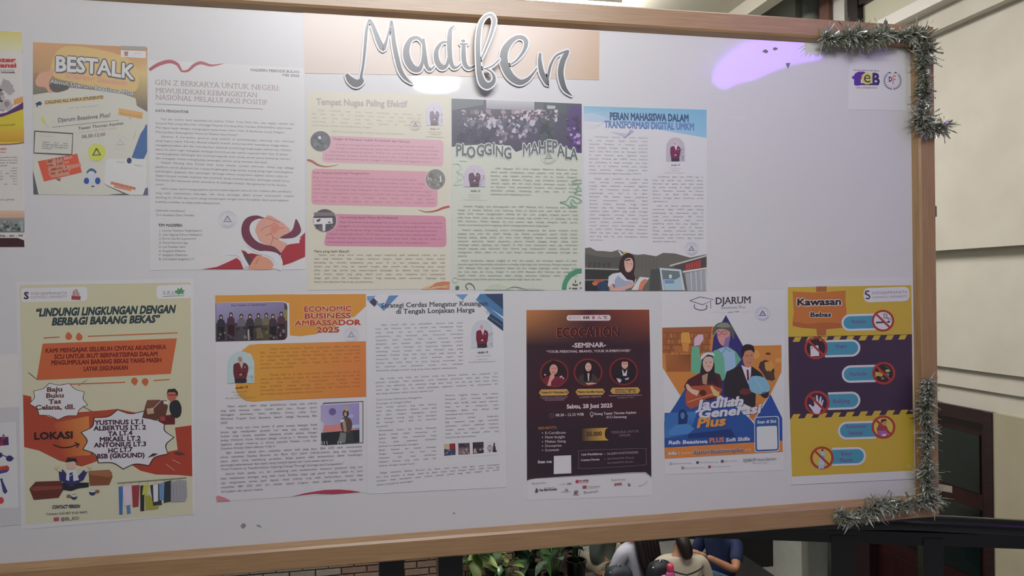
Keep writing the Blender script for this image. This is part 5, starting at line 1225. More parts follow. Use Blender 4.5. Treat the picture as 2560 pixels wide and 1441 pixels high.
def djarum():
    S = Sheet('poster', [(1653, 733), (1963, 725), (1958, 1176), (1663, 1187)], (170, 168, 166), (170, 168, 166),
              label='white scholarship poster headed DJARUM with a star shaped collage of young people', cat='poster')
    S.V(1640, 720, 3.003)
    S.part('brand_mark')
    S.line([(254, 97), (330, 68), (430, 88), (350, 128), (254, 97)], 5, (70, 56, 90)); S.line([(290, 124), (290, 152), (335, 168), (378, 158), (380, 128)], 6, (56, 44, 80), sm=3); S.line([(410, 100), (412, 155)], 4, (70, 56, 90))
    S.text('DJARUM', 444, 124, 714, 114, 50, (44, 40, 44), w=.018, serif=True); S.text('Beasiswa Plus', 488, 160, 672, 154, 23, (104, 98, 108)); S.text('sejak 1984', 538, 188, 625, 184, 11, (100, 96, 104), w=.018); S.line([(400, 186), (528, 184)], 1.5, (140, 136, 140)); S.line([(636, 182), (716, 180)], 1.5, (140, 136, 140))
    S.stamp(800, 196, 54, (118, 108, 160))
    S.part('star_collage', label='orange and blue star shapes')
    S.poly([(525, 205), (700, 520), (560, 860), (330, 700), (380, 460)], (48, 44, 104)); S.poly([(45, 300), (440, 290), (420, 480), (330, 700), (180, 808), (50, 600)], (196, 122, 40))
    S.poly([(50, 300), (420, 292), (400, 490), (50, 492)], (150, 88, 40))
    for j in range(4):
        S.line([(50, 340 + j * 44), (410, 336 + j * 44)], 4, (120, 64, 30))
        for i in range(14): S.line([(62 + i * 26 + (j % 2) * 9, 345 + j * 44), (62 + i * 26 + (j % 2) * 9, 374 + j * 44)], 8 if i % 3 else 4, ((172, 104, 46), (130, 72, 34), (184, 120, 60))[(i + j) % 3])
    S.poly([(135, 490), (140, 440), (260, 440), (262, 488)], (170, 100, 34)); S.poly([(190, 345), (200, 334), (250, 336), (262, 415), (185, 412)], (220, 156, 48)); S.poly([(192, 415), (250, 415), (240, 480), (205, 475)], (196, 128, 50))
    S.poly([(70, 500), (262, 500), (262, 630), (80, 630)], (140, 76, 30)); S.grad([(70, 500), (262, 500), (262, 630), (80, 630)], [(168, 100, 42), (120, 64, 30), (158, 90, 34), (150, 84, 34)], n=6)
    S.poly([(700, 436), (942, 430), (942, 632), (860, 800), (780, 900), (700, 820)], (196, 124, 42)); S.ell(920, 545, 24, 18, (212, 150, 66)); S.ell(750, 500, 30, 34, (210, 146, 56))
    S.poly([(218, 760), (560, 860), (700, 980), (742, 1030), (742, 1190), (64, 1200), (62, 1005), (150, 870)], (34, 76, 142)); S.poly([(860, 800), (948, 980), (950, 1150), (742, 1180), (742, 990), (800, 900)], (36, 72, 146)); S.poly([(720, 870), (800, 860), (735, 1000), (700, 970)], (196, 110, 40))
    S.grad([(64, 940), (310, 930), (250, 1110), (64, 1130)], [(40, 92, 156), (60, 120, 176), (30, 68, 130), (56, 112, 168)]); S.poly([(240, 1100), (560, 1060), (600, 1120), (240, 1130)], (30, 52, 106))
    S.ell(200, 958, 34, 48, (24, 50, 96)); S.poly([(166, 960), (240, 955), (232, 1030), (168, 1030)], (26, 52, 100)); S.ell(200, 960, 16, 26, (66, 112, 160)); S.poly([(90, 1080), (150, 1030), (240, 1020), (290, 1060), (240, 1100), (100, 1110)], (62, 118, 176), sm=1)
    S.poly([(64, 1202), (950, 1148), (952, 1232), (66, 1284)], (206, 122, 40))
    S.part('figure_hat', label='person in grey bucket hat and green cardigan, fist raised')
    S.poly([(262, 640), (268, 440), (325, 442), (335, 540), (440, 470), (540, 440), (600, 480), (640, 540), (560, 640), (500, 700), (420, 640), (300, 640)], (86, 152, 118), sm=1)
    S.poly([(285, 438), (288, 380), (318, 350), (352, 352), (358, 385), (330, 430)], (196, 160, 176), sm=1)
    S.poly([(465, 460), (520, 440), (590, 480), (600, 590), (520, 650), (510, 520)], (126, 156, 178)); S.line([(470, 470), (495, 500), (520, 455), (560, 480)], 6, (90, 116, 140))
    S.poly([(455, 330), (465, 300), (530, 296), (556, 340), (552, 400), (520, 435), (490, 430), (466, 390)], (178, 120, 112), sm=2); S.poly([(520, 380), (556, 360), (545, 440), (505, 450)], (112, 92, 140))
    S.poly([(424, 330), (445, 280), (490, 258), (540, 260), (572, 292), (590, 345), (580, 390), (555, 330), (500, 308), (455, 318), (435, 360)], (72, 76, 66), sm=2); S.poly([(445, 290), (490, 262), (540, 265), (562, 296), (500, 300)], (110, 114, 96), sm=1)
    S.ring(472, 340, 18, 14, 3, (50, 46, 50)); S.ring(514, 336, 18, 14, 3, (50, 46, 50)); S.line([(478, 378), (488, 384), (502, 376)], 5, (200, 150, 150))
    S.part('figure_guitar', label='woman in white beret and maroon jacket playing a guitar')
    S.poly([(210, 740), (240, 690), (330, 640), (420, 630), (480, 650), (496, 700), (490, 800), (420, 850), (260, 830)], (76, 30, 38), sm=1)
    S.poly([(330, 640), (345, 540), (380, 500), (425, 510), (440, 580), (440, 650), (470, 740), (420, 700), (360, 720)], (40, 30, 34), sm=1); S.poly([(350, 560), (372, 520), (420, 520), (432, 560), (418, 610), (388, 632), (362, 610)], (176, 142, 128), sm=2)
    S.poly([(335, 540), (345, 505), (380, 485), (430, 490), (438, 512), (390, 500), (355, 530)], (190, 196, 196), sm=2); S.poly([(345, 660), (390, 640), (380, 730), (350, 720)], (150, 120, 90)); S.line([(372, 562), (384, 562)], 4, (40, 30, 34)); S.line([(402, 560), (416, 558)], 4, (40, 30, 34)); S.line([(385, 590), (396, 594), (406, 588)], 4, (170, 60, 60))
    S.poly([(220, 800), (240, 740), (330, 735), (420, 728), (500, 760), (478, 810), (380, 830), (330, 880), (260, 910), (225, 880)], (166, 74, 40), sm=1); S.ell(352, 790, 26, 24, (90, 38, 26)); S.line([(235, 860), (480, 780)], 5, (200, 150, 110))
    S.poly([(222, 730), (240, 720), (270, 760), (325, 775), (308, 812), (270, 795), (232, 762)], (214, 180, 150)); S.poly([(405, 745), (420, 735), (440, 760), (476, 790), (470, 820), (435, 810)], (214, 176, 110))
    S.part('figure_suit', label='man in dark suit holding a turquoise cap')
    S.poly([(512, 700), (530, 630), (640, 580), (720, 590), (790, 640), (860, 760), (830, 830), (750, 790), (745, 910), (660, 870), (510, 800)], (36, 32, 36), sm=1); S.poly([(640, 580), (690, 600), (715, 585), (712, 660), (690, 720), (664, 650)], (196, 192, 196)); S.poly([(680, 615), (695, 615), (700, 700), (684, 696)], (110, 28, 40))
    S.poly([(648, 500), (660, 460), (730, 462), (736, 510), (722, 580), (690, 600), (660, 575)], (176, 116, 84), sm=2); S.poly([(640, 500), (645, 450), (675, 424), (725, 432), (740, 465), (735, 490), (715, 468), (668, 478), (655, 520)], (34, 28, 28), sm=2)
    S.line([(672, 508), (692, 512)], 4, (40, 26, 24)); S.line([(708, 510), (724, 504)], 4, (40, 26, 24)); S.line([(690, 560), (704, 564), (716, 558)], 5, (140, 70, 62))
    S.poly([(690, 700), (720, 665), (780, 664), (830, 690), (856, 750), (845, 780), (780, 800), (715, 780), (700, 740)], (106, 152, 170), sm=2); S.line([(740, 670), (800, 770)], 4, (140, 178, 190)); S.poly([(625, 775), (650, 755), (700, 760), (720, 790), (670, 805), (635, 800)], (96, 44, 40)); S.ring(820, 805, 26, 20, 6, (40, 34, 38))
    S.part('figure_bouquet', label='small orange tinted person with a bouquet')
    S.poly([(770, 600), (780, 560), (820, 540), (870, 560), (890, 620), (880, 700), (830, 690), (800, 640)], (60, 46, 42)); S.ell(842, 512, 18, 26, (196, 120, 50)); S.poly([(822, 502), (828, 486), (858, 488), (860, 504)], (96, 40, 30)); S.poly([(815, 560), (870, 550), (885, 600), (850, 640), (820, 610)], (196, 140, 48)); S.poly([(840, 620), (885, 640), (895, 690), (850, 690)], (76, 52, 40))
    S.part('headline', label='heavy slanted white and orange title')
    for t, x0, y0, x1, y1, h, c in (('Jadilah', 312, 912, 655, 880, 66, (206, 204, 210)), ('Generasi', 312, 980, 786, 938, 66, (206, 204, 210)), ('Plus', 302, 1052, 520, 1032, 70, (222, 150, 52))):
        S.text(t, x0 + 3, y0 + 3, x1 + 4, y1 + 3, h, (26, 36, 76), w=.055, it=.2); S.text(t, x0, y0, x1, y1, h, c, w=.055, it=.2)
    S.text('Raih Beasiswa', 92, 1176, 386, 1166, 26, (206, 204, 214), w=.055, it=.1); S.text('PLUS', 400, 1164, 510, 1156, 34, (206, 110, 56), w=.055); S.text('Soft Skills', 524, 1156, 704, 1146, 26, (206, 204, 214), w=.055, it=.1)
    for d, c in ((2, (60, 50, 60)), (0, (205, 196, 190))): S.text('Info :', 92 + d, 1258 + d, 178 + d, 1254 + d, 26, c, w=.036)
    S.text('www.', 186, 1252, 272, 1248, 26, (196, 150, 110), w=.018); S.text('djarumbeasiswaplus', 276, 1248, 655, 1228, 30, (206, 204, 208), w=.055); S.text('djarumbeasiswaplus', 278, 1250, 656, 1230, 30, (64, 60, 84), w=.018); S.text('.org', 658, 1228, 714, 1224, 26, (196, 150, 110), w=.018)
    S.part('scan_plate', label='blue framed blank scan square')
    for g, c in ((0, (176, 180, 186)), (6, (40, 80, 140))): S.rrect([(736 + g, 970 + g), (925 - g, 962 + g), (928 - g, 1228 - g), (740 + g, 1238 - g)], 26, c)
    S.text('Scan di Sini', 760, 1020, 902, 1012, 22, (196, 200, 206), w=.055); S.rrect([(756, 1042), (908, 1036), (912, 1212), (758, 1218)], 14, (178, 180, 178))
    S.part('footer_lettering')
    k = (130, 126, 128)
    for x, y, c in ((112, 1320, (150, 140, 146)), (312, 1312, (70, 66, 84)), (498, 1303, (70, 66, 74)), (201, 1352, (110, 106, 114)), (402, 1345, (150, 60, 66))): S.rrect([(x - 10, y - 9), (x + 10, y - 10), (x + 10, y + 9), (x - 10, y + 10)], 3, c)
    for t, x0, x1, y in (('@beasiswadjarumplus', 126, 268, 1324), ('Djarum Beasiswa Plus', 326, 468, 1316), ('@beasiswaplus', 512, 608, 1306), ('djarum beasiswa plus', 216, 366, 1358), ('Djarum Beasiswa Plus', 418, 560, 1348)): S.text(t, x0, y, x1, y - 5, 9, k)
    S.text('DJARUM', 654, 1308, 752, 1302, 22, (96, 88, 92), serif=True); S.text('foundation', 762, 1302, 904, 1292, 22, (104, 96, 98)); S.text('bakti pada negeri', 720, 1322, 845, 1316, 9, k)
    S.flush()

def kawasan():
    S = Sheet('poster', [(1967, 705), (2281.6, 695.6), (2285, 1198), (1978, 1213)], (186, 184, 182), (186, 184, 182), off=0.0015,
              label='yellow and purple prohibition poster headed Kawasan Bebas at the right end', cat='poster')
    Y = (214, 178, 30); PU = (58, 42, 64)
    S.V(1950, 690, 2.6686)
    S.part('background')
    S.poly([(52, 76), (876, 62), (896, 1300), (80, 1340), (58, 700)], Y)
    S.poly([(56, 408), (880, 390), (886, 922), (66, 955)], PU)
    S.part('warning_stripe')
    K = (44, 36, 44)
    for i in range(9):
        x = 100 + i * 88; y = 410 - (i * 88) * .0215
        if x > 840: break
        S.poly([(x, y), (x + 45, y - 1), (x + 28, y + 30), (x - 16, y + 31)], Y)
    for i in range(9):
        x = 66 + i * 90; y = 955 - i * 90 * .0402
        S.poly([(x + 24, y - 31), (x + 72, y - 33), (x + 52, y), (x + 6, y + 1)], Y) if x < 850 else None
    S.part('sign_board', label='orange wooden sign picture')
    S.poly([(242, 72), (312, 70), (310, 105), (240, 108)], (172, 100, 48)); S.poly([(238, 330), (310, 335), (306, 398), (248, 400)], (172, 100, 48))
    S.poly([(84, 104), (240, 112), (440, 98), (436, 170), (444, 230), (442, 330), (380, 345), (300, 340), (160, 338), (82, 325), (92, 240)], (206, 118, 36)); S.poly([(90, 305), (180, 322), (300, 310), (440, 318), (430, 345), (300, 358), (150, 348), (84, 335)], (188, 100, 36), sm=1)
    for c, w, d in (((205, 200, 190), .11, 2), ((205, 200, 190), .11, -2), ((42, 36, 36), .055, 0)):
        S.text('Kawasan', 112 + d, 198 + d, 410 + d, 192 + d, 44, c, w=w); S.text('Bebas', 200 + d, 275 + d, 342 + d, 272 + d, 30, c, w=w)
    S.part('university_mark')
    S.rrect([(556, 82), (862, 72), (865, 168), (560, 178)], 40, (190, 188, 188)); S.ring(584, 114, 14, 12, 9, (66, 40, 82), a0=1.6, a1=5.6); S.ring(584, 140, 14, 13, 9, (66, 40, 82), a0=-1.5, a1=2.5); S.line([(574, 118), (594, 134)], 9, (66, 40, 82))
    S.text('SOEGIJAPRANATA', 612, 124, 850, 116, 18, (110, 106, 112), w=0); S.text('CATHOLIC UNIVERSITY', 612, 152, 850, 144, 15, (110, 106, 112), w=0)
    B = (62, 148, 172); Wt = (196, 196, 200); R = (178, 52, 44)
    def pill(x0, x1, y0, y1, left, slope, lines):
        S.part('caption_pill', label='turquoise pill reading ' + ' '.join(l[0] for l in lines))
        for g, c in ((0, Wt), (14, B)):
            pts = []
            r = (y1 - y0) / 2 - g
            if left:
                cx = x0 + (y1 - y0) / 2; cy = (y0 + y1) / 2
                pts = [(cx + r * cos(pi / 2 + pi * k / 14), cy + r * sin(pi / 2 + pi * k / 14)) for k in range(15)] + [(x1, cy - r), (x1, cy + r)]
            else:
                cx = x1 - (y1 - y0) / 2; cy = (y0 + y1) / 2
                pts = [(cx + r * cos(-pi / 2 + pi * k / 14), cy + r * sin(-pi / 2 + pi * k / 14)) for k in range(15)] + [(x0, cy + r), (x0, cy - r)]
            S.poly([(x, y + slope * (x - x0)) for x, y in pts], c)
        for t, a, y, b in lines: S.text(t, a, y, b, y + slope * (b - a), 25, (120, 66, 128), w=.018)
    def ban(cx, cy, r, bg, art):
        S.part('prohibition_sign')
        S.ell(cx, cy, r, r * .97, R, n=36)
        S.ell(cx, cy, r * .80, r * .78, bg, n=32)
        art()
        S.line([(cx - r * .62, cy - r * .6), (cx + r * .62, cy + r * .6)], r * .19, R)
    sl = -.03
    pill(410, 640, 258, 370, True, sl, [('Rokok', 478, 318, 572)])
    ban(687, 300, 75, (196, 192, 192), lambda: (S.line([(640, 312), (706, 310)], 11, (50, 46, 50)), S.line([(714, 309), (734, 308)], 11, (50, 46, 50)), S.line([(682, 255), (700, 262), (690, 280), (720, 286), (726, 304)], 4, (60, 56, 60), sm=3), S.line([(696, 250), (716, 262), (708, 274), (736, 286), (738, 300)], 4, (60, 56, 60), sm=3)))
    pill(300, 536, 430, 545, False, sl, [('Vape', 368, 482, 446)])
    ban(240, 482, 78, (52, 34, 46), lambda: (S.poly([(202, 470), (255, 464), (262, 535), (205, 538)], (196, 192, 194)), S.poly([(215, 468), (222, 424), (256, 420), (268, 444), (240, 440), (236, 466)], (44, 34, 40)), S.poly([(212, 420), (218, 408), (224, 420)], Y), S.poly([(262, 432), (268, 418), (276, 436)], Y), S.line([(212, 476), (213, 490)], 4, (60, 50, 56))))
    pill(412, 640, 600, 716, True, sl, [('Narkoba', 462, 668, 580)])
    ban(692, 650, 78, (50, 30, 40), lambda: (S.poly([(635, 640), (665, 645), (690, 655), (680, 675), (655, 668), (636, 676)], (214, 172, 44)), S.poly([(655, 625), (680, 640), (700, 650), (690, 660), (660, 640)], (190, 70, 60)), S.ell(718, 634, 16, 9, (200, 190, 70)), S.ell(716, 660, 14, 12, (70, 130, 130)), S.ell(686, 685, 12, 8, (130, 120, 60)), S.line([(698, 600), (720, 612), (742, 640)], 6, (60, 110, 60))))
    pill(320, 536, 778, 896, False, sl, [('Bullying', 352, 850, 466)])
    ban(247, 848, 84, (58, 38, 60), lambda: (S.poly([(228, 918), (210, 890), (190, 862), (200, 858), (222, 876), (230, 862), (218, 815), (228, 812), (242, 850), (240, 798), (250, 797), (258, 848), (268, 805), (277, 808), (274, 858), (284, 826), (291, 830), (280, 880), (268, 905), (262, 920), (245, 922)], (200, 194, 202), sm=1),))
    pill(386, 640, 975, 1095, True, sl, [('Kekerasan', 440, 1018, 578), ('Seksual', 455, 1062, 552)])
    ban(690, 1010, 80, (212, 188, 60), lambda: (S.poly([(645, 1020), (660, 990), (690, 985), (715, 1010), (725, 1050), (720, 1068), (655, 1068)], (150, 60, 78), sm=1), S.poly([(655, 1035), (722, 1030), (722, 1062), (658, 1066)], (156, 92, 164)), S.ell(692, 980, 20, 22, (196, 132, 100)), S.poly([(670, 985), (676, 958), (705, 955), (716, 972), (700, 968), (682, 978)], (76, 44, 34), sm=1), S.poly([(680, 1058), (710, 1055), (708, 1068), (682, 1070)], (205, 190, 200))))
    pill(348, 574, 1148, 1270, False, sl, [('Botol', 406, 1200, 478), ('Plastik', 398, 1243, 486)])
    ban(280, 1215, 78, (212, 184, 52), lambda: (S.poly([(256, 1288), (262, 1215), (268, 1190), (276, 1172), (290, 1172), (298, 1192), (298, 1215), (294, 1286)], (152, 172, 196)), S.poly([(276, 1170), (276, 1158), (290, 1156), (290, 1170)], (44, 56, 70)), S.rect(264, 1200, 298, 1216, (100, 160, 190)), S.rect(262, 1240, 294, 1262, (176, 190, 206))))
    S.flush()

def left_poster():
    S = Sheet('poster', [(-262, 60), (50, 80), (62, 618), (-255, 622)], (176, 164, 160), (172, 164, 166),
              label='yellow and violet poster cut off by the left picture edge, upper one', cat='poster')
    S.V(0, 60, 2.4845)
    S.part('artwork')
    S.grad([(-650, 0), (134, 52), (142, 170), (-645, 150)], [(190, 172, 92), (190, 172, 92), (186, 176, 150), (188, 178, 140)])
    S.poly([(85, 470), (142, 448), (144, 486), (85, 505)], (208, 142, 76)); S.poly([(-640, 560), (-200, 600), (40, 550), (144, 486), (145, 530), (20, 575), (-300, 640), (-640, 600)], (84, 48, 96))
    S.poly([(-640, 600), (-300, 640), (20, 575), (145, 528), (150, 735), (60, 745), (-640, 760)], (206, 178, 30)); S.grad([(-640, 650), (148, 640), (150, 730), (-640, 750)], [(206, 160, 40), (206, 170, 40), (198, 138, 36), (198, 138, 36)]); S.line([(-200, 752), (60, 748), (150, 736)], 8, (120, 84, 80), sm=3)
    S.blobs(-120, 370, 84, 545, 40, [(120, 108, 110), (80, 70, 76), (150, 138, 140), (60, 50, 56)], 26, 31); S.poly([(20, 340), (60, 355), (95, 420), (60, 440), (0, 400)], (140, 128, 130), sm=1)
    S.grad([(-650, 1160), (152, 1160), (152, 1225), (-650, 1225)], [(196, 160, 140), (196, 160, 140), (186, 128, 96), (186, 128, 96)]); S.grad([(-650, 1215), (152, 1205), (152, 1296), (-650, 1296)], [(70, 64, 66), (120, 118, 116), (96, 100, 98), (50, 70, 64)]); S.blobs(-100, 1216, 150, 1294, 24, [(60, 70, 66), (130, 130, 128), (96, 96, 96)], 16, 33)
    S.poly([(-650, 1330), (110, 1330), (150, 1345), (152, 1385), (-650, 1390)], (60, 30, 38)); S.text('unika . ac . id', -40, 1322, 140, 1320, 12, (70, 60, 66), w=.036)
    S.part('headline', label='red lettering ending ister and tansi')
    S.poly([(-300, 205), (98, 215), (98, 240), (-300, 235)], (205, 160, 150)); S.poly([(-300, 240), (102, 246), (104, 272), (-300, 268)], (205, 160, 150)); S.text('Magister', -150, 236, 96, 236, 26, (172, 56, 62), w=.055); S.text('Akuntansi', -160, 268, 102, 270, 26, (172, 56, 62), w=.055)
    S.text('pascasarjana fakultas ekonomi', -160, 292, 92, 290, 10, (110, 96, 100)); S.text('universitas katolik indonesia', -160, 306, 92, 305, 12, (90, 80, 84), w=.036)
    S.text('INFORMASI LENGKAP', -180, 645, 95, 632, 12, (110, 96, 40)); S.text('PENDAFTARAN', -60, 785, 40, 782, 12, (176, 84, 60), w=.036); S.line([(-60, 800), (38, 796)], 4, (196, 110, 80))
    S.part('body_text')
    S.para(['Keunggulan program studi akuntansi yang memiliki akreditasi', 'serta kurikulum yang relevan dengan kebutuhan dunia kerja', 'didukung oleh dosen yang berpengalaman di bidangnya', 'dan fasilitas yang lengkap|.8', 'Persyaratan ijazah sarjana', 'mengikuti seleksi masuk program',
            'pilihan kelas reguler dan kelas akhir pekan', 'waktu studi yang dapat ditempuh', 'beasiswa tersedia bagi lulusan', 'terbaik setiap tahun', 'dan informasi pendaftaran lebih lanjut', 'hubungi kami|.6'], (-200, 836), (108, 832), (-200, 1020), (108, 1014), 8, (112, 98, 100), nat=.85)
    S.text('sekretariat magister gedung', -120, 1098, 88, 1094, 9, (112, 98, 100))
    S.flush()

def left_sheets():
    S = Sheet('blank_sheet', [(-200, 893), (44, 886), (48, 1020), (-198, 1030)], (168, 160, 160), (165, 158, 162), off=.0005,
              label='blank white strip of paper at the left edge, above the icon sheet', cat='paper')
    S.flush()
    S = Sheet('poster', [(-262, 1030), (49, 1018), (52, 1312), (-250, 1345)], (154, 148, 152), (165, 158, 162), off=.0008,
              label='grey sheet of clothing icons cut off at the lower left edge', cat='poster')
    S.V(0, 860, 3.275)
    S.part('icon_artwork', label='red gift, sunglasses, bag, tie and dot icons')
    S.grad([(-800, 700), (130, 640), (150, 1340), (-780, 1380)], [(160, 154, 156), (164, 158, 160), (166, 160, 162), (166, 160, 162)])
    S.poly([(-60, 765), (68, 762), (72, 830), (-60, 842)], (64, 34, 84)); S.poly([(10, 768), (45, 764), (46, 780), (20, 790), (30, 832), (0, 836)], (140, 36, 60)); S.poly([(15, 760), (28, 738), (44, 758)], (130, 40, 60))
    S.ell(-8, 912, 30, 24, (44, 44, 92)); S.ell(78, 940, 30, 25, (44, 44, 92)); S.line([(15, 912), (55, 925)], 8, (44, 44, 92)); S.line([(104, 936), (118, 940)], 6, (44, 44, 92))
    S.poly([(-50, 1010), (60, 996), (76, 1012), (74, 1040), (-40, 1070)], (172, 50, 40)); S.poly([(-50, 1050), (70, 1030), (60, 1052), (-40, 1075)], (36, 62, 132)); S.line([(5, 1012), (25, 1000), (40, 1008)], 5, (176, 130, 60), sm=2)
    S.poly([(0, 1105), (24, 1104), (22, 1120), (62, 1210), (44, 1232), (24, 1215), (5, 1125)], (52, 52, 110)); S.ell(8, 1284, 24, 28, (186, 50, 62))
    S.flush()

def logo_sheet():
    S = Sheet('logo_sheet', [(2126, 106), (2262, 114), (2266, 277), (2120, 274)], (186, 186, 188), (182, 182, 186),
              label='white sticker with a purple and yellow feB logo and laurel crest, top right corner', cat='sticker')
    S.V(2020, 20, 4.003)
    S.part('faculty_logo', label='purple and yellow feB letters')
    S.text('Fakultas Ekonomi dan Bisnis', 455, 628, 712, 636, 16, (110, 100, 110), w=.018); S.text('UNIKA SOEGIJAPRANATA', 478, 806, 696, 808, 17, (130, 110, 100), w=.018)
    S.poly([(474, 752), (712, 754), (708, 774), (478, 772)], (58, 44, 104))
    S.text('f', 456, 768, 540, 768, 122, (84, 44, 150), w=.075); S.ell(592, 706, 56, 60, (206, 204, 60), n=28)
    S.text('e', 552, 746, 632, 746, 118, (52, 42, 62), w=.0)
    S.text('B', 640, 766, 716, 766, 112, (50, 40, 92), w=.055)
    S.part('laurel_crest', label='dark laurel wreath around the letters DF')
    for s in (-1, 1):
        for k in range(11):
            t = radians(95 + k * 16); cx, cy = 846 - s * 82 * cos(t - pi / 2) * 1.0, 728 + 82 * sin(t) * 1.02
            cx = 846 + s * 82 * cos(radians(78 - k * 15)); cy = 728 + 84 * sin(radians(78 - k * 15))
            for q in (-.5, .6): S.ell(cx + 6 * q * s, cy, 11, 4.2, (74, 72, 80), n=8, rot=s * (radians(78 - k * 15) - pi / 2 + q * 1.6))
    S.poly([(800, 650), (846, 662), (895, 650), (905, 700), (895, 765), (846, 805), (800, 765), (790, 700)], (190, 188, 190)); S.line([(800, 650), (846, 662), (895, 650), (905, 700), (895, 765), (846, 805), (800, 765), (790, 700), (800, 650)], 2, (160, 158, 162))
    S.text('D', 806, 736, 842, 738, 48, (70, 52, 110), w=.055, serif=True); S.text('F', 842, 758, 880, 760, 84, (206, 130, 90), w=.018, serif=True); S.line([(796, 652), (812, 646), (820, 655)], 8, (74, 72, 80)); S.line([(870, 655), (878, 646), (892, 652)], 8, (74, 72, 80))
    S.flush()

def banner():
    S = Sheet('paper_banner', [(757, 30), (1499, 78), (1498, 200), (1360, 196), (1000, 187), (762, 183)], (206, 186, 174), (205, 202, 204), off=.0009,  # greyed base colour paints in the glare; right end stays orange
              label='long plain orange paper strip behind the Madifen lettering', cat='banner')
    S.V(750, 20, 3.413)
    S.part('glare_fade', label='deeper orange right end, outside the painted glare')
    S.grad([(1700, 150), (2556, 200), (2552, 612), (1700, 575)], [(206, 186, 174), (206, 172, 140), (204, 170, 134), (206, 186, 174)], n=8)
    S.flush()

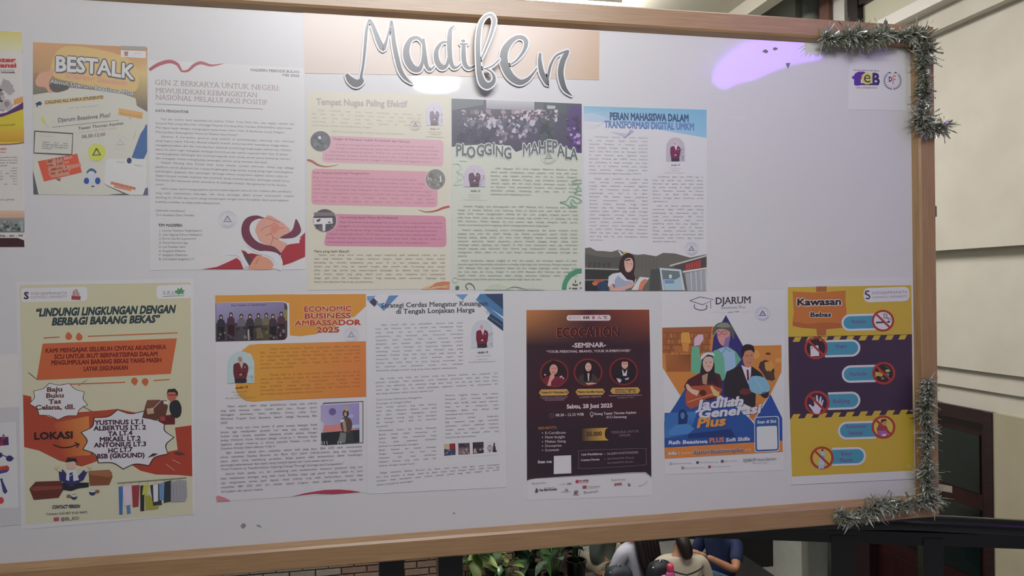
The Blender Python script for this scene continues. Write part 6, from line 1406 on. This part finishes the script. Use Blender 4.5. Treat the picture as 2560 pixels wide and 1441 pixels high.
# ---------------- the big cut-out word: each letter a white backed paper piece with dark lettering on it
def madifen():
    root = empty('cutout_lettering', wb(1150, 140, .003), label='large white edged grey script letters reading Madifen across the orange strip', cat='lettering')
    view = (750, 20, 3.413)
    L = {
        'letter_m': [[(395, 565, 26), (430, 615, 58), (480, 645, 66), (525, 625, 40), (522, 585, 22), (540, 480, 20), (555, 330, 24), (568, 190, 24), (590, 105, 16), (612, 130, 28), (640, 200, 36), (675, 290, 46), (708, 345, 44), (735, 290, 22), (760, 190, 14), (782, 112, 14), (790, 180, 28), (800, 290, 36), (825, 420, 40), (855, 530, 38), (900, 600, 30), (958, 646, 6)]],
        'letter_a': [[(1052, 300, 24), (1005, 255, 28), (945, 270, 36), (908, 350, 52), (916, 440, 60), (960, 510, 58), (1012, 524, 46), (1042, 470, 26), (1052, 380, 18)], [(1052, 262, 20), (1058, 340, 32), (1066, 430, 38), (1085, 505, 30), (1112, 530, 18), (1152, 488, 10)]],
        'letter_d': [[(1268, 292, 14), (1210, 298, 24), (1165, 365, 36), (1168, 450, 46), (1208, 506, 46), (1250, 490, 28), (1268, 420, 18)], [(1318, 150, 8), (1285, 185, 30), (1276, 260, 40), (1276, 360, 40), (1284, 450, 38), (1310, 508, 28), (1350, 500, 14), (1385, 455, 8)]],
        'letter_i': [[(1362, 306, 12), (1395, 310, 22), (1436, 306, 10)], [(1396, 308, 30), (1396, 400, 38), (1404, 470, 38), (1435, 512, 30), (1485, 498, 14), (1520, 455, 8)], [(1376, 281, 16), (1393, 282, 26), (1409, 281, 16)]],
        'letter_f': [[(1540, 450, 8), (1575, 370, 14), (1612, 280, 18), (1645, 180, 24), (1658, 110, 30), (1640, 66, 28), (1608, 60, 22), (1572, 85, 24), (1540, 140, 30), (1522, 240, 36), (1518, 360, 36), (1524, 480, 40), (1534, 570, 46), (1560, 640, 58), (1600, 664, 54), (1645, 638, 36), (1656, 590, 24), (1630, 545, 16), (1590, 522, 12), (1545, 514, 8)], [(1570, 520, 8), (1640, 495, 12), (1705, 436, 8)]],
        'letter_e': [[(1780, 492, 10), (1850, 445, 16), (1908, 370, 26), (1930, 300, 36), (1908, 258, 36), (1855, 250, 34), (1795, 290, 46), (1745, 370, 62), (1742, 470, 68), (1790, 575, 64), (1865, 632, 52), (1930, 618, 34), (1985, 565, 18), (2040, 488, 8)]],
        'letter_n': [[(2050, 385, 18), (2046, 450, 32), (2060, 540, 42), (2090, 610, 40), (2108, 655, 10), (2118, 580, 20), (2138, 490, 20), (2180, 415, 16), (2230, 385, 18), (2292, 362, 14)], [(2290, 362, 20), (2268, 400, 40), (2240, 460, 46), (2224, 545, 48), (2236, 630, 46), (2265, 700, 36), (2320, 750, 6)]],
    }
    wht = mat('cut_paper', (232, 232, 236), rough=.31, spec=1.0)
    dk = mat('lettering_ink', (62, 68, 74), rough=.31, spec=1.0)
    zt = .0042
    for n, (nm, strokes) in enumerate(L.items()):
        vs, fs, v2, f2 = [], [], [], []
        z = zt + n * 9e-5
        for m, st in enumerate(strokes):
            q = smooth(st, 5)
            big = [(x, y, w + 24) for x, y, w in q]
            # round the backing beyond the stroke ends
            (xa, ya, wa), (xb, yb, wbb) = q[0], q[1]; l = hypot(xb - xa, yb - ya) or 1
            big = [(xa - (xb - xa) / l * 10, ya - (yb - ya) / l * 10, 12)] + big
            (xa, ya, wa), (xb, yb, wbb) = q[-1], q[-2]; l = hypot(xb - xa, yb - ya) or 1
            big = big + [(xa - (xb - xa) / l * 10, ya - (yb - ya) / l * 10, 12)]
            for src, V, Fc, zz, th in ((big, vs, fs, z + m * 1e-5, .0012), (q, v2, f2, z + 6e-5 + m * 1e-5, 0)):
                rv, rf = ribbon(src); b = len(V); k = len(rv)
                for x, y in rv:
                    p0 = wb(view[0] + x / view[2], view[1] + y / view[2], zz)
                    if nm == 'letter_f': p0 = wb(view[0] + x / view[2], view[1] + y / view[2], zz + .0165)   # lies over the raised frame rail
                    V.append(p0)
                Fc += [tuple(i + b for i in f) for f in rf]
                if th:
                    V += [p + Vector((0, th, 0)) for p in V[b:b + k]]
                    for i in range(k // 2 - 1):
                        for a, c in ((2 * i, 2 * i + 2), (2 * i + 3, 2 * i + 1)): Fc.append((b + a, b + a + k, b + c + k, b + c))
                        Fc.append((b + k + 2 * i + 1, b + k + 2 * i + 3, b + k + 2 * i + 2, b + k + 2 * i))
        p = link(nm, mesh(nm, vs, fs, wht), root)
        link('lettering_face', mesh('lettering_face', v2, f2, dk), p)


for fn in (banner, left_poster, left_sheets, bestalk, gen_z, tempat, plogging, peran, lindungi, ambassador, strategi, ecocation, djarum, kawasan, logo_sheet, madifen):
    fn()
# ================================================================== tinsel
def tinsel(path, r, n, label, seed, dens=1.0):
    rnd = random.Random(seed)
    pts = [onY(u, v, -.032) for u, v in path]
    sp = [Vector(p) for p in smooth([tuple(p) for p in pts], 8)]
    root = empty('tinsel_garland', sp[0], label=label, cat='garland')
    tube('cord', [tuple(p) for p in sp], .0016, mat('tinsel_cord', (90, 92, 82), rough=.5), root, n=6)
    ms = [mat('tinsel_green', (168, 172, 150), rough=.4, metal=.45), mat('tinsel_silver', (214, 214, 206), rough=.22, metal=.85), mat('tinsel_clear', (190, 194, 184), rough=.35, metal=.1)]
    vs, fs, mi = [], [], []
    seg = [0.0]
    for a, b in zip(sp, sp[1:]): seg.append(seg[-1] + (b - a).length)
    for k in range(n):
        s = rnd.uniform(0, seg[-1]); i = 0
        while i < len(seg) - 2 and seg[i + 1] < s: i += 1
        t = (sp[i + 1] - sp[i]).normalized(); q = sp[i] + t * (s - seg[i]); rr_ = .75 + .35 * sin(s * 55 + seed) * sin(s * 23)
        d = Vector((rnd.gauss(0, 1), rnd.gauss(0, 1) * .8, rnd.gauss(0, 1))); d -= t * d.dot(t) * .6
        d.normalize(); ln = r * rr_ * (rnd.uniform(.3, .9) if rnd.random() < .8 else rnd.uniform(.8, 1.25))
        big = rnd.random() < .11
        w = (rnd.uniform(.003, .0055) if big else rnd.uniform(.0010, .0026)); sd = d.cross(Vector((rnd.gauss(0, 1), rnd.gauss(0, 1), rnd.gauss(0, 1)))).normalized() * w
        bend = Vector((rnd.gauss(0, 1), rnd.gauss(0, 1), rnd.gauss(0, 1) - .3)).normalized() * ln * .45
        p0, p1, p2 = q, q + d * ln * .55 + bend * .3, q + d * ln + bend
        if p2.y > -.0195 and p2.x < .05: p2.y = -.0195 - rnd.uniform(0, .004)
        if p1.y > -.0195 and p1.x < .05: p1.y = -.0195 - rnd.uniform(0, .003)
        b = len(vs); tw = sd.cross(d) * .7 + sd * .5
        vs += [p0 - sd * .5, p0 + sd * .5, p1 + sd, p1 - sd, p2 + tw * .6, p2 - tw * .6]
        fs += [(b, b + 1, b + 2, b + 3), (b + 3, b + 2, b + 4, b + 5)]
        m = 1 if (big or rnd.random() < .12) else (2 if rnd.random() < .35 else 0)
        mi += [m, m]
    me = mesh('foil_strands', vs, fs)
    for m in ms: me.materials.append(m)
    me.polygons.foreach_set('material_index', mi)
    link('foil_strands', me, root, kind='stuff')
tinsel([(2058, 92), (2090, 98), (2130, 88), (2170, 98), (2215, 86), (2262, 88), (2300, 84), (2316, 120), (2306, 165), (2314, 215), (2306, 262), (2310, 310), (2330, 322), (2362, 314)], .034, 3600,
       'silver green tinsel garland over the upper right frame corner', 3)
tinsel([(2318, 950), (2322, 990), (2312, 1030), (2322, 1080), (2314, 1130), (2320, 1180), (2316, 1225), (2334, 1255), (2300, 1256), (2255, 1264), (2205, 1262), (2165, 1284), (2130, 1300), (2092, 1282)], .032, 3300,
       'silver green tinsel garland over the lower right frame corner', 4)

# ================================================================== brick wall, ledge and plants in the lower court
bw = empty('brick_wall', (-1.3, 5.25, -1.4), label='low wall of pinkish grey bricks in the lower court, seen under the board', cat='wall')
box('mortar', -3.6, .62, 5.22, 5.32, -1.4, -.46, mat('mortar', (172, 158, 146), rough=.9), bw)
cols = [mat('brick_%s' % k, c, rough=.8, noise=tuple(v - 14 for v in c), bscale=22) for k, c in (('rose', (182, 152, 136)), ('tan', (186, 162, 144)), ('dusk', (172, 144, 130)), ('stone', (184, 178, 166)), ('pale', (192, 186, 174)))]
bm_ = {}
rnd = random.Random(8)
for m in cols:
    v, f = boxv(-.104, .104, 0, .05, -.026, .026); me = mesh('brick', v, f, m)
    b = bmesh.new(); b.from_mesh(me); bmesh.ops.bevel(b, geom=b.edges[:], offset=.004, segments=1, affect='EDGES'); b.to_mesh(me); b.free(); bm_[m.name] = me
for r in range(15):
    for c in range(19):
        x = -3.45 + c * .218 + (r % 2) * .109
        if x > .56: continue
        m = cols[rnd.choice((3, 4, 3))] if x < -1.55 else cols[rnd.choice((0, 1, 2, 0))]
        o = link('brick', bm_[m.name], bw); o.location = (x, 5.185 + rnd.uniform(-.006, .004), -1.36 + r * .062)
box('coping', -3.6, .64, 5.16, 5.34, -.46, -.42, mat('coping_stone', (150, 142, 132), rough=.8), bw)
S_('ledge', -.5, .72, 4.22, 4.95, -1.4, -1.04, mat('dark_stone', (70, 66, 58), rough=.8, noise=(56, 52, 46), bscale=9))
S_('platform', .74, 2.36, 3.7, 5.4, -1.4, -1.12, mat('dark_platform', (32, 30, 30), rough=.6))

def leaf_mesh(name, L, Wd, m, fold=.25, droop=.35):
    n = 8; vs, fs = [], []
    for i in range(n + 1):
        t = i / n; w = Wd * (sin(pi * min(1, t ** .8)) ** .8) * (1 if i < n else 0)
        y = L * t; z = -droop * L * t * t
        vs += [(-w, y, z + fold * w), (0, y, z), (w, y, z + fold * w)]
    for i in range(n):
        a = i * 3; fs += [(a, a + 1, a + 4, a + 3), (a + 1, a + 2, a + 5, a + 4)]
    return mesh(name, vs, fs, m, smooth=True)
LG = [mat('leaf_deep', (50, 92, 54), rough=.3, noise=(24, 50, 30), bscale=14), mat('leaf_mid', (78, 122, 60), rough=.3, noise=(44, 80, 40), bscale=12), mat('leaf_yellow', (140, 158, 72), rough=.35, noise=(90, 122, 56), bscale=16), mat('leaf_silver', (120, 140, 120), rough=.3, noise=(50, 78, 54), bscale=18)]
def plant(px, y, z, n, kinds, label, h, ll, seed, pot_r=.085, pot_h=.24):
    rnd = random.Random(seed); c = onY(px, 1420, y); x = c.x
    root = empty('potted_plant', (x, y, z), label=label, cat='plant', group=None)
    prof = [(pot_r * .8, 0), (pot_r, pot_h * .9), (pot_r * 1.08, pot_h * .92), (pot_r * 1.08, pot_h), (pot_r * .9, pot_h), (pot_r * .85, pot_h * .86)]
    vs, fs = [], []
    for r, zz in prof:
        for j in range(18): vs.append((x + r * cos(2 * pi * j / 18), y + r * sin(2 * pi * j / 18), z + zz))
    for i in range(len(prof) - 1):
        for j in range(18): fs.append((i * 18 + j, i * 18 + (j + 1) % 18, (i + 1) * 18 + (j + 1) % 18, (i + 1) * 18 + j))
    fs.append(tuple(range(17, -1, -1)))
    link('pot', mesh('pot', vs, fs, mat('black_nursery_pot', (22, 24, 24), rough=.35)), root)
    vs = [(x + pot_r * .86 * cos(2 * pi * j / 18), y + pot_r * .86 * sin(2 * pi * j / 18), z + pot_h * .88) for j in range(18)]
    link('soil', mesh('soil', vs, [tuple(range(18))], mat('soil', (52, 40, 32), rough=.9)), root)
    lm = [leaf_mesh('leaf', ll, ll * .24, LG[k], droop=.15 + .25 * i) for i, k in enumerate(kinds)]
    for k in range(n):
        a = rnd.uniform(0, 2 * pi); el = rnd.uniform(.1, 1.25); hh = h * rnd.uniform(.45, 1)
        tip = Vector((x + cos(a) * .08 * rnd.uniform(.3, 1.4), y + sin(a) * .08 * rnd.uniform(.3, 1.2), z + pot_h + hh))
        base = Vector((x + cos(a) * .02, y + sin(a) * .02, z + pot_h * .85))
        tube('stalk', [tuple(base), tuple((base + tip) / 2 + Vector((cos(a), sin(a), 0)) * -.01), tuple(tip)], [.004, .0035, .0025], LG[1], root, n=5)
        o = link('leaf', lm[k % len(lm)], root)
        o.rotation_euler = (el - .35, 0, a - pi / 2); s = rnd.uniform(.75, 1.25); o.scale = (s, s, s)
        o.location = tip
plant(1178, 4.4, -1.04, 17, (2, 1, 2), 'yellow green dieffenbachia in a black pot next to the board legs', .32, .19, 1)
plant(1238, 4.62, -1.04, 16, (0, 1, 0), 'dark green broad leaved plant between the yellow green plant and the silver leaved one', .27, .26, 2)
plant(1270, 4.34, -1.04, 10, (2, 1), 'small bright green plant in front of the dark broad leaved one', .16, .12, 3)
plant(1328, 4.6, -1.04, 20, (3, 0, 3, 1), 'silver splashed aglaonema in the middle of the plant row', .34, .20, 4)
plant(1386, 4.36, -1.04, 15, (0, 3, 0), 'dark leaved plant with one pale shining leaf', .28, .19, 5)
plant(1440, 4.64, -1.04, 18, (0, 1, 0), 'dark green plant with long drooping leaves, nearest to the seated people', .42, .27, 6)

# ================================================================== people sitting in the lower court
def skinmesh(name, chains, m, parent, sub=2, **k):
    """chains: list of lists of (pos, radius); first point of a chain may be an index into the vertex list (int) to branch"""
    vs, es, rs = [], [], []
    for ch in chains:
        prev = None
        for it in ch:
            if isinstance(it, int): prev = it; continue
            p, r = it; vs.append(tuple(p)); rs.append(r); i = len(vs) - 1
            if prev is not None: es.append((prev, i))
            prev = i
    me = bpy.data.meshes.new(name); me.from_pydata(vs, es, [])
    o = bpy.data.objects.new(name, me); COL.objects.link(o)
    md = o.modifiers.new('s', 'SKIN'); md.use_smooth_shade = True
    lay = me.skin_vertices[0].data if me.skin_vertices else None
    if lay is None:
        bpy.context.view_layer.objects.active = o
        bm = bmesh.new(); bm.from_mesh(me); bm.verts.layers.skin.verify(); bm.to_mesh(me); bm.free(); lay = me.skin_vertices[0].data
    for i, r in enumerate(rs):
        rr = r if isinstance(r, tuple) else (r, r)
        lay[i].radius = rr; lay[i].use_root = (i == 0)
    s = o.modifiers.new('u', 'SUBSURF'); s.levels = s.render_levels = sub
    dg = bpy.context.evaluated_depsgraph_get(); dg.update()
    me2 = bpy.data.meshes.new_from_object(o.evaluated_get(dg)); me2.name = name
    bpy.data.objects.remove(o)
    me2.materials.clear(); me2.materials.append(m)
    me2.polygons.foreach_set('use_smooth', [True] * len(me2.polygons))
    return link(name, me2, parent, **k)

def ball(name, c, rx, ry, rz, m, parent, fn=None, **k):
    bm = bmesh.new(); bmesh.ops.create_icosphere(bm, subdivisions=3, radius=1)
    me = bpy.data.meshes.new(name)
    for v in bm.verts:
        p = v.co.copy()
        if fn: p = fn(p)
        v.co = Vector((p.x * rx, p.y * ry, p.z * rz)) + Vector(c)
    bm.to_mesh(me); bm.free(); me.materials.append(m); me.polygons.foreach_set('use_smooth', [True] * len(me.polygons))
    return link(name, me, parent, **k)

def person(loc, heading, label, shirt, trousers, skin, hairc, arms, lean=.05, legs='knees', hair='long', headlean=0.05):
    """local frame: faces +Y, right +X; loc = seat point"""
    R = Matrix.Rotation(heading, 3, 'Z'); O = Vector(loc)
    def T(x, y, z): return O + R @ Vector((x, y, z))
    root = empty('person', loc, label=label, cat='person')
    sh = [(.17, lean * .9, .49), (-.17, lean * .9, .49)]
    if legs == 'knees': kn = [(.13, .40, .30), (-.13, .40, .30)]; an = [(.12, .52, .05), (-.12, .52, .05)]; to = [(.12, .66, .03), (-.12, .66, .03)]
    elif legs == 'cross': kn = [(.30, .24, .12), (-.30, .24, .12)]; an = [(-.06, .34, .06), (.08, .30, .06)]; to = [(-.18, .36, .05), (.2, .32, .05)]
    else: kn = [(.12, .42, .13), (-.12, .42, .13)]; an = [(.12, .46, -.22), (-.12, .46, -.22)]; to = [(.12, .58, -.25), (-.12, .58, -.25)]
    nk = T(0, lean + .01, .565); hb = T(0, lean + headlean * .5, .63)
    ch = [[(T(0, 0, .10), (.13, .10)), (T(0, lean * .3, .25), (.115, .085)), (T(0, lean * .7, .42), (.135, .09)), (T(0, lean * .9, .51), (.08, .065)), (nk, .05), (hb, .05)]]
    for s in (0, 1):
        el, wr = arms[s]
        ch.append([2, (T(*[a * .8 for a in sh[s][:1]] + [sh[s][1], sh[s][2]]), .055), (T(*sh[s]), .052), (T(*el), .038), (T(*wr), .026)])
        hx = (.085, -.085)[s]
        ch.append([0, (T(hx, .03, .09), .085), (T(*kn[s]), .058), (T(*an[s]), .036), (T(*to[s]), .032)])
    body = skinmesh('body', ch, skin, root)
    # hands: palm, four fingers and a thumb, grown as one small surface each
    for s in (0, 1):
        el, wr = Vector(arms[s][0]), Vector(arms[s][1]); d = (wr - el).normalized()
        sd = d.cross(Vector((0, 0, 1)));
        sd = sd.normalized() if sd.length > .1 else Vector((1, 0, 0)); up = sd.cross(d)
        pal = wr + d * .05
        hc = [[(T(*(wr + d * .0)), .022), (T(*pal), (.034, .016)), (T(*(wr + d * .085)), (.036, .014))]]
        for k, (off, ln) in enumerate(((-.03, .062), (-.01, .072), (.01, .068), (.03, .052))):
            b = wr + d * .085 + sd * off; hc.append([2, (T(*b), .0095), (T(*(b + d * ln * .5 - up * .006)), .0088), (T(*(b + d * ln - up * .022)), .0075)])
        b = wr + d * .03 - sd * .03; hc.append([1, (T(*b), .011), (T(*(b + d * .03 - sd * .024)), .0095), (T(*(b + d * .055 - sd * .03 - up * .008)), .008)])
        skinmesh('hand', hc, skin, root, sub=1)
    hc = T(0, lean + headlean + .01, .735)
    def face(p):
        q = R.inverted() @ p
        if q.z < 0: q.x *= 1 + q.z * .28; q.y *= 1 + q.z * .12
        if q.y > .8 and abs(q.x) < .16 and -.35 < q.z < .1: q.y += .18 * (1 - abs(q.x) / .16)
        if q.y > .5 and abs(abs(q.x) - .38) < .18 and .0 < q.z < .22: q.y -= .10
        return R @ q
    hd = ball('head', hc, .08, .088, .112, skin, root, fn=face)
    M_eye = mat('dark_eye', (30, 24, 22), rough=.2); M_lip = mat('lip', (150, 84, 76), rough=.4)
    for s in (-1, 1):
        ball('eye', T(.03 * s, lean + headlean + .084, .745), .011, .008, .006, M_eye, hd)
        ball('ear', T(.08 * s, lean + headlean, .73), .014, .02, .03, skin, hd)
    ball('mouth', T(0, lean + headlean + .084, .685), .022, .008, .006, M_lip, hd)
    # clothes
    c2 = [[(T(0, 0, .08), (.145, .115)), (T(0, lean * .3, .25), (.132, .10)), (T(0, lean * .7, .42), (.15, .105)), (T(0, lean * .9, .525), (.075, .07))]]
    for s in (0, 1):
        el = Vector(arms[s][0]); q = Vector(sh[s]) * .25 + el * .75
        c2.append([2, (T(sh[s][0] * .85, sh[s][1], sh[s][2] - .005), .066), (T(sh[s][0] * 1.05, sh[s][1], sh[s][2] - .02), .062), (T(*q), .055)])
    skinmesh('shirt', c2, shirt, root)
    c3 = [[(T(0, 0, .10), (.145, .115))]]
    for s in (0, 1):
        hx = (.085, -.085)[s]; c3.append([0, (T(hx, .03, .09), .098), (T(*kn[s]), .072), (T(*[a * .85 + b * .15 for a, b in zip(an[s], kn[s])]), .052)])
    skinmesh('trousers', c3, trousers, root)
    M_sh = mat('dark_shoe', (30, 30, 34), rough=.5)
    for s in (0, 1): skinmesh('shoe', [[(T(*an[s]), .042), (T(*to[s]), (.045, .034))]], M_sh, root, sub=1)
    # hair
    h0 = lambda p: p
    def cap(p):
        q = R.inverted() @ p
        if q.y > .3 and q.z < .35: q.y *= .35
        if q.z < -.4: q.z = -.4
        return R @ q
    ball('hair', hc + Vector((0, 0, .012)) + R @ Vector((0, -.012, 0)), .092, .098, .118, hairc, root, fn=cap)
    if hair == 'long':
        cs = []
        for k in range(5):
            xx = (k - 2) * .032
            cs.append([(T(xx, lean - .055 + headlean, .76), .04), (T(xx * 1.25, lean - .105, .58), .042), (T(xx * 1.2 + .01, -.13 + lean * .5, .40), .036), (T(xx * .9 + .015, -.14, .22 + abs(k - 2) * .02), .016)])
        for c in cs: skinmesh('hair_lock', [c], hairc, root, sub=1)
    if hair == 'bun': skinmesh('hair_bun', [[(T(0, lean - .07 + headlean, .72), .05), (T(.0, lean - .09, .66), .06), (T(0.02, lean - .10, .59), .06), (T(.03, lean - .10, .53), .035)]], hairc, root)
    return root, T
SK = mat('skin_tan', (186, 132, 104), rough=.5); SK2 = mat('skin_light', (208, 160, 136), rough=.5)
HB = mat('hair_dark_brown', (40, 28, 26), rough=.5, noise=(26, 18, 18), bscale=40, stretch=(3, 3, .5))
denim = mat('blue_denim', (96, 128, 152), rough=.8, noise=(78, 108, 136), bscale=30)
zs = -1.12
pa = onY(1808, 1400, 4.45); pb = onY(1602, 1400, 4.3); pc = onY(1712, 1400, 3.9); pd_ = onY(1502, 1400, 5.0)
person((pa.x, 4.45, zs - .02), radians(112), 'person in a navy T-shirt and jeans gesturing with both arms, rightmost of the seated group', mat('navy_cotton', (30, 44, 82), rough=.8), denim, SK, HB,
       [((.27, .12, .24), (.16, .36, .27)), ((-.27, .16, .32), (-.14, .36, .44))], lean=.03, legs='knees', hair='short')
person((pb.x, 4.3, zs), radians(22), 'person in a white shirt with long dark hair down the back, seen from behind', mat('white_cotton', (206, 208, 220), rough=.8, noise=(190, 192, 206), bscale=8), mat('pale_trousers', (170, 170, 176), rough=.8), SK2, HB,
       [((.26, .1, .22), (.14, .32, .2)), ((-.26, .1, .22), (-.12, .32, .2))], lean=.04, legs='cross', hair='long')
rc, TC = person((pc.x, 3.9, zs - .02), radians(-8), 'person in a beige top with dark curved stripes, head bowed, seen from behind', mat('beige_knit', (196, 188, 168), rough=.85), mat('olive_trousers', (92, 90, 76), rough=.8), SK, HB,
       [((.25, .12, .2), (.1, .32, .16)), ((-.25, .12, .2), (-.1, .32, .16))], lean=.12, legs='cross', hair='bun', headlean=.1)
for k in range(4):
    z = .44 - k * .07
    pts = []
    for j in range(9):
        a = -1.15 + 2.3 * j / 8; xx = .168 * sin(a); yy = -.138 * cos(a) + .12 * .7 * (z / .42)
        pts.append(tuple(TC(xx, yy, z + .03 * abs(sin(a)) * 1.2)))
    tube('stripe', pts, .006, mat('dark_stripe', (50, 46, 48), rough=.8), rc, n=6)
person((pd_.x, 5.0, zs), radians(-70), 'person in a grey green shirt and beige trousers reaching right, leftmost of the seated group', mat('grey_green_cotton', (120, 132, 124), rough=.8), mat('beige_cotton', (186, 174, 152), rough=.85), SK2, HB,
       [((.2, .22, .28), (.08, .44, .26)), ((-.24, .1, .25), (-.1, .34, .3))], lean=.05, legs='knees', hair='short')

# bags and a bottle among the people
def bag(name, px, y, z, w, d, h, m, m2, label, cat, seed=1, tilt=0.0):
    c = onY(px, 1430, y); root = empty(name, (c.x, y, z), label=label, cat=cat)
    bm = bmesh.new(); bmesh.ops.create_cube(bm, size=1.0)
    bmesh.ops.subdivide_edges(bm, edges=bm.edges[:], cuts=3, use_grid_fill=True)
    rnd = random.Random(seed)
    for v in bm.verts:
        v.co = v.co.normalized() * .62 * .28 + v.co * .76
        k = 1 - .2 * max(0, v.co.z)
        v.co = Vector((v.co.x * w * k * 1.1, v.co.y * d * k * 1.1, (v.co.z + .5) * h)) + Vector((rnd.uniform(-.006, .006),) * 3)
        v.co.x += tilt * v.co.z; v.co.z = max(v.co.z, 0.0)
        v.co += Vector((c.x, y, z))
    me = bpy.data.meshes.new('bag_body'); bm.to_mesh(me); bm.free(); me.materials.append(m); me.polygons.foreach_set('use_smooth', [True] * len(me.polygons))
    o = link('bag_body', me, root); s = o.modifiers.new('s', 'SUBSURF'); s.levels = s.render_levels = 1
    for s in (-1, 1):
        x = c.x + s * w * .22; tube('strap', [(x, y - d * .5, z + h * .16), (x + s * .01, y - d * .66, z + h * .45), (x, y - d * .52, z + h * .78), (x - s * .01, y - d * .2, z + h * .98)], .011, m2, root, n=8)
    tube('carry_loop', [(c.x - .03 + tilt * h, y - .01, z + h * .97), (c.x + tilt * h, y - .01, z + h * 1.08), (c.x + .03 + tilt * h, y - .01, z + h * .97)], .007, m2, root, n=8)
    tube('piping', [(c.x - w * .42, y - d * .5, z + h * .35), (c.x - w * .1, y - d * .62, z + h * .42), (c.x + w * .38, y - d * .5, z + h * .6)], .009, m2, root, n=8)
    for k in range(3): tube('zip_line', [(c.x - w * .36 + tilt * h * (.6 + .1 * k), y - d * .5, z + h * (.62 + .1 * k)), (c.x + tilt * h * .8, y - d * .6, z + h * (.68 + .1 * k)), (c.x + w * .3 + tilt * h * (.6 + .1 * k), y - d * .5, z + h * (.6 + .1 * k))], .007, m2, root, n=6)
    return root
M_bk = mat('black_nylon', (26, 28, 36), rough=.6); M_wh = mat('white_webbing', (200, 202, 210), rough=.7)
bpk = bag('backpack', 1640, 3.92, zs, .18, .15, .50, M_bk, M_wh, 'black backpack with white straps beside the person in the striped top', 'bag', 2, tilt=.08)
bag('shoulder_bag', 1534, 4.0, zs, .20, .15, .46, mat('charcoal_nylon', (40, 48, 56), rough=.6), mat('grey_piping', (120, 126, 132), rough=.6), 'dark charcoal bag left of the person in white', 'bag', 3, tilt=.1)
c = onY(1676, 1430, 3.78)
bt = empty('bottle', (c.x, 3.78, zs + .17), label='pink water bottle with a coral cap in the net pocket of the black backpack', cat='bottle')
def lathe(name, prof, c, m, parent, n=16):
    vs, fs = [], []
    for r, z in prof:
        for j in range(n): vs.append((c[0] + r * cos(2 * pi * j / n), c[1] + r * sin(2 * pi * j / n), c[2] + z))
    for i in range(len(prof) - 1):
        for j in range(n): fs.append((i * n + j, i * n + (j + 1) % n, (i + 1) * n + (j + 1) % n, (i + 1) * n + j))
    fs.append(tuple(range(n - 1, -1, -1))); fs.append(tuple(range(len(vs) - n, len(vs))))
    return link(name, mesh(name, vs, fs, m, smooth=True), parent)
tube('net_pocket', [(c.x, 3.78, zs + .02), (c.x, 3.78, zs + .26)], .046, M_bk, bpk, n=14)
lathe('bottle_body', [(.036, 0), (.04, .01), (.04, .26), (.034, .30), (.022, .32)], (c.x, 3.78, zs + .17), mat('pink_plastic', (206, 90, 150), rough=.25), bt)
lathe('bottle_cap', [(.024, .32), (.026, .325), (.026, .36), (.018, .375)], (c.x, 3.78, zs + .17), mat('coral_cap', (226, 70, 110), rough=.35), bt)
